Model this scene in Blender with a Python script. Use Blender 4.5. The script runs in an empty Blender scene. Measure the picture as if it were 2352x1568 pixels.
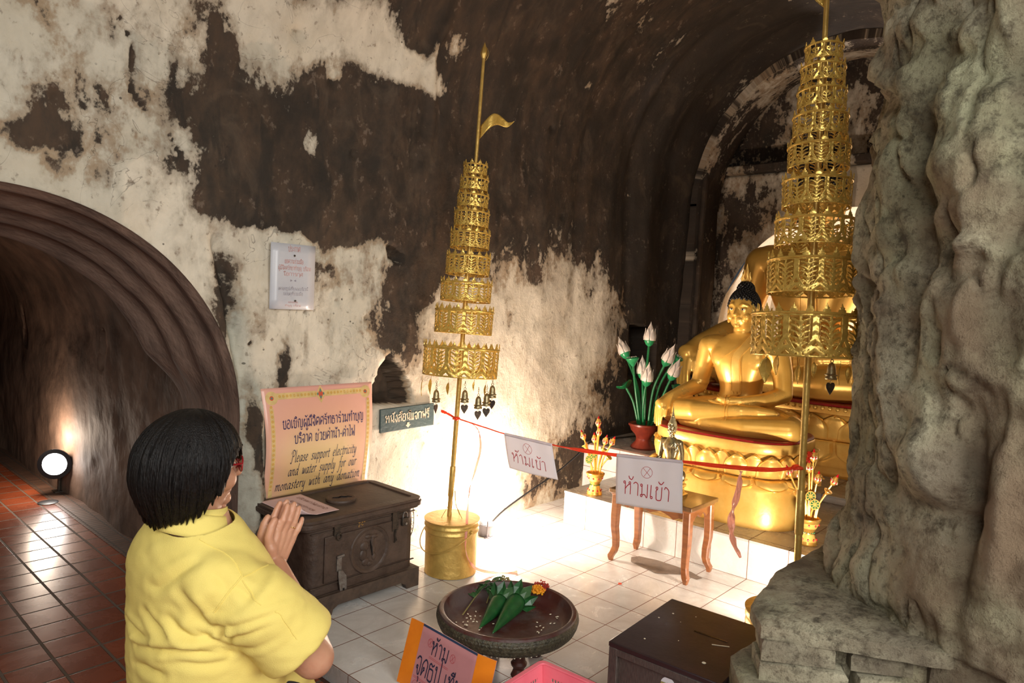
import bpy, bmesh, math, random
import numpy as np
from mathutils import Vector, Matrix, Euler

SC = bpy.context.scene
COL = SC.collection
PI = math.pi
random.seed(7)

# ------------------------------------------------------------------ camera
CF, CY, CP, CR = 1593.31, 0.7317858, 0.0537386, 0.0451939
CAM = Vector((-3.0150, -1.7701, 1.3250))
_f = Vector((math.cos(CP)*math.cos(CY), math.cos(CP)*math.sin(CY), -math.sin(CP)))
_r = Vector((math.sin(CY), -math.cos(CY), 0.0))
_u = _r.cross(_f)
RT = math.cos(CR)*_r + math.sin(CR)*_u
UP = -math.sin(CR)*_r + math.cos(CR)*_u
cd = bpy.data.cameras.new('camera')
cam = bpy.data.objects.new('camera', cd)
COL.objects.link(cam)
cam.matrix_world = Matrix(((RT.x, UP.x, -_f.x, CAM.x), (RT.y, UP.y, -_f.y, CAM.y), (RT.z, UP.z, -_f.z, CAM.z), (0, 0, 0, 1)))
cd.sensor_width = 36.0
cd.lens = CF*36.0/2352.0
cd.clip_start = 0.02
cd.dof.use_dof = True
cd.dof.focus_distance = 3.1
cd.dof.aperture_fstop = 8.0
SC.camera = cam
SC.view_settings.view_transform = 'Standard'
SC.view_settings.look = 'None'
SC.view_settings.gamma = 1.0
SC.view_settings.use_curve_mapping = False
SC.view_settings.exposure = 0.0

# ------------------------------------------------------------------ light
world = bpy.data.worlds.new('world'); SC.world = world
world.use_nodes = True
bg = world.node_tree.nodes['Background']
bg.inputs[0].default_value = (0.80, 0.90, 1.0, 1)
bg.inputs[1].default_value = 0.05

def look(o, tgt):
    d = Vector(tgt)-o.location
    o.rotation_euler = d.to_track_quat('-Z', 'Y').to_euler()

def area(name, loc, tgt, size, power, col, sy=None, spread=None):
    l = bpy.data.lights.new(name, 'AREA'); l.energy = power; l.color = col
    l.size = size
    if sy: l.shape = 'RECTANGLE'; l.size_y = sy
    if spread: l.spread = spread
    o = bpy.data.objects.new(name, l); COL.objects.link(o); o.location = loc; look(o, tgt)
    return o

def point(name, loc, power, col, r=0.03):
    l = bpy.data.lights.new(name, 'POINT'); l.energy = power; l.color = col; l.shadow_soft_size = r
    o = bpy.data.objects.new(name, l); COL.objects.link(o); o.location = loc
    return o

def spot(name, loc, tgt, power, col, ang=120, blend=0.6, r=0.03):
    l = bpy.data.lights.new(name, 'SPOT'); l.energy = power; l.color = col; l.shadow_soft_size = r
    l.spot_size = math.radians(ang); l.spot_blend = blend
    o = bpy.data.objects.new(name, l); COL.objects.link(o); o.location = loc; look(o, tgt)
    return o

# daylight that reaches the crossing from the open tunnel mouth behind and above the photographer
area('tunnel_daylight', (-4.7, -2.9, 2.7), (-1.3, 0.8, 0.9), 2.0, 115, (1.0, 0.985, 0.94))
area('tunnel_daylight_side', (-2.3, -3.7, 2.0), (-1.2, 1.1, 1.0), 1.6, 95, (1.0, 0.985, 0.94))
# floodlights standing on the floors
spot('wall_flood', (-0.17, 0.90, 0.20), (0.05, 1.05, 0.62), 34, (1.0, 0.80, 0.66), 175, 0.5, 0.035)
point('altar_flood_left', (-0.13, 0.84, 0.20), 48.0, (1.0, 0.80, 0.66), 0.05)
spot('altar_flood', (-0.12, -0.92, 0.165), (0.85, -0.05, 0.65), 54, (1.0, 0.83, 0.68), 150, 0.5, 0.05)
point('corridor_flood', (-1.70, 3.50, 0.30), 13, (1.0, 0.80, 0.62), 0.05)
spot('niche_lamp', (3.15, -0.75, 0.5), (3.3, -0.5, 2.2), 230, (1.0, 0.88, 0.82), 140, 0.6, 0.05)

# ------------------------------------------------------------------ materials
MATS = {}
def _nt(name):
    m = bpy.data.materials.new(name); m.use_nodes = True
    n = m.node_tree.nodes; b = n['Principled BSDF']
    return m, m.node_tree, n, b

def N(nt, typ, **kw):
    n = nt.nodes.new(typ)
    for k, v in kw.items():
        if k.startswith('i_'):
            key = k[2:]
            key = int(key) if key.isdigit() else key.replace('_', ' ')
            n.inputs[key].default_value = v
        else: setattr(n, k, v)
    return n

def ramp(nt, stops):
    r = nt.nodes.new('ShaderNodeValToRGB'); e = r.color_ramp.elements
    e[0].position, e[0].color = stops[0][0], (*stops[0][1], 1)
    e[1].position, e[1].color = stops[-1][0], (*stops[-1][1], 1)
    for p, c in stops[1:-1]:
        x = e.new(p); x.color = (*c, 1)
    return r

def pm(name, c1, c2=None, scale=12.0, rough=0.5, metal=0.0, bump=0.0, bscale=None, lo=0.35, hi=0.65, detail=6, stretch=(1, 1, 1), coat=0.0, rvar=0.0, trans=0.0, alpha=1.0, sub=0.0):
    """principled material whose base colour wanders between two tones on object-space noise"""
    m, nt, n, b = _nt(name)
    L = nt.links
    tc = N(nt, 'ShaderNodeTexCoord'); mp = N(nt, 'ShaderNodeMapping'); mp.inputs['Scale'].default_value = stretch
    L.new(tc.outputs['Object'], mp.inputs['Vector'])
    ns = N(nt, 'ShaderNodeTexNoise', i_Scale=scale, i_Detail=detail, i_Roughness=0.6)
    L.new(mp.outputs[0], ns.inputs['Vector'])
    if c2 is None: c2 = tuple(0.8*x for x in c1)
    r = ramp(nt, [(lo, c1), (hi, c2)])
    L.new(ns.outputs[0], r.inputs[0]); L.new(r.outputs[0], b.inputs['Base Color'])
    b.inputs['Roughness'].default_value = rough; b.inputs['Metallic'].default_value = metal
    if rvar:
        mr = N(nt, 'ShaderNodeMapRange'); mr.inputs['To Min'].default_value = max(0.03, rough-rvar); mr.inputs['To Max'].default_value = min(1, rough+rvar)
        mr.inputs['From Min'].default_value = .3; mr.inputs['From Max'].default_value = .7
        L.new(ns.outputs[0], mr.inputs[0]); L.new(mr.outputs[0], b.inputs['Roughness'])
    if coat: b.inputs['Coat Weight'].default_value = coat; b.inputs['Coat Roughness'].default_value = 0.12
    if trans: b.inputs['Transmission Weight'].default_value = trans
    if alpha < 1: b.inputs['Alpha'].default_value = alpha
    if sub: b.inputs['Subsurface Weight'].default_value = sub; b.inputs['Subsurface Radius'].default_value = (0.012, 0.005, 0.003); b.inputs['Subsurface Scale'].default_value = 1.0
    if bump:
        n2 = N(nt, 'ShaderNodeTexNoise', i_Scale=bscale or scale*4, i_Detail=5)
        L.new(mp.outputs[0], n2.inputs['Vector'])
        bp = N(nt, 'ShaderNodeBump'); bp.inputs['Strength'].default_value = bump; bp.inputs['Distance'].default_value = 0.01
        L.new(n2.outputs[0], bp.inputs['Height']); L.new(bp.outputs[0], b.inputs['Normal'])
    MATS[name] = m
    return m

def emis(name, col, st):
    m, nt, n, b = _nt(name)
    b.inputs['Emission Color'].default_value = (*col, 1); b.inputs['Emission Strength'].default_value = st
    b.inputs['Base Color'].default_value = (*col, 1)
    MATS[name] = m; return m

pm('gold', (0.90, 0.56, 0.13), (0.82, 0.47, 0.09), 9, 0.30, 0.40, 0.03, 30, rvar=0.05)
pm('gold_relief', (0.92, 0.60, 0.16), (0.84, 0.50, 0.11), 14, 0.34, 0.4, 0.08, 40)
pm('gold_leaf', (0.80, 0.54, 0.13), (0.60, 0.39, 0.08), 40, 0.30, 0.55, 0.12, 160, rvar=0.08)
pm('gold_paint', (0.66, 0.44, 0.12), (0.50, 0.32, 0.08), 16, 0.38, 0.5, 0.25, 40)
pm('bronze', (0.30, 0.24, 0.13), (0.46, 0.40, 0.24), 60, 0.35, 0.9, 0.2, 200)
pm('silver_gold', (0.62, 0.54, 0.34), (0.40, 0.34, 0.18), 30, 0.24, 0.95)
pm('dark_metal', (0.045, 0.035, 0.028), (0.10, 0.075, 0.055), 60, 0.5, 0.6, 0.3, 160)
pm('steel', (0.42, 0.42, 0.42), (0.25, 0.22, 0.2), 60, 0.35, 0.9)
pm('curls', (0.006, 0.006, 0.007), (0.012, 0.011, 0.012), 60, 0.22, 0, 0)
pm('red_lacquer', (0.33, 0.012, 0.010), (0.22, 0.008, 0.008), 20, 0.42)
pm('eye_white', (0.85, 0.84, 0.80), (0.8, 0.78, 0.74), 20, 0.25)
pm('eye_dark', (0.01, 0.008, 0.008), None, 20, 0.2)
pm('teak', (0.27, 0.098, 0.030), (0.18, 0.058, 0.017), 9, 0.36, 0, 0.08, 60, stretch=(1, 1, 6), coat=0.3)
pm('teak_top', (0.17, 0.085, 0.030), (0.10, 0.048, 0.018), 7, 0.34, 0, 0.05, 60, stretch=(1, 5, 1), coat=0.3)
pm('chest_wood', (0.046, 0.027, 0.019), (0.085, 0.053, 0.037), 14, 0.55, 0, 0.35, 60, rvar=0.12)
pm('chest_base', (0.090, 0.058, 0.039), (0.048, 0.030, 0.021), 18, 0.65, 0, 0.4, 70)
pm('chest_dust', (0.095, 0.068, 0.049), (0.050, 0.034, 0.025), 8, 0.6, 0, 0.2, 60)
pm('box_wood', (0.030, 0.0145, 0.0155), (0.016, 0.009, 0.010), 5, 0.36, 0, 0.05, 60, rvar=0.10)
pm('box_frame', (0.075, 0.055, 0.045), (0.042, 0.030, 0.026), 50, 0.5, 0, 0.3, 120, stretch=(1, 6, 1))
pm('tray_wood', (0.085, 0.024, 0.015), (0.045, 0.014, 0.010), 9, 0.40, 0, 0.12, 40, rvar=0.08)
pm('tray_inside', (0.070, 0.020, 0.016), (0.090, 0.060, 0.055), 7, 0.42, 0, 0.15, 60, lo=.45, hi=.6, rvar=0.1)
pm('tray_carved', (0.030, 0.026, 0.016), (0.085, 0.075, 0.045), 70, 0.42, 0.1, 0.5, 160)
pm('leaf_green', (0.015, 0.100, 0.022), (0.010, 0.060, 0.016), 30, 0.35, 0, 0.1, 60)
pm('leaf_dark', (0.030, 0.085, 0.025), (0.050, 0.120, 0.040), 40, 0.45)
pm('marigold', (0.85, 0.40, 0.01), (0.75, 0.24, 0.005), 80, 0.7)
pm('red_flower', (0.45, 0.035, 0.012), (0.30, 0.02, 0.01), 80, 0.6)
pm('dry_sprig', (0.28, 0.23, 0.08), (0.20, 0.16, 0.05), 80, 0.7)
pm('rice', (0.80, 0.74, 0.58), (0.7, 0.62, 0.45), 100, 0.5)
pm('lotus_white', (0.80, 0.72, 0.63), (0.74, 0.63, 0.54), 20, 0.35)
pm('lotus_green', (0.030, 0.30, 0.11), (0.016, 0.20, 0.07), 12, 0.25)
pm('stem_green', (0.010, 0.17, 0.05), (0.006, 0.11, 0.035), 12, 0.28)
pm('pot_red', (0.20, 0.030, 0.014), (0.13, 0.018, 0.010), 12, 0.34)
pm('bright_gold', (0.90, 0.56, 0.14), (0.78, 0.42, 0.08), 30, 0.28, 0.75)
pm('jewel_red', (0.50, 0.008, 0.015), None, 30, 0.12)
pm('jewel_green', (0.015, 0.13, 0.035), None, 30, 0.15)
pm('glass_chip', (0.85, 0.66, 0.42), (0.6, 0.40, 0.25), 160, 0.15, 0.4, lo=.45, hi=.55)
pm('paper', (0.84, 0.82, 0.86), (0.80, 0.78, 0.82), 6, 0.7, 0, 0.06, 30)
pm('paper_pink', (0.72, 0.52, 0.50), (0.66, 0.46, 0.44), 6, 0.6)
pm('notice_plastic', (0.56, 0.56, 0.58), (0.50, 0.50, 0.53), 5, 0.3)
pm('ink_red', (0.50, 0.020, 0.035), None, 30, 0.6)
pm('ink_faded', (0.62, 0.28, 0.25), None, 30, 0.6)
pm('ink_navy', (0.020, 0.022, 0.055), None, 30, 0.6)
pm('ink_purple', (0.045, 0.025, 0.10), None, 30, 0.5)
pm('ink_brown', (0.22, 0.06, 0.02), None, 30, 0.5)
pm('ink_grey', (0.30, 0.28, 0.33), None, 30, 0.6)
pm('sign_teal', (0.030, 0.062, 0.066), (0.045, 0.075, 0.075), 12, 0.5, 0, 0.2, 60)
pm('sign_cream', (0.66, 0.58, 0.42), (0.5, 0.42, 0.3), 60, 0.6)
pm('sign_pink', (0.50, 0.215, 0.225), (0.44, 0.19, 0.20), 6, 0.6)
pm('tape_orange', (0.78, 0.23, 0.012), (0.65, 0.17, 0.01), 8, 0.35)
pm('tape_blue', (0.030, 0.055, 0.11), None, 8, 0.35)
pm('ribbon', (0.95, 0.11, 0.035), (0.90, 0.08, 0.03), 40, 0.3, 0, 0, stretch=(8, 1, 1), alpha=0.9)
pm('ribbon_sheer', (0.97, 0.58, 0.46), (0.95, 0.48, 0.36), 40, 0.25, 0, 0, stretch=(8, 8, 1), alpha=0.75)
pm('basket_pink', (0.86, 0.19, 0.24), (0.80, 0.15, 0.20), 12, 0.3, 0, 0, alpha=0.94)
pm('black_plastic', (0.012, 0.012, 0.014), None, 20, 0.4)
pm('grey_plastic', (0.075, 0.065, 0.07), None, 20, 0.45)
pm('cobweb_dust', (0.50, 0.37, 0.31), (0.40, 0.28, 0.22), 14, 0.8, 0, 0.3, 40)
pm('skin', (0.56, 0.30, 0.185), (0.50, 0.245, 0.150), 14, 0.45, 0, 0.10, 120, sub=0.25)
pm('nail', (0.68, 0.42, 0.34), None, 14, 0.25)
pm('shirt', (0.82, 0.665, 0.185), (0.79, 0.63, 0.165), 8, 0.85, 0, 0.25, 500)
pm('hair', (0.0035, 0.003, 0.003), (0.008, 0.0055, 0.0045), 60, 0.42, 0, 0.5, 140, stretch=(3, 3, 0.35)).node_tree.nodes['Principled BSDF'].inputs['Specular IOR Level'].default_value = 0.25
pm('trousers', (0.02, 0.02, 0.03), None, 12, 0.8)
pm('glasses', (0.30, 0.01, 0.015), None, 30, 0.25)
lens_m = pm('lens', (0.9, 0.9, 0.9), None, 30, 0.05, trans=1.0)
pm('ring_gold', (0.8, 0.5, 0.2), None, 30, 0.2, 1.0)
def translucent(name, k, col):
    m = MATS[name]; nt = m.node_tree; b = nt.nodes['Principled BSDF']; out = nt.nodes['Material Output']
    t = N(nt, 'ShaderNodeBsdfTranslucent'); t.inputs[0].default_value = (*col, 1); mx = N(nt, 'ShaderNodeMixShader'); mx.inputs[0].default_value = k
    nt.links.new(b.outputs[0], mx.inputs[1]); nt.links.new(t.outputs[0], mx.inputs[2]); nt.links.new(mx.outputs[0], out.inputs[0])
translucent('paper', .35, (.9, .87, .88)); translucent('ribbon', .35, (1.0, .14, .05)); translucent('ribbon_sheer', .45, (1.0, .62, .5))
emis('lamp_glow', (1.0, 0.86, 0.74), 30)
emis('lamp_glow_far', (1.0, 0.95, 0.9), 22)
pm('ring_plaster', (0.215, 0.135, 0.098), (0.105, 0.066, 0.049), 5, 0.8, 0, 0.6, 26, stretch=(1, 2.2, 1), detail=9)
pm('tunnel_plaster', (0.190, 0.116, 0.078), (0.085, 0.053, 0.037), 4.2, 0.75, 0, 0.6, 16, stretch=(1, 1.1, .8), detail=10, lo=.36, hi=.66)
pm('concrete', (0.30, 0.24, 0.19), (0.20, 0.155, 0.12), 10, 0.85, 0, 0.4, 40)
MATS['sheer'] = pm('sheer', (0.85, 0.70, 0.66), None, 30, 0.2, alpha=0.35)

# ------------------------------------------------------------------ mesh helpers
class MB:
    def __init__(s): s.v = []; s.f = []; s.m = []; s.mi = 0
    def add(s, vs, fs):
        o = len(s.v); s.v += [tuple(float(c) for c in p) for p in vs]; s.f += [tuple(i+o for i in f) for f in fs]; s.m += [s.mi]*len(fs)
    def box(s, c, d, R=None):
        x, y, z = d[0]/2, d[1]/2, d[2]/2
        vs = [Vector(p) for p in ((-x, -y, -z), (x, -y, -z), (x, y, -z), (-x, y, -z), (-x, -y, z), (x, -y, z), (x, y, z), (-x, y, z))]
        if R is not None: vs = [R @ p for p in vs]
        c = Vector(c)
        s.add([p+c for p in vs], [(0, 3, 2, 1), (4, 5, 6, 7), (0, 1, 5, 4), (1, 2, 6, 5), (2, 3, 7, 6), (3, 0, 4, 7)])
    def rings(s, rings, close=True, caps=True):
        n = len(rings[0]); vs = [p for r in rings for p in r]; fs = []
        for i in range(len(rings)-1):
            for j in range(n if close else n-1):
                k = (j+1) % n
                fs.append((i*n+j, i*n+k, (i+1)*n+k, (i+1)*n+j))
        if caps and close:
            fs.append(tuple(range(n-1, -1, -1))); fs.append(tuple((len(rings)-1)*n+j for j in range(n)))
        s.add(vs, fs)
    def lathe(s, prof, seg=32, c=(0, 0, 0), caps=True, sx=1, sy=1, R=None):
        rs = []
        for r, z in prof:
            ring = [Vector((math.cos(2*PI*j/seg)*r*sx, math.sin(2*PI*j/seg)*r*sy, z)) for j in range(seg)]
            if R is not None: ring = [R @ p for p in ring]
            rs.append([p+Vector(c) for p in ring])
        s.rings(rs, True, caps)
    def tube(s, pts, rad, seg=8, caps=True, flat=1.0):
        pts = [Vector(p) for p in pts]; n = len(pts)
        if not hasattr(rad, '__len__'): rad = [rad]*n
        rs = []; ref = None
        for i, p in enumerate(pts):
            t = (pts[min(i+1, n-1)]-pts[max(i-1, 0)])
            if t.length < 1e-9: t = Vector((0, 0, 1))
            t.normalize()
            if ref is None:
                ref = Vector((0, 0, 1)) if abs(t.z) < 0.9 else Vector((1, 0, 0))
            a = (ref - t*ref.dot(t)); a.normalize(); ref = a; b = t.cross(a)
            rs.append([p + (a*math.cos(2*PI*j/seg)*flat + b*math.sin(2*PI*j/seg))*rad[i] for j in range(seg)])
        s.rings(rs, True, caps)
    def sphere(s, c, r, seg=16, rn=10, R=None):
        if not hasattr(r, '__len__'): r = (r, r, r)
        rs = []
        for i in range(rn+1):
            a = -PI/2+PI*i/rn; rr = max(math.cos(a), 1e-3)
            ring = [Vector((math.cos(2*PI*j/seg)*rr*r[0], math.sin(2*PI*j/seg)*rr*r[1], math.sin(a)*r[2])) for j in range(seg)]
            if R is not None: ring = [R @ p for p in ring]
            rs.append([p+Vector(c) for p in ring])
        s.rings(rs)
    def prism(s, poly, z0, z1, fn=None):
        n = len(poly)
        vs = [(x, y, z0) for x, y in poly]+[(x, y, z1) for x, y in poly]
        fs = [tuple(range(n-1, -1, -1)), tuple(range(n, 2*n))]+[(i, (i+1) % n, n+(i+1) % n, n+i) for i in range(n)]
        if fn: vs = [fn(Vector(p)) for p in vs]
        s.add(vs, fs)
    def grid(s, nu, nv, fn, closeu=False):
        vs = [fn(i/(nu-1 if not closeu else nu), j/(nv-1)) for j in range(nv) for i in range(nu)]
        fs = []
        for j in range(nv-1):
            for i in range(nu if closeu else nu-1):
                k = (i+1) % nu
                fs.append((j*nu+i, j*nu+k, (j+1)*nu+k, (j+1)*nu+i))
        s.add(vs, fs)
    def mesh(s, name, mats, smooth=True, ang=35):
        me = bpy.data.meshes.new(name); me.from_pydata(s.v, [], s.f)
        mats = mats if isinstance(mats, (list, tuple)) else [mats]
        for m in mats: me.materials.append(MATS[m] if isinstance(m, str) else m)
        if len(mats) > 1: me.polygons.foreach_set('material_index', s.m)
        bm = bmesh.new(); bm.from_mesh(me); bmesh.ops.recalc_face_normals(bm, faces=bm.faces)
        if smooth:
            for f in bm.faces: f.smooth = True
            a = math.radians(ang)
            for e in bm.edges:
                if len(e.link_faces) == 2 and e.calc_face_angle(0) > a: e.smooth = False
        bm.to_mesh(me); bm.free(); me.update()
        return me
    def build(s, name, mats, parent=None, smooth=True, ang=35, bevel=0, label=None, loc=None, solid=0, seg=2):
        o = bpy.data.objects.new(name, s.mesh(name, mats, smooth, ang)); COL.objects.link(o)
        if parent is not None: o.parent = parent
        if loc is not None: o.location = loc
        if label: o['label'] = label
        if solid:
            md = o.modifiers.new('solid', 'SOLIDIFY'); md.thickness = solid; md.offset = 0
        if bevel:
            md = o.modifiers.new('bevel', 'BEVEL'); md.width = bevel; md.segments = seg; md.limit_method = 'ANGLE'; md.angle_limit = math.radians(40)
        return o

def tag(o, label, cat, group=None, kind=None):
    o['label'] = label; o['category'] = cat
    if group: o['group'] = group
    if kind: o['kind'] = kind
    return o

def thing(name, label, cat, loc=(0, 0, 0), rz=0.0, group=None, rot=None):
    o = bpy.data.objects.new(name, None); COL.objects.link(o); o.empty_display_size = 0.05
    o.location = loc; o.rotation_euler = rot if rot else (0, 0, rz)
    return tag(o, label, cat, group)

def struct(name, mb, mats, **kw):
    o = mb.build(name, mats, **kw); o['kind'] = 'structure'; return o

def copy_tree(o, parent=None):
    c = o.copy(); COL.objects.link(c)
    if parent is not None: c.parent = parent
    for ch in list(o.children): copy_tree(ch, c)
    return c

def bake(o, mods):
    """apply modifiers without operators: (type, {settings}) list"""
    for t, kw in mods:
        md = o.modifiers.new(t, t)
        for k, v in kw.items(): setattr(md, k, v)
    bpy.context.view_layer.update()
    dg = bpy.context.evaluated_depsgraph_get()
    me = bpy.data.meshes.new_from_object(o.evaluated_get(dg))
    old = o.data; o.modifiers.clear(); o.data = me
    for p in me.polygons: p.use_smooth = True
    bpy.data.meshes.remove(old)
    return o

def spline(pts, n=6):
    """Catmull-Rom through points"""
    P = [Vector(p) for p in pts]
    if len(P) < 3: return P
    out = []
    for i in range(len(P)-1):
        p0 = P[max(i-1, 0)]; p1 = P[i]; p2 = P[i+1]; p3 = P[min(i+2, len(P)-1)]
        for k in range(n):
            t = k/n
            out.append(0.5*((2*p1)+(p2-p0)*t+(2*p0-5*p1+4*p2-p3)*t*t+(3*p1-p0-3*p2+p3)*t**3))
    out.append(P[-1]); return out

def interp(tab, x):
    """piecewise linear table [(x, y...)]"""
    if x <= tab[0][0]: return tab[0][1:]
    for a, b in zip(tab, tab[1:]):
        if x <= b[0]:
            t = (x-a[0])/(b[0]-a[0]); t = t*t*(3-2*t) if False else t
            return tuple(p+(q-p)*t for p, q in zip(a[1:], b[1:]))
    return tab[-1][1:]

# value noise for meshes
_rs = np.random.RandomState(3)
_TAB = _rs.rand(4096)
def vnoise(p, seed=0):
    p = np.asarray(p, float); i = np.floor(p).astype(np.int64); f = p-i; f = f*f*(3-2*f)
    def h(x, y, z): return _TAB[(x*374761393+y*668265263+z*2147483647+seed*974711) % 4093 % 4096]
    x, y, z = i.T; a, b, c = f.T
    l = lambda u, v, t: u+(v-u)*t
    return l(l(l(h(x, y, z), h(x+1, y, z), a), l(h(x, y+1, z), h(x+1, y+1, z), a), b),
             l(l(h(x, y, z+1), h(x+1, y, z+1), a), l(h(x, y+1, z+1), h(x+1, y+1, z+1), a), b), c)
def fbm(p, oct=5, seed=0, gain=0.55):
    p = np.asarray(p, float); s = 0; a = 1; t = 0
    for k in range(oct):
        s = s+a*vnoise(p*(2**k)+k*17.3, seed+k); t += a; a *= gain
    return s/t

# ------------------------------------------------------------------ lettering: a pen font
GL = {}
def _g(ch, w, spec): GL[ch] = (w, spec)
for l in '''ก|8|1,0 1,6 .3,7 1.5,9.3 4,10 6.5,9.3 7,7.5 7,0
ข|7.5|o2.2,8.6;2.8,7.8 1.7,6.3 2,5 2,1 3,0 5.5,0 6.5,1 6.5,10
ค|8|1,0 1,6 2,9 4,10 6.2,9.2 7,7 7,0;o3.4,4.8;2.8,4 1.2,.3
ง|6|o3.6,8.8;4.6,8.6 4.6,2 3.6,0 2.6,.4 .4,4.6
จ|6.8|.5,8 2,9.8 4,10 5.5,8.5 5.5,1 4.2,0 3.2,1.2 2.8,3;o2.2,3.8
ช|8.5|o2.2,8.6;2.8,7.8 1.7,6.3 2,5 2,1 3,0 5.5,0 6.3,1 6.3,6.5 7,8.6 8.4,9.8;5,7.4 6.4,8
ญ|11|1.4,0 1.4,6 .5,7.2 2,9.6 4,10 5.5,8.6 5.5,1 6.5,0 8.6,0 9.4,1 9.4,10;5.6,-2 7.4,-3 9.4,-1.8
ด|8|1,.2 1,6.5 2.4,9.3 4.4,10 6.4,9.2 7,7 7,0;o3.2,4.4;2.7,3.4 1.2,.3
ต|8|1,.2 1,6.5 2,9.3 3,10 4,8.9 5,10 6.4,9.2 7,7 7,0;o3.2,4.4;2.7,3.4 1.2,.3
ท|8.5|o1.8,8.8;2.6,8.6 2.6,0;2.6,5 5,9.3 6.4,10 7.4,8.6 7.4,0
ธ|7.5|6.6,9.8 5,8.6 2.5,9.6 1.2,8.6 1.2,6.5;1.2,6.6 5.4,6.4 6.3,5 6.3,1 5,0 2,0 1.1,1 1.1,6.5
น|9|o1.6,8.8;2.4,8.6 2.4,.3;2.4,.5 4.6,2.6 6.6,3;7,10 7,1.8;o7.3,1
บ|8|o1.6,8.8;2.4,8.6 2.4,1 3.4,0 6,0 7,1 7,10
ป|8|o1.6,8.8;2.4,8.6 2.4,1 3.4,0 6,0 7,1 7,14
ผ|8.5|o2.4,8.4;1.6,8.2 1.2,6 1.2,1 2,0 4.3,5.2 6.6,0 7.5,1 7.5,10
ฟ|8.5|o1.6,8.8;2.4,8.6 2.4,.2 4.7,6 7,.2 7.4,1 7.4,14
ม|8.5|o1.6,8.8;2.4,8.6 2.4,1.8;o1.9,1;2.8,1.4 4.6,2.2 7,.2 7.2,10
ย|8|o2.3,9;1.4,8.6 1.2,7 3.2,5.4 1.3,4.4 1.2,1 2.2,0 6,0 7,1 7,10
ร|6.5|.9,8.4 2.5,9.8 5.6,8.8;1,8 1.2,6.7 4.6,6.2 5.2,5 5.2,1.6;o4.6,.9
ว|6.5|.8,8.4 2.4,10 4.4,9.4 5.2,7.4 5.2,1.8;o4.6,.9
ศ|8|1,0 1,6 2,9 4,10 6.2,9.2 7,7 7,0;5.6,9.2 8,11.2;o3.4,4.8;2.8,4 1.2,.3
ส|7.5|.8,8.4 2.4,10 5,9.7 6.3,8 6.3,0;6.2,5.8 3,6 1.2,4.6 1.2,1.8;o1.7,.9;5.2,9 8,11.2
ห|9|o1.6,8.8;2.4,8.6 2.4,0;2.4,3.6 4.2,6.4 5.8,8;o6.4,8.8;7,8 7.6,6.2 7.6,0
อ|8|o2.7,5.8;1.8,5.4 1.1,4 1.1,1.6 2.4,0 5.2,0 6.6,1.6 6.6,8 5,10 2.8,10 1,8.4
เ|3.4|1.2,10 1.2,1.8;o1.8,.9
แ|6.4|1.2,10 1.2,1.8;o1.8,.9;4.2,10 4.2,1.8;o4.8,.9
ไ|5|.4,13.4 1.8,14.6 2.9,12.6 2.9,1.8;o3.5,.9
า|5.5|.5,8.4 2,10 3.8,9.2 4.3,7.4 4.3,0
ำ|5.5|.5,8.4 2,10 3.8,9.2 4.3,7.4 4.3,0;o-1.6,12.4
ะ|4.5|.6,7.2 2,8.2 3.6,6.6;.6,2.6 2,3.6 3.6,2
ิ|0|-6,11.2 -3.6,13.2 -1.2,11.4 -6,11.2
ี|0|-6,11.2 -3.6,13.2 -1.2,11.4 -6,11.2;-1.2,11.4 -1.2,14.4
ื|0|-6,11.2 -3.6,13.2 -1.2,11.4 -6,11.2;-1.2,11.4 -1.2,14.4;-2.8,13 -2.8,14.4
ั|0|-4.6,13.4 -4,11.8 -2.4,11.8 -.4,14.4
่|0|-1.6,11.8 -1.8,14.6
้|0|-4.6,13.8 -3.8,12.2 -3.2,13;-3.6,12 -1.8,12 -.2,14
ุ|0|-2.2,-1.4 -1.2,-1.6 -1.2,-4
ู|0|-3.6,-1.4 -3.4,-4 -1.2,-4 -1.2,-1.4
-|5|.6,4.6 4,4.6
 |5|
X|9|o4,5'''.split('\n'):
    a, b, c = l.split('|'); _g(a, float(b), c)
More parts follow.
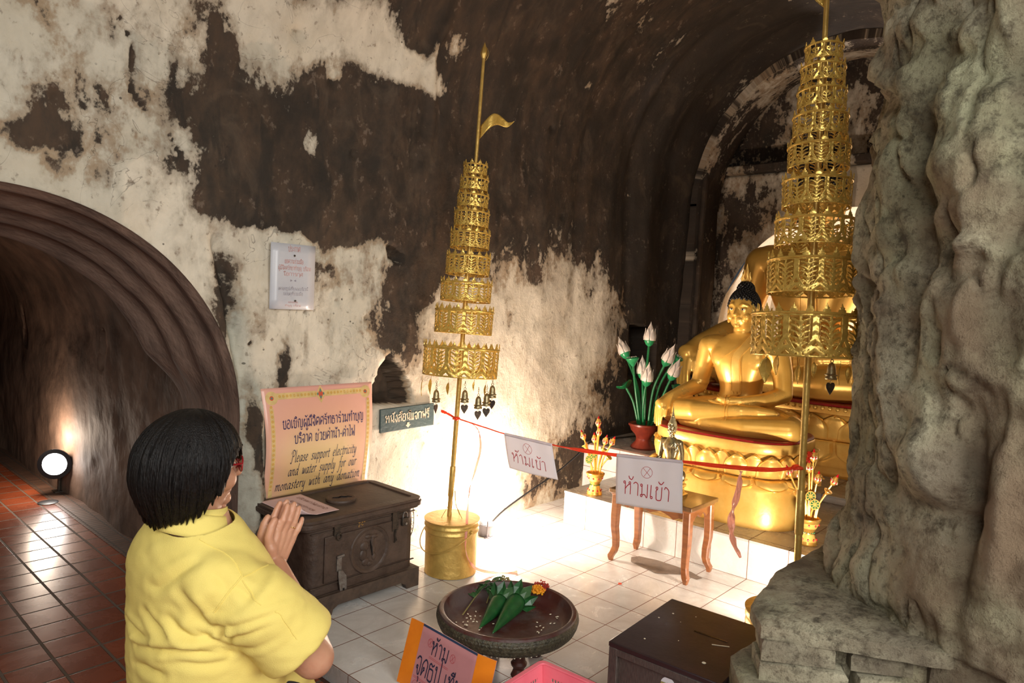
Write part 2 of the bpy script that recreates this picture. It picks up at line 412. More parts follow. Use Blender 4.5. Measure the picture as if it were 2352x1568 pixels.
for l in '''a|5.2|4,4.5 2.5,5 .8,3.5 .6,1 1.6,0 3,1 4,3.8;4.3,5 4,1 4.8,0 5.3,.6
c|4|3.6,4.4 2.2,5 .8,3.5 .6,1.3 1.6,0 3.4,.8
d|5.4|4,4.5 2.5,5 .8,3.5 .6,1 1.6,0 3,1 4,3.8;4.7,10 4,1 4.8,0 5.4,.6
e|4.2|.8,2.4 3.3,3.3 3.2,4.7 2.1,5 .9,3.6 .6,1.2 1.8,0 3.5,.8
f|3.6|4.8,9.4 3.8,10 2.9,8.4 1.8,-2.5 .8,-4 -.2,-3.5;.8,5 4.2,5
h|5|1.3,10 .8,0;.9,3 2.4,5 3.6,4.6 3.5,1 4.3,0 5,.6
i|2.5|.5,4.4 1.2,5 1.1,1 1.8,0 2.5,.6;1.4,7.1 1.6,7.6
l|2.4|1.4,10 1,1 1.7,0 2.4,.6
m|7|.4,4.4 1.1,5 .9,0;1,3 2.6,5 3.4,4.5 3.2,0;3.3,3 4.8,5 5.8,4.5 5.6,1 6.3,0 7,.6
n|4.8|.4,4.4 1.1,5 .9,0;1,3 2.6,5 3.6,4.5 3.4,1 4.1,0 4.8,.6
o|4.4|2.5,5 .9,3.8 .7,1.2 1.9,0 3.4,1.2 3.7,3.8 2.5,5
p|4.6|.4,4.4 1.2,5 .5,-4;1.1,3.4 2.6,5 4,4 3.8,1.2 2.4,0 1,.8
r|3.4|.4,4.4 1.1,5 .9,0;1,3 2.3,5 3.5,4.5
s|3.6|3.2,4.5 2.1,5 1,4 2,2.8 3,1.5 2,0 .4,.5
t|3|1.8,7.4 1.3,1 2,0 2.9,.6;.3,5 3.1,5
u|5|.4,4.4 1.1,5 1,1.2 1.9,0 3.2,1.2 3.9,5;3.9,5 3.7,1 4.4,0 5,.6
w|5.6|.3,4.5 1,5 1.2,.4 2.2,1 3.3,4.6;3.3,4.6 3.4,.4 4.6,1.2 5.5,5
y|4.6|.4,4.4 1.1,5 1,1.2 1.9,0 3.2,1.2 3.9,5;3.9,5 3.4,-2.5 2.2,-4 .4,-3
P|6|2.6,9.2 1.7,0 .6,-.7 -.2,.2;.2,7 1,9.2 3.5,10.2 5.9,8.6 5.3,5.6 2.4,4.8'''.split('\n'):
    a, b, c = l.split('|'); _g('~'+a, float(b), c)

def pen(text, size, w=0.9, nib=0.0, shear=0.0, latin=False, sp=0.6, jit=0.0):
    """text -> list of (polyline, widths vec) ribbons in 2D; size = height of 10 units"""
    k = size/10.0; x = 0.0; quads = []; rng = random.Random(len(text)*7+int(size*1e4))
    nv = Vector((math.cos(0.7), math.sin(0.7)))*nib
    for ch in text:
        key = '~'+ch if latin and ch != ' ' else ch
        if key not in GL: continue
        wd, spec = GL[key]
        for st in [q for q in spec.split(';') if q]:
            if st[0] == 'o':
                cx, cy = map(float, st[1:].split(','))
                r = 0.85 if ch != 'X' else 4
                pts = [Vector((cx+r*math.cos(a*PI/5), cy+r*math.sin(a*PI/5))) for a in range(11)]
            else:
                pts = [Vector(tuple(map(float, q.split(',')))) for q in st.split()]
                if jit: pts = [p+Vector((rng.uniform(-jit, jit), rng.uniform(-jit, jit))) for p in pts]
                pts = [Vector((p.x, p.y)) for p in spline([(p.x, p.y, 0) for p in pts], 4)] if len(pts) > 2 else pts
            L = []
            for i, p in enumerate(pts):
                t = pts[min(i+1, len(pts)-1)]-pts[max(i-1, 0)]
                if t.length < 1e-6: t = Vector((1, 0))
                t.normalize(); pr = Vector((-t.y, t.x))
                o = pr*(w*0.5)
                if nib: o = o+nv*(1 if pr.dot(nv) > 0 else -1)
                L.append((p+o, p-o))
            for a, b in zip(L, L[1:]):
                quads.append([a[0], b[0], b[1], a[1]])
        x0 = x
        n = len(quads)
        for q in quads:
            if not isinstance(q, tuple): pass
        quads = [q if isinstance(q, tuple) else tuple(Vector(((p.x+x0)*k+shear*p.y*k, p.y*k)) for p in q) for q in quads]
        x += wd + (sp if wd else 0)
    return quads, x*k

def write(mb, text, size, fn, anchor='c', at=(0, 0), rot=0.0, width=None, **kw):
    """lay a line of lettering on the surface fn(x, y) -> Vector"""
    q, w = pen(text, size, **kw)
    sx = 1.0
    if width: sx = width/w; w = width
    ox = at[0]-(w/2 if anchor == 'c' else 0)
    c, s = math.cos(rot), math.sin(rot)
    for quad in q:
        vs = []
        for p in quad:
            X = p.x*sx+ox-at[0]; Y = p.y
            vs.append(fn(at[0]+X*c-Y*s, at[1]+X*s+Y*c))
        mb.add(vs, [(0, 1, 2, 3)])

def stroke(mb, pts, w, fn, n=5, closed=False, smooth=True):
    P = [Vector((*p, 0)) for p in pts]
    if smooth and len(P) > 2: P = spline(P, n)
    vs = []; fs = []
    for i, p in enumerate(P):
        t = (P[min(i+1, len(P)-1)]-P[max(i-1, 0)])
        if t.length < 1e-9: t = Vector((1, 0, 0))
        t.normalize(); o = Vector((-t.y, t.x, 0))*w*0.5
        a = p+o; b = p-o
        vs += [fn(a.x, a.y), fn(b.x, b.y)]
    fs = [(2*i, 2*i+2, 2*i+3, 2*i+1) for i in range(len(P)-1)]
    mb.add(vs, fs)

def disc(mb, x, y, r, fn, seg=12, ry=None):
    mb.add([fn(x+math.cos(2*PI*j/seg)*r, y+math.sin(2*PI*j/seg)*(ry or r)) for j in range(seg)], [tuple(range(seg))])
def poly(mb, pts, fn): mb.add([fn(*p) for p in pts], [tuple(range(len(pts)))])
# ================================================================== THE SETTING
SP, RAD, YC, YW = 2.18, 1.2, -0.1, 1.1     # vault: springing height, radius, axis, left wall face
SOOT = [(0.26,2.66,1.5,0.72,1.0),(-0.51,2.17,0.76,0.6,0.9),(-1.15,1.9,0.37,0.26,0.75),(-1.39,1.76,0.28,0.21,0.7),(-0.78,1.78,0.5,0.19,0.7),(-1.29,2.07,0.3,0.25,0.55),(-0.15,1.81,0.76,0.2,0.5),(1.16,2.10,0.75,0.5,0.85),(1.93,2.58,0.76,1.16,1.0),(1.65,3.53,0.82,0.24,0.9),(-1.57,1.7,0.16,0.13,0.65),(-1.5,2.02,0.14,0.3,0.3),(-0.91,2.09,0.24,0.34,0.5),(-1.44,2.53,0.12,0.07,0.4),(-1.67,2.29,0.05,0.12,0.35),(1.74,1.02,0.36,0.91,0.75),(1.29,0.71,0.29,0.2,0.5),(0.95,0.17,0.32,0.25,0.45),(0.56,0.23,0.28,0.18,0.45),(1.32,0.38,0.61,0.2,0.5),(2.09,1.56,0.44,0.72,0.6),(2.57,1.39,0.41,1.15,0.6),(-0.68,1.3,0.13,0.23,0.5),(-0.62,1.44,0.12,0.23,0.55),(-0.7,1.16,0.09,0.14,0.45),(-0.54,1.53,0.19,0.14,0.35),(-0.57,1.02,0.14,0.09,0.3),(0.54,1.16,0.21,0.17,0.55),(0.16,1.21,0.06,0.15,0.6),(0.76,1.34,0.12,0.12,0.5),(0.99,1.41,0.08,0.06,0.6),(-1.38,1.01,0.04,0.13,0.75),(-1.54,.72,.035,.22,.75),(-1.52,.35,.03,.3,.6),(-1.545,.1,.03,.15,.5),(-1.62,1.29,0.05,0.2,0.7),(-0.84,1.26,0.05,0.06,0.35),(-1.48,1.19,0.05,0.06,0.4),(-1.84,2.07,0.06,0.13,0.6),(-1.8,2.06,0.07,0.04,0.55),(-2.08,2.24,0.04,0.07,0.5),(-2.32,2.26,0.08,0.05,0.4),(-1.98,2.04,0.09,0.11,0.35),(-2.1,1.98,0.15,0.08,0.35),(-2.24,1.82,0.27,0.07,0.4),(-2.1,1.71,0.15,0.05,0.5),(-2.32,1.91,0.16,0.1,0.25),(-2.36,1.83,0.19,0.05,0.4),(-1.71,2.4,0.09,0.15,0.35),(-1.65,2.26,0.06,0.08,0.7),(-1.35,2.46,0.04,0.05,0.8),(-1.86,2.12,0.02,0.1,0.5),(-1.71,2.0,0.05,0.11,0.35),(-1.91,1.57,0.02,0.05,0.5),(-2.24,2.17,0.05,0.04,0.2),(-2.4,2.08,0.05,0.03,0.25),(-1.6,2.22,0.03,0.04,0.6),(-1.83,1.81,0.07,0.03,0.5),(0.25,1.49,0.65,0.07,0.25),(-1.26,1.08,0.03,0.12,0.3),(0.12,0.51,0.24,0.08,0.1),(-1.34,2.51,0.25,0.11,-0.75),(-0.98,2.59,0.14,0.13,-0.8),(-0.84,2.53,0.1,0.06,-0.8),(-0.73,2.48,0.13,0.08,-1.0),(-0.48,2.67,0.08,0.11,-0.6),(-1.52,2.37,0.12,0.12,-0.35),(-1.27,2.04,0.04,0.11,-0.6),(1.43,2.2,0.08,0.04,-0.5),(0.64,2.8,0.06,0.05,-0.6),(-0.54,2.43,0.1,0.06,-0.5),(0.79,2.08,0.2,0.17,-0.15),(0.42,2.1,0.4,0.19,-0.12),(-1.57,1.53,0.18,0.06,-0.4),(-1.37,1.58,0.13,0.04,-0.5),(-1.04,1.54,0.36,0.06,-0.4),(0.62,1.28,.52,.26,-.38),(.25,.95,.6,.4,-.22),(2.3,1.01,0.23,0.37,-0.2),(-1.15,2.36,0.05,0.04,-0.5),(2.2,1.89,0.3,0.21,-0.25),(3.0,3.25,0.75,0.37,-0.4)]
AC = (-2.47, 0.76, 0.90)                    # crossing arch: x, z, radius

# ---- wall / vault plaster with soot map
def wall_material(name, soot_bias=0.0, tone=1.0):
    m, nt, n, b = _nt(name); L = nt.links
    at = N(nt, 'ShaderNodeAttribute', attribute_name='stain')
    sp = N(nt, 'ShaderNodeSeparateColor'); L.new(at.outputs['Color'], sp.inputs[0])
    uv = N(nt, 'ShaderNodeUVMap', uv_map='wallmap')
    def noise(sc, stx=1.0, stz=1.0, det=8, dist=0.0, off=0.0):
        mp = N(nt, 'ShaderNodeMapping'); mp.inputs['Scale'].default_value = (stx, stz, 1); mp.inputs['Location'].default_value = (off, off*.7, off)
        L.new(uv.outputs[0], mp.inputs[0])
        x = N(nt, 'ShaderNodeTexNoise', i_Scale=sc, i_Detail=det, i_Roughness=0.62, i_Distortion=dist)
        L.new(mp.outputs[0], x.inputs['Vector']); return x.outputs[0]
    def math_(op, a, b_=None, cl=False):
        x = N(nt, 'ShaderNodeMath', operation=op); x.use_clamp = cl
        for i, q in enumerate((a, b_)):
            if q is None: continue
            if isinstance(q, (int, float)): x.inputs[i].default_value = q
            else: L.new(q, x.inputs[i])
        return x.outputs[0]
    def step(v, lo, hi):
        x = N(nt, 'ShaderNodeMapRange'); x.interpolation_type = 'SMOOTHSTEP'; x.inputs['From Min'].default_value = lo; x.inputs['From Max'].default_value = hi
        L.new(v, x.inputs[0]); return x.outputs[0]
    def mix(f, a, b_):
        x = N(nt, 'ShaderNodeMix', data_type='RGBA')
        L.new(f, x.inputs[0])
        for i, q in ((6, a), (7, b_)):
            if isinstance(q, tuple): x.inputs[i].default_value = (*q, 1)
            else: L.new(q, x.inputs[i])
        return x.outputs[2]
    nb = noise(3.2, 1.2, .68, 9, .5); ns = noise(9, 1.3, .72, 8, .3, 3.1); nf = noise(38, 1, .8, 6, 0, 5.2); ng = noise(1.6, 1, 1, 5, 0, 9.7); nk = noise(120, 1, 1, 3, 0, 1.7)
    base = mix(step(ns, .35, .68), tuple(tone*c for c in (0.68, 0.615, 0.495)), tuple(tone*c for c in (0.53, 0.475, 0.375)))
    base = mix(step(ng, .45, .68), base, tuple(tone*c for c in (0.57, 0.49, 0.365)))
    base = mix(step(nf, .60, .72), base, tuple(tone*c for c in (0.33, 0.27, 0.20)))
    base = mix(math_('MULTIPLY', sp.outputs[2], .55, True), base, (0.24, 0.27, 0.23))
    # soot amount
    v = math_('ADD', sp.outputs[0], soot_bias)
    v = math_('ADD', v, math_('MULTIPLY', math_('SUBTRACT', nb, .5), 1.2))
    v = math_('ADD', v, math_('MULTIPLY', math_('SUBTRACT', ns, .5), .85))
    v = math_('ADD', v, math_('MULTIPLY', math_('SUBTRACT', nf, .5), .52))
    soft = step(v, .16, .58); hard = step(v, .47, .575); halo = step(v, .30, .45)
    stain = mix(step(nb, .4, .62), (0.105, 0.072, 0.045), (0.215, 0.165, 0.110))
    sootc = mix(step(math_('ADD', math_('MULTIPLY', ns, .55), math_('MULTIPLY', nb, .45)), .40, .66), (0.013, 0.0080, 0.0055), (0.062, 0.034, 0.019))
    sootc = mix(math_('MULTIPLY', sp.outputs[1], .8), sootc, (0.012, 0.0092, 0.0085))
    gm = noise(4.2, 1.1, .8, 9, .8, 21.3)
    sootc = mix(math_('MULTIPLY', step(gm, .52, .66), .38), sootc, (0.100, 0.068, 0.045))
    sootc = mix(math_('MULTIPLY', step(gm, .36, .46), -1.0, True), sootc, sootc)
    blk = noise(7.5, 1.7, .45, 8, .4, 33.0)
    sootc = mix(math_('MULTIPLY', step(blk, .54, .66), .8), sootc, (0.008, 0.0055, 0.0045))
    c = mix(math_('MULTIPLY', soft, .60), base, stain)
    c = mix(math_('MULTIPLY', math_('MULTIPLY', halo, math_('SUBTRACT', 1.0, hard)), math_('MULTIPLY', step(ng, .40, .60), .55)), c, (0.30, 0.19, 0.095))
    c = mix(math_('MULTIPLY', hard, .93), c, sootc)
    vo = N(nt, 'ShaderNodeTexVoronoi', i_Scale=17.0); L.new(uv.outputs[0], vo.inputs['Vector'])
    pit = math_('MULTIPLY', step(math_('SUBTRACT', 1.0, vo.outputs['Distance']), .90, .93), step(noise(2.3, 1, 1, 2, 0, 44.0), .52, .60))
    c = mix(math_('MULTIPLY', pit, .8), c, (0.035, 0.026, 0.020))
    cn = N(nt, 'ShaderNodeTexNoise', i_Scale=2.6, i_Detail=5.0, i_Distortion=1.5); L.new(uv.outputs[0], cn.inputs['Vector'])
    crk = math_('MULTIPLY', step(math_('SUBTRACT', 1.0, math_('ABSOLUTE', math_('SUBTRACT', cn.outputs[0], .5))), .9965, .9985), step(noise(1.2, 1, 1, 2, 0, 61.0), .50, .58))
    c = mix(math_('MULTIPLY', crk, .45), c, (0.05, 0.038, 0.028))
    # flakes of bare plaster showing through the soot
    flake = step(math_('ADD', math_('MULTIPLY', nf, .6), math_('MULTIPLY', ns, .55)), .655, .72)
    c = mix(math_('MULTIPLY', flake, .22), c, (0.34, 0.27, 0.21))
    L.new(c, b.inputs['Base Color']); b.inputs['Roughness'].default_value = 0.85; b.inputs['Specular IOR Level'].default_value = 0.25
    hgt = math_('ADD', math_('MULTIPLY', ns, .7), math_('ADD', math_('MULTIPLY', nf, .35), math_('MULTIPLY', nk, .12)))
    hgt = math_('SUBTRACT', hgt, math_('MULTIPLY', hard, .25))
    bp = N(nt, 'ShaderNodeBump'); bp.inputs['Strength'].default_value = 0.5; bp.inputs['Distance'].default_value = 0.020
    L.new(hgt, bp.inputs['Height']); L.new(bp.outputs[0], b.inputs['Normal'])
    MATS[name] = m; return m
wall_material('wall_plaster')
wall_material('wall_dark', 0.30, 0.8)
wall_material('wall_end', 0.12, 0.9)

def set_wall_data(me, uv, stain):
    ul = me.uv_layers.new(name='wallmap')
    li = np.empty(len(me.loops), dtype=np.int32); me.loops.foreach_get('vertex_index', li)
    ul.data.foreach_set('uv', np.asarray(uv, np.float32)[li].ravel())
    a = me.color_attributes.new('stain', 'FLOAT_COLOR', 'POINT')
    c = np.zeros((len(me.vertices), 4), np.float32); c[:, :3] = stain; c[:, 3] = 1
    a.data.foreach_set('color', c.ravel())

def grid_mesh(name, V, nx, ny, keep, mat):
    """V (ny, nx, 3); keep (ny-1, nx-1) faces"""
    idx = np.arange(nx*ny).reshape(ny, nx)
    q = np.stack([idx[:-1, :-1], idx[:-1, 1:], idx[1:, 1:], idx[1:, :-1]], -1)[keep]
    used, inv = np.unique(q, return_inverse=True)
    me = bpy.data.meshes.new(name)
    me.from_pydata(V.reshape(-1, 3)[used].tolist(), [], inv.reshape(-1, 4).tolist())
    me.materials.append(MATS[mat])
    for p in me.polygons: p.use_smooth = True
    o = bpy.data.objects.new(name, me); COL.objects.link(o); o['kind'] = 'structure'
    return o, used

def sstep(x, a, b):
    t = np.clip((x-a)/(b-a), 0, 1); return t*t*(3-2*t)

def soot_at(x, t):
    p = np.stack([x*2.1, t*1.5, 0*x], -1); w = 0.16*(fbm(p*1.7+3, 4, 5)-.5); w2 = 0.16*(fbm(p*1.7+31, 4, 9)-.5)
    X = x+w; T = t+w2; s = np.full_like(x, 0.13)
    for bx, bt, rx, rt, a in SOOT:
        if bx < -1.75 and a > 0: a = a*.78
        d = ((X-bx)/rx)**2+((T-bt)/rt)**2
        s = s+a*np.exp(-d*0.9)*(1 if a < 0 else np.clip(1.05-s, 0.15, 1))
    return np.clip(s, -.25, 1.05)

RES = 0.0155
xs = np.arange(-3.9, 2.68, RES); ts = np.arange(-0.09, SP+PI*RAD+2.25, RES)
Xg, Tg = np.meshgrid(xs, ts); nx, nt_ = len(xs), len(ts)
th = np.clip((Tg-SP)/RAD, 0, PI)
Yg = np.where(Tg < SP, YW, YC+RAD*np.cos(th)); Zg = np.where(Tg < SP, Tg, SP+RAD*np.sin(th))
ov = Tg-(SP+PI*RAD); Yg = np.where(ov > 0, YC-RAD, Yg); Zg = np.where(ov > 0, SP-ov, Zg)
Ny = np.where(Tg < SP, 1, np.where(ov > 0, -1, np.cos(th))); Nz = np.where((Tg < SP) | (ov > 0), 0, np.sin(th))
P3 = np.stack([Xg, Tg, 0*Xg], -1).reshape(-1, 3)
lump = (fbm(P3*1.3, 4, 1).reshape(Xg.shape)-.5)*0.05+(fbm(P3*6.0, 4, 2).reshape(Xg.shape)-.5)*0.016
# hoops of the vault: shallow ridges that run up the wall and over
hoop = np.zeros_like(Xg)
for hx, hw, ha in ((-0.78, .10, .015), (-0.28, .05, .012), (0.05, .05, -.012), (0.42, .07, .016), (0.80, .06, -.018), (1.15, .09, .022), (1.42, .06, -.028), (1.66, .10, .035), (1.95, .10, -.03), (2.25, .10, .03)):
    hx2 = hx+0.05*(fbm(np.stack([Tg*.8, Tg*0+hx*7, 0*Tg], -1).reshape(-1, 3), 3, 4).reshape(Tg.shape)-.5)
    hoop += ha*np.exp(-((Xg-hx2)/hw)**2)
hoop *= sstep(Tg, 0.9, 1.8)
disp = -(lump+hoop*1.0)          # positive = into the wall
# niches and breaks pressed into the wall (outlines wander with noise)
jx = Xg+0.02*(fbm(P3*7, 3, 21).reshape(Xg.shape)-.5); jt = Tg+0.02*(fbm(P3*7+9, 3, 22).reshape(Xg.shape)-.5)
def mask_poly(poly, soft=0.012):
    d = np.full(Xg.shape, 9.0)
    for (ax, at_), (bx, bt) in zip(poly, poly[1:]+poly[:1]):     # convex, counter-clockwise
        ex, et = bx-ax, bt-at_; l = math.hypot(ex, et)
        d = np.minimum(d, (ex*(jt-at_)-et*(jx-ax))/l)
    return sstep(d, 0, soft)
niche_book = mask_poly([(-0.885, .775), (-0.60, .765), (-0.635, .88), (-0.70, .98), (-0.775, 1.045), (-0.83, .97), (-0.87, .87)])
niche_sq = mask_poly([(1.50, .78), (1.93, .78), (1.92, 1.195), (1.505, 1.20)])
break1 = mask_poly([(-0.80, 1.52), (-0.70, 1.50), (-0.68, 1.55), (-0.74, 1.60), (-0.81, 1.61)], .02)
crackA = np.exp(-(((jx-(-1.69+(1.57-jt)*0.21))/0.022)**2))*sstep(jt, .85, 1.0)*(1-sstep(jt, 1.50, 1.60))
pillar = np.exp(-(((jx+1.50)/0.05)**2))*(1-sstep(jt, .80, .98))
drip = np.exp(-(((jx-(-0.585+0.03*np.sin(jt*9)))/0.035)**2))*sstep(jt, 1.9, 2.05)*(1-sstep(jt, 2.75, 2.9))
crackB = np.exp(-(((jx-(-2.10+(2.30-jt)*0.50-0.04*np.sin(jt*16)))/0.006)**2))*sstep(jt, 1.80, 1.83)*(1-sstep(jt, 2.30, 2.33))
holes = np.zeros_like(Xg)
for hx, ht, hr in ((-1.14, 1.46, .010), (-1.09, 1.30, .008), (-1.26, 1.24, .008), (-1.19, 1.08, .006), (-.92, 1.22, .008), (-1.53, 1.10, .008), (-2.27, 1.98, .012), (-1.16, 2.32, .018), (-1.36, 2.48, .03), (-1.02, 2.02, .02), (.42, 2.45, .02), (.62, 1.92, .015)):
    holes += np.exp(-((Xg-hx)**2+(Tg-ht)**2)/hr**2)
pl_ = (np.abs(Xg+1.525) < .055)*(1-sstep(Tg, .85, 1.0))*np.clip(1-np.abs(Xg+1.525)/.055, 0, 1)
disp -= pl_*(.02+.09*(fbm(P3*np.array([22, 11, 1]), 4, 44).reshape(Xg.shape)-.45))
disp += niche_book*0.17+niche_sq*0.22+break1*0.06+crackA*0.06-pillar*0.05*(.6+.8*lump/0.02)-drip*0.03+crackB*0.02+np.clip(holes, 0, 1)*0.025
# crossing arch: push vertices that fall inside onto the opening's outline, drop the faces inside
ax, az, ar = AC
dxa = Xg-ax; dza = Tg-az; rr = np.hypot(dxa, dza)
ins_up = (dza >= 0) & (rr < ar); ins_dn = (dza < 0) & (np.abs(dxa) < ar)
inside = ins_up | ins_dn
band = inside & np.where(dza >= 0, ar-rr < RES*1.5, ar-np.abs(dxa) < RES*1.1)
sx = np.where(dza >= 0, dxa/np.maximum(rr, 1e-6)*ar, np.sign(dxa)*ar)+ax
sz = np.where(dza >= 0, dza/np.maximum(rr, 1e-6)*ar+az, Tg)
Xs = np.where(band, sx, Xg); Zs = np.where(band & (Tg < SP), sz, Zg)
near = np.clip(1-(np.abs(np.where(dza >= 0, rr-ar, np.abs(dxa)-ar)))/0.03, 0, 1)*(Tg < 1.75)
disp = np.where((near > 0) & (Xg < -1.565), disp*(1-near), disp)
V = np.stack([Xs, Yg+Ny*disp, Zs+Nz*disp], -1)
hard_in = inside & ~band
kill = hard_in[:-1, :-1] | hard_in[1:, :-1] | hard_in[:-1, 1:] | hard_in[1:, 1:]
open_side = (Xg < 0.35) & (Tg > SP+PI*RAD*0.90)
kill |= open_side[:-1, :-1]
soot = soot_at(Xg.ravel(), Tg.ravel()).reshape(Xg.shape)
soot = soot+niche_book*.85+niche_sq*.9+crackB*.5+np.clip(holes, 0, 1)*.5-drip*.25-pillar*.1  # niches, crack and holes coloured darker, drip and pillar paler
# deep in the vault everything is smoked
deep = sstep(Xg, 1.0, 1.9)*sstep(Tg, 1.2, 2.4)
soot = np.maximum(soot, deep*.62)
soot = soot+np.where(Tg > SP+1.3, .35*(1-sstep(Xg, -3.0, -1.8))*0+.25, 0)
brown = sstep(Xg, .6, 1.7)*.9+0.12*fbm(P3*2+50, 3, 30).reshape(Xg.shape)
moist = 1.2*pl_+np.exp(-(((Xg+1.60)/.06)**2))*(1-sstep(Tg, 1.2, 1.5))+.5*np.exp(-(((Xg+.68)/.10)**2+((Tg-1.42)/.2)**2))+pillar*.8+.4*(fbm(P3*1.1+80, 3, 31).reshape(Xg.shape) > .6)
zone = (Tg[:-1, :-1]+RES*.5)
for nm_, zn in (('wall_left', zone <= SP), ('ceiling', (zone > SP) & (zone <= SP+PI*RAD)), ('wall_right', zone > SP+PI*RAD)):
    wo, used = grid_mesh(nm_, V, nx, nt_, ~kill & zn, 'wall_plaster')
    set_wall_data(wo.data, np.stack([Xg.ravel(), Tg.ravel()], -1)[used], np.stack([soot.ravel(), brown.ravel(), np.clip(moist.ravel(), 0, 1)], -1)[used])

# ---- moulded ring of the crossing arch (its soffit steps inward), then the dark tunnel beyond
def ring_pt(a, d):
    """a: 0..1 from right foot over to left foot, d: 0 face .. 1 inner edge"""
    L1 = 0.83; tot = 2*L1+PI*ar; s = a*tot
    if s < L1: th_, dz = 0.0, L1-s
    elif s > tot-L1: th_, dz = PI, s-(tot-L1)
    else: th_, dz = (s-L1)/ar, 0.0
    k = min(1, max(0, math.sin(th_)*2.6)); k = k*k*(3-2*k)
    shrink = (0.015+0.125*k)*d
    groove = 0.012*math.sin(d*22)*k*(d > .05)
    r = ar-shrink-groove+0.012*(vnoise([[a*26, d*3, 0]], 3)[0]-.5)*(d > .02)
    y = YW-0.004+0.56*d
    return Vector((ax+math.cos(th_)*r, y, az+math.sin(th_)*r-dz))
mb = MB(); mb.grid(120, 34, lambda u, v: ring_pt(u, v))
o = struct('trim_1', mb, 'ring_plaster', ang=60)
nv = len(o.data.vertices); uu = np.array([(i % 120)/119*4.4 for i in range(nv)]); vv = np.array([(i//120)/33*.6 for i in range(nv)])
set_wall_data(o.data, np.stack([uu*.25, vv*2.2], -1), np.stack([np.full(nv, .28)+.1*np.sin(vv*40), np.full(nv, .0), np.zeros(nv)], -1))

CW, CSP = 0.90, 0.95        # corridor half width, springing
yl = np.arange(1.56, 6.62, 0.03); tl = np.arange(-0.09, CSP*2+PI*CW+.2, 0.026)
Yl, Tl = np.meshgrid(yl, tl)
thl = np.clip((Tl-CSP)/CW, 0, PI); ovl = Tl-(CSP+PI*CW)
Xl = np.where(Tl < CSP, ax+CW, np.where(ovl > 0, ax-CW, ax+CW*np.cos(thl)))
Zl = np.where(Tl < CSP, Tl, np.where(ovl > 0, CSP-ovl, CSP+CW*np.sin(thl)))
Q3 = np.stack([Yl, Tl, 0*Yl], -1).reshape(-1, 3)
dl = -(fbm(Q3*1.6, 5, 41).reshape(Yl.shape)-.5)*.10
# narrow lamp niches, drop-shaped
for (ny_, nz0, nz1, nw) in ((2.75, .84, 1.03, .045), (4.45, .86, 1.12, .06)):
    wv = nw*(1-.72*sstep(Tl, nz0+.05, nz1)); m_ = (1-sstep(np.abs(Yl-ny_), wv*.7, wv))*sstep(Tl, nz0, nz0+.03)*(1-sstep(Tl, nz1, nz1+.03))
    dl = dl+m_*.16
streak = np.exp(-((Yl-2.76)/.035)**2)*sstep(Tl, .95, 1.1)*(1-sstep(Tl, 1.4, 1.7))
nxl = np.where(Tl < CSP, 1, np.where(ovl > 0, -1, np.cos(thl))); nzl = np.where((Tl < CSP) | (ovl > 0), 0, np.sin(thl))
Vl = np.stack([Xl+nxl*dl, Yl, Zl+nzl*dl], -1)
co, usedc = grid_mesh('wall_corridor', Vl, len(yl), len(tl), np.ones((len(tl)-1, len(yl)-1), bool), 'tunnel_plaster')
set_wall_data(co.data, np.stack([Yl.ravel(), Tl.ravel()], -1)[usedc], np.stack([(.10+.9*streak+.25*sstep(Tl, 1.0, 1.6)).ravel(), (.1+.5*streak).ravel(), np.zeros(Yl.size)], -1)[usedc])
mb = MB(); mb.grid(40, 40, lambda u, v: Vector((ax-1.1+2.2*u, 6.5, -.1+2.2*v))); o = struct('wall_back', mb, 'wall_dark')
nv = len(o.data.vertices); g = np.array([[p.co.x, p.co.z] for p in o.data.vertices]); set_wall_data(o.data, g, np.full((nv, 3), .3))

# ---- end wall with the big niche, ledge and hoop
XE = 2.66; NY, NZ, NR = -0.10, 1.14, 1.04
ye = np.arange(-1.32, 1.14, 0.022); ze = np.arange(-0.02, 3.42, 0.022)
Ye, Ze = np.meshgrid(ye, ze)
de = (fbm(np.stack([Ye*1.6, Ze*1.6, 0*Ye], -1).reshape(-1, 3), 5, 61).reshape(Ye.shape)-.5)*.05
dyn, dzn = Ye-NY, Ze-NZ; rn = np.hypot(dyn, dzn); flat = 1.02
top = (dzn >= 0) & (rn < NR) ; low = (dzn < 0) & (np.abs(dyn) < NR); inn = top | low
bandn = inn & np.where(dzn >= 0, NR-rn < .034, NR-np.abs(dyn) < .024)
Y2 = np.where(bandn, np.where(dzn >= 0, NY+dyn/np.maximum(rn, 1e-6)*NR, NY+np.sign(dyn)*NR), Ye)
Z2 = np.where(bandn & (dzn >= 0), NZ+dzn/np.maximum(rn, 1e-6)*NR, Ze)
de = np.where(rn < NR+.06, de*.2, de)
Ve = np.stack([XE+de+.16*sstep(Ze, 2.50, 2.53), Y2, Z2], -1); hi_ = inn & ~bandn
kn = hi_[:-1, :-1] | hi_[1:, :-1] | hi_[:-1, 1:] | hi_[1:, 1:]
eo, usede = grid_mesh('wall_end', Ve, len(ye), len(ze), ~kn, 'wall_end')
se = .05+.9*fbm(np.stack([Ye*1.9, Ze*1.3, 0*Ye+5], -1).reshape(-1, 3), 4, 63)-.15*sstep(Ze, 0, 2).ravel()*0
se = se+.42*sstep(Ze, 2.50, 2.56).ravel()
se = se+.35*(1-np.exp(-((Ye.ravel()-NY)/.75)**2))*(Ze.ravel() < 2.5)
set_wall_data(eo.data, np.stack([Ye.ravel(), Ze.ravel()], -1)[usede], np.stack([se-.52, np.full(se.shape, .5), np.zeros(se.shape)], -1)[usede])
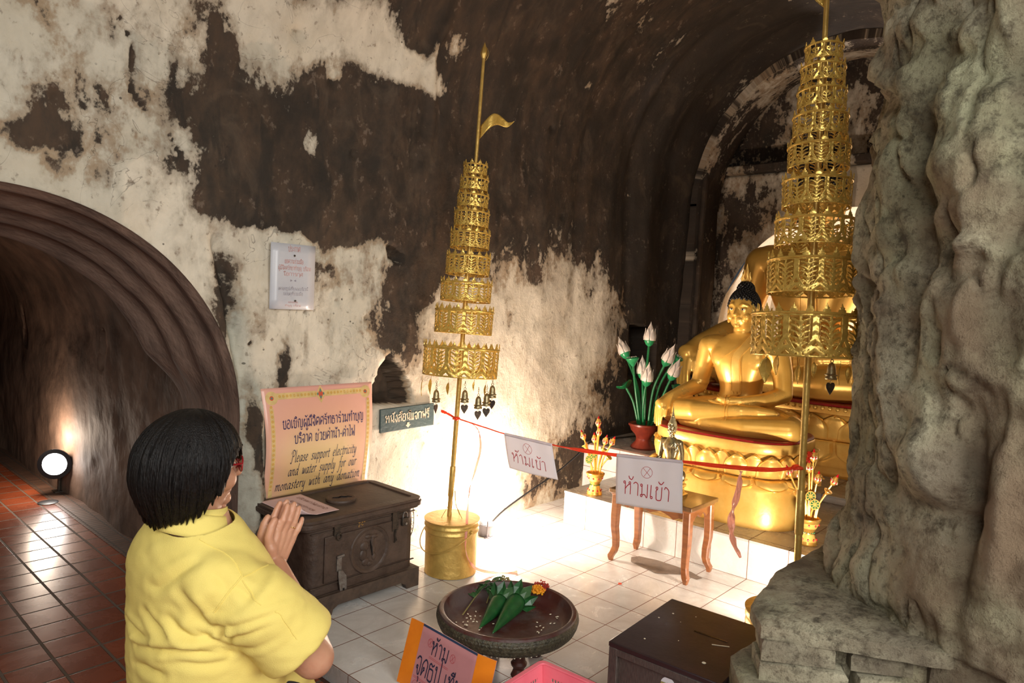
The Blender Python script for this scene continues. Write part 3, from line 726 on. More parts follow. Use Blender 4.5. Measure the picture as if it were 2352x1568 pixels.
# niche recess
def nich(u, v):
    L1 = 1.15; tot = 2*L1+PI*NR; s = u*tot; x = XE+v*1.05
    if s < L1: return Vector((x, NY+NR, NZ-(L1-s)))
    if s > tot-L1: return Vector((x, NY-NR, NZ-(s-(tot-L1))))
    a = (s-L1)/NR; r = NR+.02*math.sin(a*9+v*3)
    return Vector((x, NY+math.cos(a)*r, NZ+math.sin(a)*r))
mb = MB(); mb.grid(90, 20, nich); o = struct('wall_niche', mb, 'wall_end', ang=70)
nv = len(o.data.vertices); uu = np.array([(i % 90)/89*5.4 for i in range(nv)]); vv = np.array([(i//90)/19*1.05 for i in range(nv)])
set_wall_data(o.data, np.stack([uu, vv], -1), np.stack([np.full(nv, -.12), np.full(nv, .3), np.zeros(nv)], -1))
mb = MB(); mb.grid(40, 40, lambda u, v: Vector((XE+1.0+.03*math.sin(u*7)*math.cos(v*9), NY-1.15+2.3*u, -.02+2.4*v))); o = struct('wall_niche_back', mb, 'wall_end')
nv = len(o.data.vertices); g = np.array([[p.co.y, p.co.z] for p in o.data.vertices]); set_wall_data(o.data, g, np.stack([np.full(nv, -.18), np.full(nv, .3), np.zeros(nv)], -1))
# ledge under the lunette, and the hoop in front of the end wall
mb = MB(); mb.box((XE+.03, NY, 2.535), (.20, 2.36, .07)); o = struct('trim_2', mb, 'wall_end', bevel=.012)
nv = len(o.data.vertices); g = np.array([[p.co.y, p.co.z] for p in o.data.vertices]); set_wall_data(o.data, g, np.full((nv, 3), .5))
def hoopf(u, v):
    a = PI*u
    q = [(0, RAD+.06), (0, RAD-.10), (.06, RAD-.135), (.30, RAD-.14), (.36, RAD-.12), (.36, RAD+.06)][int(round(v*5))]
    w = .014*(vnoise([[u*22, q[0]*9, 1]], 5)[0]-.5)
    return Vector((2.27+q[0], YC+math.cos(a)*(q[1]+w), 2.20+math.sin(a)*(q[1]+w)))
mb = MB(); mb.grid(80, 6, hoopf)
for sgn in (1, -1):
    rings = []
    for z in np.linspace(0.0, 2.22, 40):
        w = .012*(vnoise([[z*5, sgn, 2]], 6)[0]-.5); yy = YC+sgn*(RAD-.135+w)
        rings.append([(2.27, yy+sgn*.2, z), (2.27, yy+sgn*.035, z), (2.33, yy, z), (2.57, yy, z), (2.63, yy+sgn*.02, z), (2.63, yy+sgn*.2, z)])
    mb.rings([[Vector(p) for p in r] for r in rings], True)
o = struct('trim_3', mb, 'wall_end', ang=40)
nv = len(o.data.vertices); g = np.array([[p.co.y+p.co.x*.4, p.co.z] for p in o.data.vertices]); gu = np.array([[p.co.x*1.3, math.atan2(p.co.z-2.2, p.co.y-YC)*1.2 if p.co.z > 2.2 else (p.co.z-2.2)*(1 if p.co.y > 0 else -1)] for p in o.data.vertices]); set_wall_data(o.data, gu, np.stack([.62-.20*sstep(g[:, 1], 2.2, 2.8)-.06*sstep(g[:, 1], 2.9, 3.3), np.full(nv, .8), np.zeros(nv)], -1))
# slim drain column beside the niche
mb = MB(); mb.tube([(2.30, .965, .2), (2.31, .97, 1.0), (2.30, .96, 1.8), (2.32, .955, 2.5)], .022, 8)
o = struct('trim_4', mb, 'wall_end'); nv = len(o.data.vertices); set_wall_data(o.data, np.array([[p.co.y, p.co.z] for p in o.data.vertices]), np.stack([np.full(nv, .75), np.full(nv, .2), np.zeros(nv)], -1))

# ---- floors
def tile_mat(name, c1, c2, mortar, w, h, msize, rough, vein=None, off=0.0, bump=.4, squash=1.0, axis='xy', rmul=0.15):
    m, nt, n, b = _nt(name); L = nt.links
    tc = N(nt, 'ShaderNodeTexCoord'); mp = N(nt, 'ShaderNodeMapping')
    if axis == 'xz': mp.inputs['Rotation'].default_value = (-PI/2, 0, 0)
    if axis == 'yz': mp.inputs['Rotation'].default_value = (0, PI/2, PI/2)
    L.new(tc.outputs['Object'], mp.inputs[0])
    br = N(nt, 'ShaderNodeTexBrick', offset=off, squash=squash)
    for k, v in dict(Scale=1.0, Mortar_Size=msize, Mortar_Smooth=.25, Bias=0.0, Brick_Width=w, Row_Height=h).items(): br.inputs[k.replace('_', ' ')].default_value = v
    br.inputs['Color1'].default_value = (*c1, 1); br.inputs['Color2'].default_value = (*c2, 1); br.inputs['Mortar'].default_value = (*mortar, 1)
    L.new(mp.outputs[0], br.inputs['Vector'])
    ns = N(nt, 'ShaderNodeTexNoise', i_Scale=5.0, i_Detail=8.0, i_Roughness=.65, i_Distortion=1.2); L.new(tc.outputs['Object'], ns.inputs['Vector'])
    col = br.outputs['Color']
    if vein:
        nv_ = N(nt, 'ShaderNodeTexNoise', i_Scale=9.0, i_Detail=7.0, i_Roughness=.7, i_Distortion=2.2); L.new(tc.outputs['Object'], nv_.inputs['Vector'])
        r = ramp(nt, [(.485, (0, 0, 0)), (.50, (1, 1, 1)), (.515, (0, 0, 0))]); L.new(nv_.outputs[0], r.inputs[0])
        ms = N(nt, 'ShaderNodeMath', operation='MULTIPLY'); L.new(r.outputs[0], ms.inputs[0])
        r2 = ramp(nt, [(.48, (0, 0, 0)), (.66, (1, 1, 1))]); L.new(ns.outputs[0], r2.inputs[0]); L.new(r2.outputs[0], ms.inputs[1])
        ms2 = N(nt, 'ShaderNodeMath', operation='MULTIPLY'); L.new(ms.outputs[0], ms2.inputs[0]); ms2.inputs[1].default_value = .55
        mx = N(nt, 'ShaderNodeMix', data_type='RGBA'); L.new(ms2.outputs[0], mx.inputs[0]); L.new(col, mx.inputs[6]); mx.inputs[7].default_value = (*vein, 1); col = mx.outputs[2]
    mx = N(nt, 'ShaderNodeMix', data_type='RGBA', blend_type='MULTIPLY'); r3 = ramp(nt, [(.3, (.72, .70, .68)), (.62, (1, 1, 1))]); L.new(ns.outputs[0], r3.inputs[0])
    mx.inputs[0].default_value = .8; L.new(col, mx.inputs[6]); L.new(r3.outputs[0], mx.inputs[7])
    L.new(mx.outputs[2], b.inputs['Base Color'])
    ma = N(nt, 'ShaderNodeMapRange'); L.new(ns.outputs[0], ma.inputs[0]); ma.inputs['From Min'].default_value = .3; ma.inputs['From Max'].default_value = .7
    ma.inputs['To Min'].default_value = rough; ma.inputs['To Max'].default_value = rough+rmul
    ad = N(nt, 'ShaderNodeMath', operation='MAXIMUM'); L.new(ma.outputs[0], ad.inputs[0])
    mm = N(nt, 'ShaderNodeMath', operation='MULTIPLY'); mm.inputs[1].default_value = .8; L.new(br.outputs['Fac'], mm.inputs[0]); L.new(mm.outputs[0], ad.inputs[1])
    L.new(ad.outputs[0], b.inputs['Roughness'])
    bp = N(nt, 'ShaderNodeBump', invert=True); bp.inputs['Strength'].default_value = bump; bp.inputs['Distance'].default_value = .004
    L.new(br.outputs['Fac'], bp.inputs['Height']); L.new(bp.outputs[0], b.inputs['Normal'])
    MATS[name] = m; return m
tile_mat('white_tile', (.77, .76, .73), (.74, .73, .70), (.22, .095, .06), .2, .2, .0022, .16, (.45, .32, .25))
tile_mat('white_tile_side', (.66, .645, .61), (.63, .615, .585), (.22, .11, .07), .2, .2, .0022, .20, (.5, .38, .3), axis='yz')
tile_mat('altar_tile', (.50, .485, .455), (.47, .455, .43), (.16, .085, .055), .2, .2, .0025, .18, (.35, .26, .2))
tile_mat('brick_tile', (.33, .080, .032), (.22, .052, .021), (.15, .105, .075), .16, .16, .006, .24, None, bump=.9, rmul=.07)
tile_mat('brick_edge', (.155, .075, .045), (.11, .055, .035), (.07, .05, .038), .08, .036, .005, .4, None, bump=.9)

mb = MB(); mb.grid(2, 2, lambda u, v: Vector((-5.2+3.58*u, -4.2+10.8*v, -.07))); struct('floor', mb, 'brick_tile')
for o in [bpy.data.objects['floor']]:
    o.location = (0.15, 0.02, 0)
    for v in o.data.vertices: v.co.x -= 0.15; v.co.y -= .02
mb = MB(); mb.grid(2, 2, lambda u, v: Vector((-1.70+.16*u, 1.1+5.4*v, -.068))); struct('trim_5', mb, 'brick_edge')
# tiled platform of the shrine
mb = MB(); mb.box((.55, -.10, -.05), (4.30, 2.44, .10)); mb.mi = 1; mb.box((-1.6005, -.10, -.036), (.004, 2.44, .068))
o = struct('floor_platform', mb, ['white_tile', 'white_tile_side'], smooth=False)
# altar step
def stepblock(name, x0, x1, y0, y1, z0, z1, mats, bev=.004):
    mb = MB(); mb.mi = 0
    c = Vector(((x0+x1)/2, (y0+y1)/2, 0))
    mb.box((c.x, c.y, z1-.006), (x1-x0, y1-y0, .012)); mb.mi = 1; mb.box((c.x, c.y, (z0+z1-.012)/2), (x1-x0-.004, y1-y0-.004, z1-.012-z0))
    return struct(name, mb, mats, smooth=False)
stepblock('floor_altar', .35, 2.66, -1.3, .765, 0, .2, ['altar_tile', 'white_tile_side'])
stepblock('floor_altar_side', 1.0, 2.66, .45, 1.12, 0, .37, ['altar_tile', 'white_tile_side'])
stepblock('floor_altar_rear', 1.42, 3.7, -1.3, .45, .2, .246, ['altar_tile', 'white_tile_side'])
# bare cement patch where tiles have broken away
mb = MB(); pts = []
pat = [(-.005, .005), (.02, .09), (.07, .12), (.11, .10), (.13, .02), (.13, -.08), (.12, -.16), (.09, -.23), (.055, -.22), (.06, -.15), (.015, -.10), (-.02, -.06), (-.01, -.03)]
poly(mb, pat, lambda x, y: Vector((x*1.15+.085, y*1.15+.02, .0012))); o = struct('trim_6', mb, 'concrete')
mb = MB(); poly(mb, [(0, 0), (.02, .012), (.03, .0), (.012, -.012)], lambda x, y: Vector((x-.2, y+.0, .0012))); struct('trim_7', mb, 'ribbon')

# ---- the worn plaster figure / pier on the right and its plinth
def rock_mat():
    m, nt, n, b = _nt('rock'); L = nt.links
    tc = N(nt, 'ShaderNodeTexCoord')
    a = N(nt, 'ShaderNodeTexNoise', i_Scale=4.5, i_Detail=9.0, i_Roughness=.65); L.new(tc.outputs['Object'], a.inputs['Vector'])
    c = N(nt, 'ShaderNodeTexNoise', i_Scale=17.0, i_Detail=7.0, i_Roughness=.7); L.new(tc.outputs['Object'], c.inputs['Vector'])
    d = N(nt, 'ShaderNodeTexNoise', i_Scale=2.1, i_Detail=3.0); L.new(tc.outputs['Object'], d.inputs['Vector'])
    r = ramp(nt, [(.30, (.15, .120, .088)), (.43, (.30, .270, .205)), (.58, (.40, .375, .295)), (.72, (.47, .445, .36))]); L.new(a.outputs[0], r.inputs[0])
    r2 = ramp(nt, [(.34, (.25, .23, .20)), (.50, (1, 1, 1))]); L.new(c.outputs[0], r2.inputs[0])
    e = N(nt, 'ShaderNodeTexNoise', i_Scale=62.0, i_Detail=5.0, i_Roughness=.7); L.new(tc.outputs['Object'], e.inputs['Vector'])
    r4 = ramp(nt, [(.36, (.35, .33, .30)), (.47, (1, 1, 1))]); L.new(e.outputs[0], r4.inputs[0])
    mx0 = N(nt, 'ShaderNodeMix', data_type='RGBA', blend_type='MULTIPLY'); mx0.inputs[0].default_value = .8; L.new(r2.outputs[0], mx0.inputs[6]); L.new(r4.outputs[0], mx0.inputs[7])
    gn = N(nt, 'ShaderNodeTexNoise', i_Scale=3.1, i_Detail=6.0); mg = N(nt, 'ShaderNodeMapping'); mg.inputs['Location'].default_value = (7, 3, 1); L.new(tc.outputs['Object'], mg.inputs[0]); L.new(mg.outputs[0], gn.inputs['Vector'])
    r5 = ramp(nt, [(.44, (1, 1, 1)), (.60, (.86, .92, .82))]); L.new(gn.outputs[0], r5.inputs[0])
    mxg = N(nt, 'ShaderNodeMix', data_type='RGBA', blend_type='MULTIPLY'); mxg.inputs[0].default_value = 1.0; L.new(mx0.outputs[2], mxg.inputs[6]); L.new(r5.outputs[0], mxg.inputs[7])
    mx = N(nt, 'ShaderNodeMix', data_type='RGBA', blend_type='MULTIPLY'); mx.inputs[0].default_value = .95; L.new(r.outputs[0], mx.inputs[6]); L.new(mxg.outputs[2], mx.inputs[7])
    r3 = ramp(nt, [(.52, (0, 0, 0)), (.68, (1, 1, 1))]); L.new(d.outputs[0], r3.inputs[0])
    mx2 = N(nt, 'ShaderNodeMix', data_type='RGBA'); L.new(r3.outputs[0], mx2.inputs[0]); L.new(mx.outputs[2], mx2.inputs[6]); mx2.inputs[7].default_value = (.20, .145, .10, 1)
    at = N(nt, 'ShaderNodeAttribute', attribute_name='stain'); sp = N(nt, 'ShaderNodeSeparateColor'); L.new(at.outputs['Color'], sp.inputs[0])
    mx3 = N(nt, 'ShaderNodeMix', data_type='RGBA'); L.new(sp.outputs[0], mx3.inputs[0]); L.new(mx2.outputs[2], mx3.inputs[6]); mx3.inputs[7].default_value = (.075, .055, .042, 1)
    mx4 = N(nt, 'ShaderNodeMix', data_type='RGBA', blend_type='MULTIPLY'); mx4.inputs[0].default_value = 1.0; L.new(mx3.outputs[2], mx4.inputs[6]); mx4.inputs[7].default_value = (1.45, 1.41, 1.24, 1)
    L.new(mx4.outputs[2], b.inputs['Base Color']); b.inputs['Roughness'].default_value = .9
    bp = N(nt, 'ShaderNodeBump'); bp.inputs['Strength'].default_value = .55; bp.inputs['Distance'].default_value = .02
    ad0 = N(nt, 'ShaderNodeMath', operation='ADD'); L.new(a.outputs[0], ad0.inputs[0]); L.new(c.outputs[0], ad0.inputs[1])
    em = N(nt, 'ShaderNodeMath', operation='MULTIPLY'); em.inputs[1].default_value = .5; L.new(e.outputs[0], em.inputs[0]); ad = N(nt, 'ShaderNodeMath', operation='ADD'); L.new(ad0.outputs[0], ad.inputs[0]); L.new(em.outputs[0], ad.inputs[1])
    L.new(ad.outputs[0], bp.inputs['Height'])
    h2 = N(nt, 'ShaderNodeTexNoise', i_Scale=34.0, i_Detail=10.0, i_Roughness=.72); L.new(tc.outputs['Object'], h2.inputs['Vector'])
    b2 = N(nt, 'ShaderNodeBump'); b2.inputs['Strength'].default_value = .9; b2.inputs['Distance'].default_value = .016
    L.new(h2.outputs[0], b2.inputs['Height']); L.new(bp.outputs[0], b2.inputs['Normal']); L.new(b2.outputs[0], b.inputs['Normal'])
    MATS['rock'] = m
rock_mat()
RB = np.array([(.35, -1.34), (0.0, -1.16), (-.42, -1.09), (-.75, -1.14), (-.98, -1.27), (-1.12, -1.45), (-1.2, -1.7), (-1.2, -2.0), (-1.1, -2.3), (.35, -2.3), (.35, -1.34)])
rseg = np.r_[0, np.cumsum(np.linalg.norm(np.diff(RB, axis=0), axis=1))]
ss = np.concatenate([np.linspace(0, .9, 40), np.linspace(.91, 2.3, 190), np.linspace(2.32, rseg[-1], 30)[:-1]])
hh = np.linspace(.545, 3.3, 230)
Sg, Hg = np.meshgrid(ss, hh)
sm = lambda q: np.interp(q, rseg, RB[:, 0]), 
bx_ = sum(np.interp((Sg+o_) % rseg[-1], rseg, RB[:, 0]) for o_ in (-.09, -.045, 0, .045, .09))/5
by_ = sum(np.interp((Sg+o_) % rseg[-1], rseg, RB[:, 1]) for o_ in (-.09, -.045, 0, .045, .09))/5
tx = np.gradient(bx_, axis=1)/np.gradient(Sg, axis=1); ty = np.gradient(by_, axis=1)/np.gradient(Sg, axis=1); tl_ = np.hypot(tx, ty)+1e-9
nxr, nyr = ty/tl_*-1*-1, -tx/tl_*-1*-1
sgn = np.sign((nxr*(bx_+.45)+nyr*(by_+1.75)).mean()); nxr, nyr = nxr*sgn, nyr*sgn
dr = np.zeros_like(Sg); R3 = np.stack([bx_, by_, Hg], -1).reshape(-1, 3)
wob = .06*(fbm(R3*3, 3, 71).reshape(Sg.shape)-.5)
for (s0, h0, rs, rh, a) in ((1.66, 1.69, .085, .19, .085), (1.67, 1.37, .07, .13, .05), (1.70, 1.22, .08, .08, .03), (1.63, .985, .065, .085, .085), (1.64, .87, .08, .035, -.045), (1.715, .90, .018, .24, -.032), (1.42, 1.60, .08, .40, .045), (1.49, 1.08, .10, .22, .03), (1.54, 1.66, .028, .30, -.040), (1.77, 1.85, .035, .35, -.035), (1.63, .70, .10, .10, .03), (1.78, .95, .035, .22, .05), (1.46, 2.04, .09, .20, .02), (1.62, 1.52, .05, .03, -.03), (1.52, 1.22, .03, .12, -.025), (1.30, 1.25, .06, .5, .02), (1.2, 2.3, .2, .25, -.02), (1.3, .62, .3, .10, .06), (1.85, 1.5, .05, .5, .04)):
    dr += a*np.exp(-((Sg+wob-s0)/rs)**2-((Hg+wob-h0)/rh)**2)
dr += (fbm(R3*2.2, 4, 72).reshape(Sg.shape)-.5)*.11+(fbm(R3*9, 5, 73).reshape(Sg.shape)-.5)*.040+.018*(fbm(R3*34, 3, 77).reshape(Sg.shape)-.5)+(np.abs(fbm(R3*16, 4, 76).reshape(Sg.shape)-.5))*-.030
_rf = np.random.RandomState(5)
def facets(cell, grad, soft):
    su, hu = Sg+.25*cell*(fbm(R3*4/cell*.2, 2, 78).reshape(Sg.shape)-.5), Hg
    gi = np.floor(su/cell).astype(int); gj = np.floor(hu/cell).astype(int); H_ = lambda i, j, k: _TAB[(i*7919+j*104729+k*1299709) % 4093]
    b1 = np.full(Sg.shape, 9.0); val = np.zeros(Sg.shape)
    for di in (-1, 0, 1):
        for dj in (-1, 0, 1):
            i, j = gi+di, gj+dj; cx = (i+.15+.7*H_(i, j, 1))*cell; cy = (j+.15+.7*H_(i, j, 2))*cell; d = np.hypot(su-cx, (hu-cy)*.85)
            v = ((su-cx)*(H_(i, j, 3)-.5)+(hu-cy)*(H_(i, j, 4)-.5))*2*grad+(H_(i, j, 5)-.5)*cell*.16
            k = d < b1; b1 = np.where(k, d, b1); val = np.where(k, v, val)
    return val
dr += (facets(.24, .26, 0)+facets(.10, .30, 0))*(.35+.65*sstep(Hg, .95, 1.45))
for _ in range(1): dr[:, 1:-1] = (dr[:, :-2]+2*dr[:, 1:-1]+dr[:, 2:])/4; dr[1:-1] = (dr[:-2]+2*dr[1:-1]+dr[2:])/4
ridge = np.abs(fbm(R3*np.array([5, 5, 2.2]), 4, 74).reshape(Sg.shape)-.5)
dr -= .016*np.exp(-(ridge/.018)**2)
dr += .010*(fbm(R3*28, 4, 79).reshape(Sg.shape)-.5)
dr = np.where((Sg > 2.4) | (Sg < .3), dr*.3, dr)
Vr = np.stack([bx_+nxr*dr, by_+nyr*dr, Hg], -1)
mb = MB(); nS = len(ss)
mb.rings([[Vector(p) for p in row] for row in Vr], True, True)
ro = mb.build('weathered_figure', 'rock', ang=80)
st = np.zeros((len(ro.data.vertices), 3), np.float32)
st[:, 0] = (.75*np.exp(-((Sg-1.665)/.055)**2-((Hg-.97)/.10)**2)+.6*np.exp(-((Sg-1.735)/.03)**2-((Hg-.92)/.25)**2)+.7*np.exp(-((Sg-1.81)/.035)**2-((Hg-1.85)/.5)**2)+.45*np.exp(-((Sg-1.52)/.05)**2-((Hg-1.80)/.25)**2)).ravel()*np.clip(fbm(R3*6, 4, 75)*1.8-.35, 0, 1)
aa = ro.data.color_attributes.new('stain', 'FLOAT_COLOR', 'POINT'); aa.data.foreach_set('color', np.concatenate([st, np.ones((len(st), 1), np.float32)], 1).ravel())
tag(ro, 'tall eroded grey plaster figure rising from the brick plinth at the right', 'statue')

def rough_block(name, poly_, z0, z1, parent, amp=.02, seed=0, res=.02, mat='rock', lean=0.0):
    """closed block with a worn outline and a lumpy surface"""
    P = [Vector((*p, 0)) for p in poly_]; out = []
    for a, b in zip(P, P[1:]+P[:1]):
        k = max(2, int((b-a).length/res)); out += [a.lerp(b, i/k) for i in range(k)]
    cx = sum(p.x for p in P)/len(P); cy = sum(p.y for p in P)/len(P)
    nz = max(3, int((z1-z0)/res)); rings = []
    prof = [(1.0, z0+(z1-z0)*i/nz) for i in range(nz+1)]
    prof += [(1-.02*k, z1+.004*k) for k in (1, 2)]+[(.8, z1+.010), (.55, z1+.010), (.3, z1+.012), (.02, z1+.012)]
    for f, z in prof:
        rg = []
        for p in out:
            q = Vector((cx+(p.x-cx)*f, cy+(p.y-cy)*f, z)); rg.append(q)
        rings.append(rg)
    arr = np.array([[tuple(p) for p in r] for r in rings]); n3 = arr.reshape(-1, 3)
    d = ((fbm(n3*5+seed*3.3, 4, 81+seed)-.5)*amp*2+(fbm(n3*22+seed, 3, 91+seed)-.5)*amp).reshape(arr.shape[:2])
    dirx = arr[..., 0]-cx; diry = arr[..., 1]-cy; ln = np.hypot(dirx, diry)+1e-6
    fall = np.where(np.arange(arr.shape[0])[:, None] > nz, .5, 1.0)
    arr[..., 0] += dirx/ln*d*fall; arr[..., 1] += diry/ln*d*fall; arr[..., 2] += np.where(np.arange(arr.shape[0])[:, None] >= nz-1, d*.5, 0)
    mb = MB(); mb.rings([[Vector(p) for p in r] for r in arr], True, True)
    o = mb.build(name, mat, parent, ang=50)
    a = o.data.color_attributes.new('stain', 'FLOAT_COLOR', 'POINT'); c = np.zeros((len(o.data.vertices), 4), np.float32); c[:, 3] = 1
    c[:, 0] = np.clip(fbm(np.array([tuple(v.co) for v in o.data.vertices])*7+seed, 4, 95)*2.2-.95, 0, .8)
    a.data.foreach_set('color', c.ravel()); return o
pl = thing('brick_plinth', 'broken plastered brick plinth carrying the eroded figure, bottom right', 'plinth', (0, 0, 0))
rough_block('plinth_top', [(-1.31, -1.12), (-1.22, -1.05), (-.93, -1.01), (-.4, -1.03), (.45, -1.05), (.45, -1.6), (-.7, -1.6), (-1.12, -1.50)], .515, .55, pl, .014, 1)
rough_block('core', [(-1.22, -1.16), (-1.10, -1.06), (-.4, -1.06), (.45, -1.07), (.45, -1.6), (-.7, -1.6), (-1.06, -1.50)], .0, .52, pl, .012, 2)
for k, (px_, py_, qx, qy, z0, z1) in enumerate([(-1.305, -1.125, -1.222, -1.275, .462, .510), (-1.200, -1.312, -1.138, -1.425, .462, .500), (-1.322, -1.125, -1.215, -1.300, .410, .455), (-1.200, -1.325, -1.140, -1.42, .408, .450)]):
    a = Vector((px_, py_)); b = Vector((qx, qy)); d = (b-a).normalized(); n_ = Vector((-d.y, d.x))*-1
    n_ = Vector((-d.y, d.x)) if Vector((-d.y, d.x)).x > 0 else -Vector((-d.y, d.x))
    rough_block('brick', [tuple(a-n_*(.012, -.006, .0, .014)[k]), tuple(a+n_*.12), tuple(b+n_*.12), tuple(b-n_*(.004, -.012, .012, -.004)[k])], z0+.004, z1-.004, pl, .014, 5+k, .012)
rough_block('plinth_base', [(-1.36, -1.10), (-1.24, -1.02), (-.9, -1.05), (-.9, -1.6), (-1.10, -1.55)], .0, .405, pl, .008, 11)
rough_block('side_block', [(-1.10, -1.46), (-1.0, -1.40), (-.78, -1.48), (-.80, -1.9), (-1.16, -1.9)], .0, .60, pl, .010, 13)
# ================================================================== OBJECTS
def rrect(x0, x1, y0, y1, r, n=5, corners=(1, 1, 1, 1)):
    """rounded rectangle, ccw from lower left"""
    P = []
    for (cx, cy, a0, on) in ((x0, y0, PI, corners[0]), (x1, y0, 1.5*PI, corners[1]), (x1, y1, 0, corners[2]), (x0, y1, .5*PI, corners[3])):
        if not on: P.append((cx, cy)); continue
        ox = cx+(r if cx == x0 else -r); oy = cy+(r if cy == y0 else -r)
        for k in range(n+1):
            a = a0+.5*PI*k/n; P.append((ox+math.cos(a)*r, oy+math.sin(a)*r))
    return P

# ---------------------------------------------------------------- donation chest by the wall
ch = thing('donation_chest', 'old dark wooden chest with carved round medallion standing against the left wall', 'chest', (-1.205, .855, 0))
X = lambda x: x+1.205
Yc = lambda y: y-.855
mb = MB(); mb.prism(rrect(X(-1.485), X(-.925), Yc(.660), Yc(1.045), .045), .075, .378); mb.build('body', 'chest_wood', ch, bevel=.003)
mb = MB(); mb.prism(rrect(X(-1.525), X(-.885), Yc(.637), Yc(1.062), .05), .376, .398); mb.prism(rrect(X(-1.515), X(-.895), Yc(.647), Yc(1.056), .045), .366, .378)
lid = mb.build('lid', 'chest_wood', ch, bevel=.004)
mb = MB(); out = rrect(X(-1.520), X(-.890), Yc(.642), Yc(1.057), .048, 5); inn_ = rrect(X(-1.492), X(-.925), Yc(.690), Yc(1.030), .012, 5)
n = len(out); vs = []
for z in (.397, .410): vs += [(x, y, z) for x, y in out]+[(x, y, z) for x, y in inn_]
fs = []
for i in range(n):
    j = (i+1) % n
    fs += [(i, j, 2*n+j, 2*n+i), (n+j, n+i, 3*n+i, 3*n+j), (2*n+i, 2*n+j, 3*n+j, 3*n+i), (i, n+i, n+j, j)]
mb.add(vs, fs); mb.build('lid_border', 'chest_wood', lid, bevel=.002)
mb = MB(); mb.prism(rrect(X(-1.49), X(-.927), Yc(.692), Yc(1.028), .01), .396, .4025); mb.build('lid_panel', 'chest_dust', lid, label='dusty sunk panel of the lid')
mb = MB(); mb.lathe([(.066, .4025), (.069, .410), (.067, .417), (.060, .419), (.056, .4165), (.02, .4175)], 40, (X(-1.205), Yc(.852), 0)); mb.build('slot_disc', 'chest_wood', lid)
mb = MB(); rr_ = random.Random(4)
pts = [Vector((X(-1.245)+.085*t, Yc(.865)-.03*t+.004*math.sin(t*17), .4185)) for t in [i/10 for i in range(11)]]
mb.tube(pts, [.001+.004*math.sin(PI*i/10) for i in range(11)], 6); mb.build('coin_slot', 'eye_dark', lid)
# plinth frame with bracket feet
mb = MB()
prof = [(X(-1.495), .0), (X(-1.385), .0), (X(-1.378), .022), (X(-1.355), .036), (X(-1.02), .036), (X(-.995), .022), (X(-.985), .0), (X(-.915), .0), (X(-.915), .088), (X(-1.495), .088)]
mb.prism(prof, 0, .03, lambda p: Vector((p.x, Yc(.632)+p.z, p.y)))
mb.prism(prof, 0, .03, lambda p: Vector((p.x, Yc(1.018)+p.z, p.y)))
side = [(Yc(.662), .0), (Yc(.715), .0), (Yc(.73), .036), (Yc(.95), .036), (Yc(.965), .0), (Yc(1.018), .0), (Yc(1.018), .088), (Yc(.662), .088)]
for xx in (X(-1.495), X(-.945)): mb.prism(side, 0, .03, lambda p: Vector((xx+p.z, p.x, p.y)))
mb.build('base', 'chest_base', ch, bevel=.002)
YF = Yc(.660)
mb = MB(); mb.box((X(-1.205), YF-.004, .084), (.57, .014, .010)); mb.box((X(-1.205), YF-.003, .125), (.545, .010, .004)); mb.box((X(-1.205), YF-.002, .352), (.545, .008, .004)); mb.build('moulding', 'chest_base', ch, bevel=.001)
mb = MB(); mb.box((X(-1.195), YF-.004, .232), (.440, .010, .195)); door = mb.build('door', 'chest_wood', ch, bevel=.003)
mb = MB(); mb.lathe([(.086, 0), (.093, .004), (.100, .005), (.104, .001)], 48, (X(-1.187), YF-.009, .228), caps=False, R=Matrix.Rotation(PI/2, 3, 'X')); med = mb.build('medallion', 'chest_wood', door)
mb = MB()   # carved relief inside the ring
for (dx, dz, rx, rz) in ((-.028, .02, .024, .022), (-.035, -.018, .020, .026), (-.022, -.05, .020, .018), (.0, -.062, .016, .012), (.012, .03, .010, .034), (.016, -.006, .013, .024), (.022, -.035, .012, .016), (.02, .055, .022, .010), (-.008, .06, .02, .010)):
    mb.sphere((X(-1.187)+dx, YF-.009, .228+dz), (rx, .007, rz), 14, 8)
mb.build('relief', 'chest_wood', med)
mb = MB(); mb.tube([(X(-1.187), YF-.012, .268), (X(-1.182), YF-.014, .235), (X(-1.175), YF-.013, .20)], [.002, .005, .002], 6); mb.build('crack', 'eye_dark', med)
mb = MB(); mb.box((X(-1.359), YF-.008, .352), (.030, .012, .052)); mb.tube([(X(-1.352)+.011*math.cos(a), YF-.018, .324+.013*math.sin(a)) for a in [2*PI*i/14 for i in range(15)]], .0045, 6); mb.build('hasp', 'dark_metal', ch)
mb = MB(); mb.box((X(-1.052), YF-.008, .325), (.034, .012, .085)); mb.tube([(X(-1.052), YF-.012, .29), (X(-1.056), YF-.013, .262), (X(-1.05), YF-.012, .245), (X(-1.055), YF-.010, .228)], [.013, .009, .014, .004], 8, flat=.35); mb.box((X(-1.02), YF-.010, .352), (.06, .004, .010)); mb.build('hasp', 'dark_metal', ch)
pk = MB(); pk.box((X(-1.004), YF-.020, .318), (.038, .016, .036)); pad = pk.build('padlock', 'dark_metal', ch, bevel=.003)
mb = MB(); mb.tube([(X(-1.004)-.012, YF-.020, .334), (X(-1.004)-.012, YF-.020, .350), (X(-1.004)-.006, YF-.020, .361), (X(-1.004)+.006, YF-.020, .361), (X(-1.004)+.012, YF-.020, .350), (X(-1.004)+.012, YF-.020, .334)], .0028, 8); mb.build('shackle', 'steel', pad)
mb = MB(); mb.lathe([(.004, 0), (.006, .002), (.003, .003)], 14, (X(-1.003), YF-.028, .309), R=Matrix.Rotation(PI/2, 3, 'X')); mb.build('keyhole', 'steel', pad)
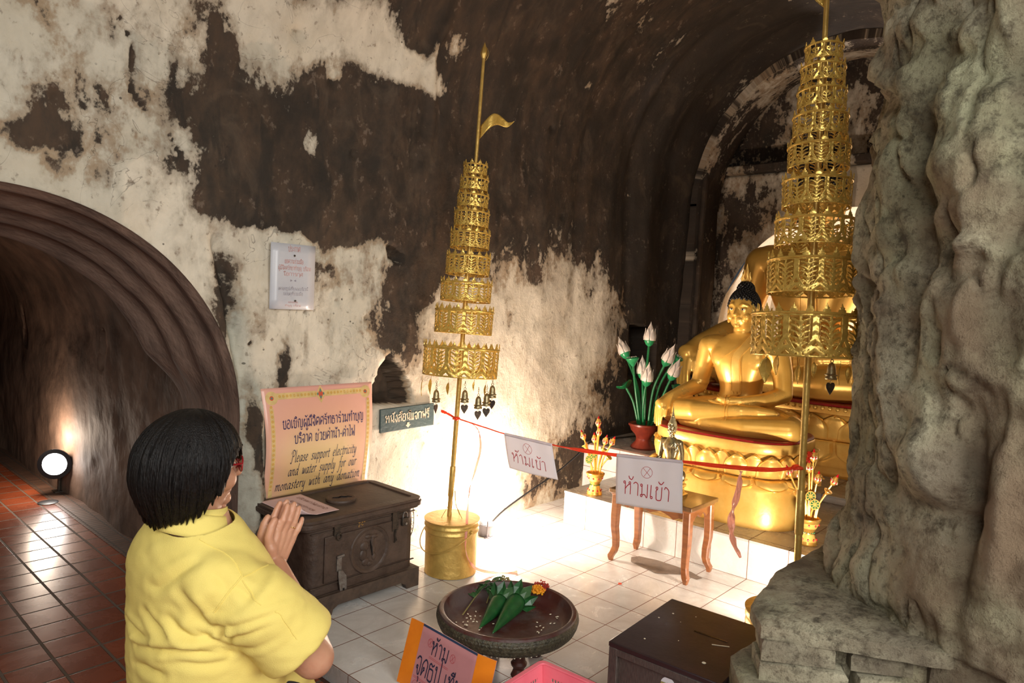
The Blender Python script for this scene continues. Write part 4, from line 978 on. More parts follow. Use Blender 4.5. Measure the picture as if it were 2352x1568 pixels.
mb = MB(); mb.tube([(X(-1.360), YF-.014, .235), (X(-1.325), YF-.014, .238)], .007, 8); mb.box((X(-1.346), YF-.012, .205), (.024, .006, .06)); st_ = mb.build('strap', 'steel', ch)
mb = MB(); a = [(X(-1.352), .178), (X(-1.333), .176), (X(-1.312), .148), (X(-1.306), .052), (X(-1.334), .046), (X(-1.352), .150)]; hole = [(X(-1.329), .098), (X(-1.321), .098), (X(-1.319), .062), (X(-1.327), .062)]
mb.prism(a, 0, .004, lambda p: Vector((p.x, YF-.020+p.z, p.y))); mb.build('hasp_plate', 'steel', st_)
mb = MB(); mb.prism(hole, 0, .0008, lambda p: Vector((p.x, YF-.0211+p.z, p.y))); mb.build('slot', 'eye_dark', st_)
mb = MB(); rr_ = random.Random(9)
for k in range(16): x_ = X(-1.232)+rr_.uniform(-.014, .016); mb.box((x_, YF-.0045, .350+rr_.gauss(0, .006)), (rr_.uniform(.002, .007), .001, rr_.uniform(.001, .004)), Matrix.Rotation(rr_.uniform(-.6, .6), 3, 'Y'))
mb.build('gold_leaf_mark', 'bright_gold', ch)

# notice lying on the chest lid, front right corner curling up
pn = thing('lid_notice', 'pink paper notice with a curling corner lying on the dark chest lid', 'paper', (-1.40, .87, .4115))
def lidpaper(x, y):
    # x 0..0.197 (to the right), y 0..0.312 (to the back); one corner lifts
    px_ = -1.503+x; py_ = .716+y
    d = (x*.3+(.312-y)*0+y*0)
    z = .0006; k = max(0, .075-(x*.85+y*1.0)*1.0)
    z += k*k*6.0
    px_ += k*.35; py_ += k*.45
    return Vector((px_+1.40, py_-.87, z))
mb = MB(); mb.grid(26, 36, lambda u, v: lidpaper(.197*u+.01*v*(1-u)*0, .312*v)); mb.build('sheet', 'paper_pink', pn, solid=.0006)
def bfont(s, size, bold=0.0):
    c = bpy.data.curves.new('t', 'FONT'); c.body = s; c.size = size; c.align_x = 'CENTER'; c.offset = bold; c.resolution_u = 3
    o = bpy.data.objects.new('t', c); COL.objects.link(o); bpy.context.view_layer.update()
    me = bpy.data.meshes.new_from_object(o.evaluated_get(bpy.context.evaluated_depsgraph_get()))
    v = [tuple(p.co) for p in me.vertices]; f = [tuple(p.vertices) for p in me.polygons]
    bpy.data.objects.remove(o); bpy.data.curves.remove(c); bpy.data.meshes.remove(me); return v, f
lf = lambda x, y: lidpaper(x, y)+Vector((0, 0, .0012))
mb = MB()
T = lambda X_, Y_: lf(.197-(.010+Y_), X_)      # text runs along the long side, read from the right of the chest
write(mb, 'บริจาคค่าไฟและค่าน้ำ', .017, lambda x, y: lf(.150+y, .30-x), anchor='l', at=(.030, 0), width=.235, w=1.0)
mb.build('lettering', 'ink_brown', pn)
mb = MB()
for s, off, st0 in (('ELECTRICITY FOR', .098, .155), ('WATER AND', .062, .155)):
    v, f = bfont(s, .024)
    mb.add([lf(off+y, .30-(st0+x)) for x, y, z in v], f)
mb.build('lettering', 'ink_brown', pn)

# ---------------------------------------------------------------- poster, notices and signs on the wall
po = thing('donation_poster', 'large pink and yellow poster asking for electricity and water donations, on the wall', 'poster', (-1.20, 1.07, .66))
PW, PH = .594, .50
def poster(x, y, off=0.0):
    # x 0..PW, y 0..PH ; bottom bows forward and rests behind the chest
    k = max(0, 1-y/PH); b = .035*math.sin(min(1, k*1.05)*PI)*(.6+.6*(1-x/PW))
    top = .0+(-.004 if 0 else 0)
    xx = -1.494+x+(.022*k*(1-x/PW)-.006*k*(x/PW))-.008*math.sin(k*PI)*(1-x/PW)*0
    return Vector((xx+1.20, 1.078-b-.012-off-1.07, .904-PH*k-.66))
mt, nt, nn, bb = _nt('poster_print'); Lk = nt.links
tc = N(nt, 'ShaderNodeTexCoord'); sx_ = N(nt, 'ShaderNodeSeparateXYZ'); Lk.new(tc.outputs['Object'], sx_.inputs[0])
mr = N(nt, 'ShaderNodeMapRange'); mr.inputs['From Min'].default_value = -.26; mr.inputs['From Max'].default_value = .24; Lk.new(sx_.outputs['Z'], mr.inputs[0])
rp = ramp(nt, [(0.0, (.62, .40, .16)), (.42, (.70, .50, .25)), (.72, (.72, .40, .27)), (1.0, (.72, .36, .29))]); Lk.new(mr.outputs[0], rp.inputs[0])
mx_ = N(nt, 'ShaderNodeMath', operation='ABSOLUTE'); Lk.new(sx_.outputs['X'], mx_.inputs[0]); mq = N(nt, 'ShaderNodeMapRange'); mq.inputs['From Min'].default_value = .12; mq.inputs['From Max'].default_value = .30; Lk.new(mx_.outputs[0], mq.inputs[0])
mz = N(nt, 'ShaderNodeMix', data_type='RGBA'); Lk.new(mq.outputs[0], mz.inputs[0]); Lk.new(rp.outputs[0], mz.inputs[6]); mz.inputs[7].default_value = (.74, .40, .31, 1)
Lk.new(mz.outputs[2], bb.inputs['Base Color']); bb.inputs['Roughness'].default_value = .28; MATS['poster_print'] = mt
mb = MB(); mb.grid(30, 40, lambda u, v: poster(PW*u, PH*v)); mb.build('sheet', 'poster_print', po, solid=.001)
pf = lambda o_: (lambda x, y: poster(x, y, .0012+o_))
pm('poster_gold', (.66, .40, .10), None, 30, .4); pm('poster_yellow', (.72, .52, .22), None, 30, .4); pm('poster_red', (.62, .10, .05), None, 30, .4); pm('poster_green', (.10, .24, .20), None, 30, .4)
mb = MB(); mb.mi = 0
y0 = .462
poly(mb, [(.045, y0-.014), (.272, y0-.014), (.272, y0+.014), (.045, y0+.014)], pf(0)); poly(mb, [(.322, y0-.014), (.555, y0-.014), (.555, y0+.014), (.322, y0+.014)], pf(0))
for xx in (.037, .567):
    for k in range(12): poly(mb, [(xx-.010, .005+k*.034), (xx+.010, .005+k*.034), (xx+.010, .039+k*.034), (xx-.010, .039+k*.034)], pf(0))
for cx in (.045, .552): disc(mb, cx, y0-.006, .030, pf(0), 16)
mb.mi = 3
for k in range(11): disc(mb, .085+k*.0185, y0, .0068, pf(.0003)); disc(mb, .337+k*.0185, y0, .0068, pf(.0003))
for k in range(20): disc(mb, .037, .418-k*.0212, .0068, pf(.0003)); disc(mb, .567, .418-k*.0212, .0068, pf(.0003))
mb.mi = 0
for cx in (.045, .552):
    for k in range(8):
        a = k*PI/4; c_ = (cx+math.cos(a)*.017, y0-.006+math.sin(a)*.017); disc(mb, c_[0], c_[1], .0085, pf(.0004), 8)
poly(mb, [(.297, .500), (.312, .478), (.326, .462), (.312, .440), (.297, .418), (.282, .440), (.268, .462), (.282, .478)], pf(.0003))
mb.mi = 1
for cx in (.045, .552): disc(mb, cx, y0-.006, .010, pf(.0006), 12)
poly(mb, [(.297, .490), (.305, .472), (.312, .462), (.305, .450), (.297, .432), (.289, .450), (.282, .462), (.289, .472)], pf(.0006))
mb.mi = 2
for cx in (.045, .552): disc(mb, cx, y0-.006, .005, pf(.0008), 10)
disc(mb, .297, .476, .005, pf(.0009), 8, .008); disc(mb, .297, .446, .005, pf(.0009), 8, .007)
for q in (.281, .313): disc(mb, q, .461, .004, pf(.0009), 8, .007)
mb.build('printed_border', ['poster_yellow', 'poster_red', 'poster_green', 'poster_gold'], po)
mb = MB()
write(mb, 'ขอเชิญผู้มีจิตศรัทธาร่วมทำบุญ', .037, pf(.0004), at=(.312, .318), width=.455, w=.75, nib=.5)
write(mb, 'บริจาค ช่วยค่าน้ำ-ค่าไฟ', .037, pf(.0004), at=(.315, .246), width=.345, w=.75, nib=.5)
mb.build('lettering', 'ink_purple', po)
mb = MB()
write(mb, 'Please support electricity', .056, pf(.0004), at=(.315, .158), width=.375, w=.42, nib=.28, shear=.16, latin=True)
write(mb, 'and water supply for our', .056, pf(.0004), at=(.315, .094), width=.390, w=.42, nib=.28, shear=.16, latin=True)
write(mb, 'monastery with any donation', .056, pf(.0004), at=(.300, .030), width=.480, w=.42, nib=.28, shear=.16, latin=True)
mb.build('lettering', 'ink_navy', po)

no = thing('wall_notice', 'small white laminated notice with faded red print nailed to the plaster', 'notice', (-1.345, 1.078, 1.40))
mb = MB(); mb.grid(6, 8, lambda u, v: Vector((-.111+.222*u+(.012 if 0 else .010)*(v-.5)*-1*0, -.004*math.sin(u*PI), -.147+.294*v))); mb.build('sheet', 'notice_plastic', no, solid=.002, loc=(0, 0, .003))
nf_ = lambda x, y: Vector((x, -.0075, y+.003))
mb = MB()
write(mb, 'ประกาศ', .021, nf_, at=(.0, .113), width=.062, w=1.0)
write(mb, 'ขอความร่วมมือ', .016, nf_, at=(.0, .060), width=.095, w=1.1)
write(mb, 'ผู้มีจิตศรัทธาทำบุญ บริจาค', .016, nf_, at=(.005, .030), width=.165, w=.9)
write(mb, 'เพื่อการกุศล', .014, nf_, at=(.0, .004), width=.095, w=.9)
write(mb, 'ขอขอบคุณ', .007, nf_, at=(.0, -.118), width=.05, w=.9); write(mb, 'ทำบุญ บริจาค', .008, nf_, at=(.0, -.134), width=.08, w=.9)
mb.build('lettering', 'ink_faded', no)
mb = MB(); write(mb, 'งดจุดธูปเทียนในบริเวณนี้', .012, nf_, at=(0, -.060), width=.150, w=.8); write(mb, 'ขอบคุณที่ร่วมมือ', .012, nf_, at=(0, -.083), width=.10, w=.8)
poly(mb, [(-.016, -.022), (-.005, -.017), (-.016, -.012)], nf_); poly(mb, [(.012, -.022), (.001, -.017), (.012, -.012)], nf_); mb.build('lettering', 'ink_grey', no)
for (x_, z_) in ((.001, .098), (.010, -.105)): mb = MB(); mb.sphere((x_, -.009, z_), (.005, .004, .005), 10, 6); mb.build('nail', 'dark_metal', no)

gs = thing('teal_sign', 'dark teal board with cream hand-painted lettering below the small wall niche', 'sign', (-.655, 1.07, .70))
mb = MB(); mb.box((0, 0, 0), (.362, .012, .122), Matrix.Rotation(-.02, 3, 'Y')); mb.build('board', 'sign_teal', gs, bevel=.002)
gf = lambda x, y: Vector((x, -.0078, y+x*.02))
mb = MB(); write(mb, 'หนังสือนี้แจกฟรี', .036, gf, at=(-.003, -.012), width=.300, w=1.9)
poly(mb, [(-.008, -.024), (.008, -.024), (.008, -.036), (.018, -.036), (0, -.053), (-.018, -.036), (-.008, -.036)], gf); mb.build('lettering', 'sign_cream', gs)

# ---------------------------------------------------------------- tiered parasols
def march(nu, nv, field, place, closed=True):
    """solid part (field > 0) of a u,v sheet as polygons with cut edges; returns verts, faces"""
    us = np.linspace(0, 1, nu+1); vs_ = np.linspace(0, 1, nv+1)
    U, W = np.meshgrid(us, vs_); F = field(U, W); key = {}; V = []; Fc = []
    def vid(i0, j0, i1, j1):
        if (i0, j0) == (i1, j1): k = (i0, j0, i0, j0); t = 0
        else:
            if (i1, j1) < (i0, j0): i0, j0, i1, j1 = i1, j1, i0, j0
            k = (i0, j0, i1, j1); t = F[j0, i0]/(F[j0, i0]-F[j1, i1]); t = min(.98, max(.02, t))
        kk = tuple(x % nu if (closed and q % 2 == 0) else x for q, x in enumerate(k)) if closed else k
        if kk not in key:
            u = us[i0]+(us[i1]-us[i0])*t; w = vs_[j0]+(vs_[j1]-vs_[j0])*t
            key[kk] = len(V); V.append(place(u, w))
        return key[kk]
    for j in range(nv):
        for i in range(nu):
            c = [(i, j), (i+1, j), (i+1, j+1), (i, j+1)]; s = [F[q[1], q[0]] > 0 for q in c]
            if not any(s): continue
            p = []
            for a in range(4):
                b = (a+1) % 4
                if s[a]: p.append(vid(*c[a], *c[a]))
                if s[a] != s[b]: p.append(vid(*c[a], *c[b]))
            if len(set(p)) >= 3: Fc.append(tuple(dict.fromkeys(p)))
    return V, Fc

def filigree(nm, dense):
    def f(U, W):
        u = (U*nm) % 1.0; a = np.abs(u-.5); v = W
        w = np.where(v > .42, .44, .44*np.sqrt(np.clip((v-.10)/.32, 0, 1)))
        frame = .058-np.abs(a-w)*np.where(v > .42, 1, .75)
        stem = .034-a
        asp = .60; leaf = np.full_like(a, -1.0); nl = max(2, int(round(dense)))
        for k in range(nl):
            vk = .20+.66*k/nl; ln = .30 if vk > .3 else .22
            q = np.clip((a*asp*ln*asp+(v-vk)*.13)/((ln*asp)**2+.13**2), 0, 1)
            dd = np.hypot(a*asp-q*ln*asp, (v-vk)-q*.13-.03*np.sin(q*PI)); leaf = np.maximum(leaf, .036*(1-.35*q)-dd)
        leaf = np.maximum(leaf, .030-np.hypot(a*asp, v-.90)) if dense > 3 else np.maximum(leaf, .035-np.abs(np.hypot((a)*asp, v-.55)-.13))
        outer = np.where(v > .40, .03-np.abs(a-.5)*.4, -1)
        topb = (v-.93)*1.0; botb = (.055-v)
        zig = .045-np.abs(v-(.075+.13*np.abs(((U*nm*2) % 1.0)-.5)*2))*.8
        zig2 = np.where(a > w, .04-np.abs(v-(.20+.10*(1-np.abs(((U*nm) % 1.0)-.5)*2*1.0)))*.8, -1)
        return np.maximum.reduce([frame, stem, leaf, outer, topb, botb, zig, zig2])
    return f
def crest(mb, c, out, up, s):
    sd = up.cross(out).normalized(); O = [(-.25, 0), (-.50, .16), (-.46, .42), (-.28, .44), (-.36, .66), (-.16, .78), (0, 1.25), (.16, .78), (.36, .66), (.28, .44), (.46, .42), (.50, .16), (.25, 0)]
    I = [(0, .30), (-.13, .48), (0, .70), (.13, .48)]
    f = lambda x, y, d: c+sd*x*s+up*y*s+out*d
    n = len(O); t = .0014
    vs = [f(x, y, t) for x, y in O]+[f(x, y, -t) for x, y in O]
    cn = f(0, .5, t+s*.10); cb = f(0, .5, -t); vs += [cn, cb]
    fs = []
    for i in range(n):
        j = (i+1) % n
        fs += [(i, j, 2*n), (n+j, n+i, 2*n+1), (i, n+i, n+j, j)]
    mb.add(vs, fs)

def make_parasol():
    r = thing('tiered_parasol', 'nine-tiered gilded ceremonial parasol standing in the gold bucket by the left wall', 'parasol', (0, 0, 0), group=None)
    mb = MB(); mb.tube([(0, 0, -.22), (0, 0, .6), (0, 0, 1.3)], [.0115, .0115, .0110], 14); mb.tube([(0, 0, 1.3), (0, 0, 2.18)], [.0095, .008], 12)
    mb.lathe([(.0125, .0), (.0145, .005), (.0145, .145), (.0125, .15)], 14); mb.build('pole', 'gold_paint', r)
    mb = MB(); mb.lathe([(.007, 2.165), (.016, 2.187), (.018, 2.197), (.012, 2.220), (.001, 2.250)], 6); mb.build('finial', 'gold_paint', r)
    mb = MB(); mb.grid(5, 7, lambda u, v: Vector((.010+.013*math.sin(v*PI)*1.0, (u-.5)*.018*math.sin(v*PI), 2.160+v*.068)))
    mb.build('finial_leaf', 'gold_paint', r, solid=.0015)
    # pennant bent from sheet brass
    def pen_(u, v):
        w = [(0, .062), (.35, .060), (.7, .036), (1, .002)]; h = interp(w, u)[0]
        zc = 1.83+.055*u+.025*math.sin(u*5.2-.6)+.03*(u > .8)*(u-.8)*3
        return Vector((.010+.165*u, -.022*math.sin(u*6.0), zc+(v-.5)*h*1.05-.01*(1-u)))
    mb = MB(); mb.grid(24, 7, pen_); mb.build('pennant', 'gold_leaf', r, solid=.0012)
    # tiers: z of rim, radius, height, motifs
    T = [(1.637, .0575, .048, 8, 2.0, 9), (1.567, .068, .055, 9, 2.0, 10), (1.486, .075, .058, 9, 2.0, 11), (1.402, .085, .070, 10, 4.0, 12), (1.300, .096, .072, 10, 4.0, 14), (1.185, .107, .088, 11, 4.3, 16), (1.053, .124, .088, 12, 4.3, 18), (.918, .142, .112, 12, 5.0, 20), (.736, .184, .140, 13, 5.0, 24)]
    for k, (z, R_, h, nm, dn, nc) in enumerate(T):
        cu = 22 if k < 4 else 32; cv = 20 if k < 4 else 36
        fld = filigree(nm, dn)
        def place(u, v):
            a = 2*PI*u; uu_ = (u*nm) % 1.0
            rel = .0022*math.sin(uu_*PI)+.0010*math.cos(v*dn*2*PI-abs(uu_-.5)*14)
            rr_ = R_*(1.0+.012*(1-v)*(-1))+rel
            return Vector((math.cos(a)*rr_, math.sin(a)*rr_, z-h+h*v))
        V_, F_ = march(nm*cu, cv, fld, place)
        mb = MB(); mb.add(V_, F_); t = mb.build('tier', 'gold_leaf', r, ang=180, solid=.0016)
        mb = MB(); mb.tube([(math.cos(2*PI*j/56)*(R_+.002), math.sin(2*PI*j/56)*(R_+.002), z) for j in range(57)], .0046 if k > 5 else .0038, 8, caps=False)
        rimmb = mb
        mb = MB()
        for j in range(4): a = j*PI/2+.3; mb.tube([(0, 0, z-.004), (math.cos(a)*R_, math.sin(a)*R_, z-.002)], .0016, 5)
        mb.build('spokes', 'gold_paint', t)
        mb = rimmb
        for j in range(nc):
            a = 2*PI*(j+.3)/nc; o_ = Vector((math.cos(a), math.sin(a), 0)); crest(mb, o_*(R_+.001)+Vector((0, 0, z+.002)), o_, (Vector((0, 0, 1))+o_*.12*math.sin(j*2.3)).normalized(), (.024 if k > 6 else .021 if k > 3 else .017))
        mb.build('rim', 'gold_leaf', t, ang=30)
    return r
def lean_to(o, p0, p1, spin=0):
    d = (Vector(p1)-Vector(p0)).normalized()
    o.location = p0; q = Vector((0, 0, 1)).rotation_difference(d) @ Euler((0, 0, spin)).to_quaternion()
    o.rotation_euler = q.to_euler()
par = make_parasol()
lean_to(par, (-.677, .690, .363), (-.545, .720, 2.56), 5.5)
par2 = copy_tree(par); par2['label'] = 'nine-tiered gilded ceremonial parasol nearest the eroded figure, in front of the gold statues'
par2.scale = (1.07, 1.07, 1.07)
lean_to(par2, (-.476, -.918, .545), (-.388, -.859, 2.437), 2.6)

def bucket(loc, label, spin):
    r = thing('paint_bucket', label, 'bucket', loc, spin)
    mb = MB(); mb.lathe([(.122, .0), (.128, .003), (.128, .010), (.126, .014), (.1285, .205), (.1335, .209), (.1335, .215), (.130, .219), (.130, .232), (.135, .236), (.135, .243), (.131, .247), (.131, .256), (.136, .260), (.137, .266), (.131, .267)], 64); mb.build('drum', 'gold_paint', r, ang=50)
    mb = MB(); mb.lathe([(.001, .2655), (.05, .2665), (.115, .264), (.131, .2625)], 48); mb.build('cement_fill', 'cobweb_dust', r, label='dusty pinkish cement filling')
    for s in (1, -1): mb = MB(); mb.lathe([(.020, 0), (.020, .004), (.011, .006), (.008, .016), (.003, .017)], 16, (s*.131, 0, .226), R=Matrix.Rotation(s*PI/2, 3, 'Y')); mb.build('handle_lug', 'gold_paint', r)
    mb = MB(); mb.tube([(math.cos(a)*.150, -math.sin(a)*.150-.004, .226-math.sin(a)*.10) for a in [PI*i/24 for i in range(25)]], .0026, 8); mb.build('bail_handle', 'gold_paint', r)
    mb = MB()
    for k in range(5):
        a = k*1.25+.4; mb.tube([(math.cos(a)*.055, math.sin(a)*.055, .264), (math.cos(a)*.018, math.sin(a)*.018, .33), (math.cos(a)*.010, math.sin(a)*.010, .40)], .0014, 5)
    mb.build('tie_wire', 'gold_paint', r)
    return r
bk = bucket((-.685, .665, 0), 'gold-painted tin bucket beside the dark chest holding a parasol pole', -1.6)
bk2 = bucket((-.506, -.897, 0), 'gold-painted tin bucket half hidden behind the brick plinth', -.4)

# bells and metal leaves that hang from the lowest tiers
def make_bell(loc, label, group):
    r = thing('wind_bell', label, 'bell', loc, 0, group)
    mb = MB(); mb.lathe([(.0185, -.044), (.0195, -.044), (.0205, -.040), (.0165, -.030), (.0150, -.012), (.0135, .002), (.0095, .012), (.004, .016)], 20); mb.lathe([(.0215, -.030), (.0222, -.027), (.0168, -.024)], 20, caps=False)
    b_ = mb.build('bell_body', 'bronze', r)
    mb = MB(); mb.tube([(.006*math.cos(a), 0, .022+.006*math.sin(a)) for a in [2*PI*i/12 for i in range(13)]], .0016, 6)
    for k in range(3): mb.tube([(.004*math.cos(a)*(k % 2), .004*math.cos(a)*((k+1) % 2), .034+k*.010+.0065*math.sin(a)) for a in [2*PI*i/10 for i in range(11)]], .0011, 5)
    mb.build('hook', 'bronze', r)
    mb = MB(); mb.tube([(0, 0, .01), (0, 0, -.050)], .001, 5); mb.tube([(.003*math.cos(a), 0, -.053+.003*math.sin(a)) for a in [2*PI*i/10 for i in range(11)]], .0009, 5); mb.build('clapper_wire', 'bronze', r)
    o_ = [(0, -.060), (.006, -.055), (.014, -.056), (.0185, -.064), (.0165, -.076), (.009, -.088), (0, -.101), (-.009, -.088), (-.0165, -.076), (-.0185, -.064), (-.014, -.056), (-.006, -.055)]
    mb = MB(); mb.prism(o_, -.0008, .0008, lambda p: Vector((p.x, p.z, p.y))); mb.build('wind_leaf', 'dark_metal', r, label='dark heart-shaped wind leaf')
    return r
bell = make_bell((0, 0, 0), '', 'bells under the parasol tiers')
BL = [((-.740, .756, .873), .3, 'small bronze bell hanging leftmost under the left parasol, above a dark heart leaf'), ((-.646, .652, .878), -.5, 'small bronze bell hanging just right of the left parasol pole'), ((-.575, .571, .866), -.9, 'small bronze bell, front one of the cluster right of the left parasol pole'), ((-.549, .560, .905), -1.2, 'small bronze bell, highest of the cluster right of the left parasol pole'), ((-.598, .605, .850), -.3, 'small bronze bell, lowest and leftmost of the cluster right of the left parasol pole'), ((-.388, -.963, 1.150), -.6, 'bronze bell with dark pointed leaf under the right parasol beside its pole')]
for i, (l, rz, lab) in enumerate(BL):
    o = bell if i == 0 else copy_tree(bell)
    o.location = l; o.rotation_euler = (0, 0, rz); o['label'] = lab
def make_leaf():
    r = thing('metal_leaf', '', 'leaf', (0, 0, 0), 0, 'brass leaves hanging from the parasols')
    mb = MB()
    def lf_(u, v):
        w = interp([(0, .001), (.12, .009), (.4, .0145), (.7, .009), (1, .0006)], v)[0]
        return Vector(((u-.5)*2*w, .004*math.sin(v*3)+.004*abs(u-.5), -.012-.078*v))
    mb.grid(9, 20, lf_); b_ = mb.build('blade', 'gold_leaf', r, solid=.001)
    mb = MB(); mb.tube([(0, .0, .012), (0, .001, -.014), (0, .003, -.06)], .0009, 5); mb.build('stalk', 'gold_paint', r)
    return r
leaf = make_leaf()
LV = [((-.785, .810, .945), .9, 1, 'brass leaf pendant, leftmost under the left parasol'), ((-.757, .779, .955), .2, 1, 'brass leaf pendant, second from the left under the left parasol'), ((-.685, .730, .935), 1.6, .8, 'brass leaf pendant edge-on beside the left parasol pole'), ((-.614, .622, .945), .1, .6, 'small brass leaf half hidden by the left parasol rim'), ((-.580, .575, .935), 1.2, .8, 'narrow brass leaf above the bell cluster of the left parasol'),
      ((-.519, -.817, 1.195), .9, .95, 'broad brass leaf pendant in front of the small golden statue arm'), ((-.545, -.787, 1.190), -.8, 1.2, 'heart-broad brass leaf pendant, leftmost of the broad ones under the right parasol'), ((-.467, -.876, 1.165), 1.2, .9, 'brass leaf pendant just left of the right parasol pole'), ((-.430, -.915, 1.175), 1.9, .75, 'thin curled brass leaf just right of the right parasol pole'), ((-.367, -.987, 1.165), .2, .85, 'brass leaf pendant right of the dark pointed bell leaf'), ((-.346, -1.010, 1.165), 1.7, .8, 'narrow brass leaf pendant, second from the eroded figure'), ((-.330, -1.02, 1.165), .8, .9, 'brass leaf pendant touching the outline of the eroded figure')]
for i, (l, rz, s, lab) in enumerate(LV):
    o = leaf if i == 0 else copy_tree(leaf)
    o.location = l; o.rotation_euler = (0, 0, rz); o.scale = (s*(1.5 if i in (5, 6) else 1), 1, s); o['label'] = lab

# ---------------------------------------------------------------- barrier ribbon and its two paper signs
RP = [(-.660, .690, .752), (-.640, .655, .742), (-.628, .535, .729), (-.614, .404, .714), (-.584, .139, .703), (-.566, -.017, .703), (-.547, -.188, .710), (-.516, -.469, .731), (-.500, -.609, .739), (-.480, -.787, .756), (-.470, -.893, .781)]
rib = thing('barrier_ribbon', 'thin red plastic ribbon strung between the two parasol poles as a barrier', 'ribbon', RP[0])
O_ = Vector(RP[0])
def band(pts, wtab, mat, name, parent, tw=0.0, seg=6, th=.0012):
    P = spline(pts, 10); n = len(P); mb = MB(); rows = []
    for i, p in enumerate(P):
        t = i/(n-1); d = (P[min(i+1, n-1)]-P[max(i-1, 0)]).normalized()
        up = Vector((0, 0, 1)) if abs(d.z) < .8 else Vector((.15, 1, 0))
        s = d.cross(up).normalized(); u = s.cross(d)
        w = interp(wtab, t)[0]; a = tw*math.sin(t*19)+.4*math.sin(t*31)
        q = (u*math.cos(a)+s*math.sin(a))
        rows.append([p+q*w*(k/seg-.5)+s*.0016*math.sin(k*2.1+t*43)-O_ for k in range(seg+1)])
    mb.rings(rows, False, False); return mb.build(name, mat, parent, solid=th)
band(RP, [(0, .012), (.05, .014), (.12, .006), (.3, .005), (.42, .008), (.47, .018), (.6, .016), (.7, .014), (.85, .018), (.92, .016), (1, .010)], 'ribbon', 'ribbon_line', rib, .5)
mb = MB(); mb.tube([Vector((-.660+.015*math.cos(a), .690+.015*math.sin(a), .752+.004*math.sin(2*a)))-O_ for a in [2*PI*i/16 for i in range(17)]], .006, 6); mb.sphere(Vector((-.672, .675, .752))-O_, (.010, .008, .010), 10, 6); mb.build('knot', 'ribbon', rib)
mb = MB(); mb.tube([Vector((-.470+.016*math.cos(a), -.897+.016*math.sin(a), .782+.004*math.sin(2*a)))-O_ for a in [2*PI*i/16 for i in range(17)]], .007, 6); mb.build('knot', 'ribbon', rib)
band([(-.672, .68, .752), (-.69, .72, .772), (-.705, .755, .783)], [(0, .008), (1, .016)], 'ribbon', 'loose_end', rib, .3)
band([(-.470, -.90, .785), (-.455, -.925, .82), (-.45, -.93, .845)], [(0, .01), (1, .02)], 'ribbon', 'loose_end', rib, .3)
band([(-.633, .60, .735), (-.632, .555, .695), (-.633, .545, .60), (-.640, .570, .50), (-.655, .585, .40), (-.70, .545, .285), (-.72, .527, .15), (-.66, .52, .05), (-.55, .48, .006), (-.46, .42, .004)], [(0, .010), (.3, .012), (.7, .012), (1, .016)], 'ribbon_sheer', 'loose_end', rib, .9)
band([(-.490, -.695, .735), (-.490, -.690, .66), (-.494, -.672, .56), (-.492, -.68, .47), (-.488, -.715, .405)], [(0, .016), (.4, .026), (.75, .030), (1, .008)], 'ribbon_sheer', 'loose_end', rib, .4, th=.001)
SIGNW = 'ห้ามเข้า'
def hang_sign(p0, p1, h, skew, label, bow):
    a = Vector(p0); b = Vector(p1); d = b-a; W = d.length; dn = d.normalized(); nrm = Vector((-.994, -.11, 0))
    r = thing('no_entry_paper', label, 'sign', a)
    def S(x, y, off=0.0):   # x 0..W, y 0 top .. -h
        k = -y/h
        return dn*x+Vector((skew[0]*k+.0, skew[1]*k, y+skew[2]*k*(x/W)))+nrm*(bow*math.sin(x/W*PI)*k+.006+.006*math.sin(k*2.5)*(1-.3*x/W)+off+.002*math.sin(x*60)*(1-k))
    mb = MB(); mb.grid(22, 18, lambda u, v: S(W*u, -h*v)); mb.build('sheet', 'paper', r, solid=.0006)
    mb = MB(); mb.tube([dn*W*t+nrm*.004+Vector((0, 0, .002)) for t in np.linspace(.01, .99, 14)], .007, 8); mb.build('folded_edge', 'paper', r)
    f = lambda x, y: S(x, y, .0012)
    mb = MB(); cx, cy, R_ = W*.48, -h*.27, .024
    stroke(mb, [(cx+R_*math.cos(t), cy+R_*.95*math.sin(t)) for t in np.linspace(0, 2*PI, 26)], .0016, f, smooth=False)
    stroke(mb, [(cx-R_*.62, cy+R_*.66), (cx+R_*.66, cy-R_*.64)], .0016, f); stroke(mb, [(cx+R_*.6, cy+R_*.7), (cx-R_*.5, cy-R_*.75)], .0016, f)
    mb.build('symbol', 'ink_red', r)
    mb = MB(); write(mb, SIGNW, h*.27, f, at=(W*.47, -h*.78), width=W*.72, rot=-.05, w=.72, jit=.35); mb.build('lettering', 'ink_red', r)
    return r
hang_sign((-.614, .404, .712), (-.584, .139, .701), .150, (.0, -.045, .004), 'tilted white paper no-entry sign nearer the left wall, red handwriting', .010)
hang_sign((-.549, -.180, .708), (-.516, -.470, .729), .200, (.0, -.012, -.002), 'larger white paper no-entry sign in front of the wooden stool, red handwriting', .006)

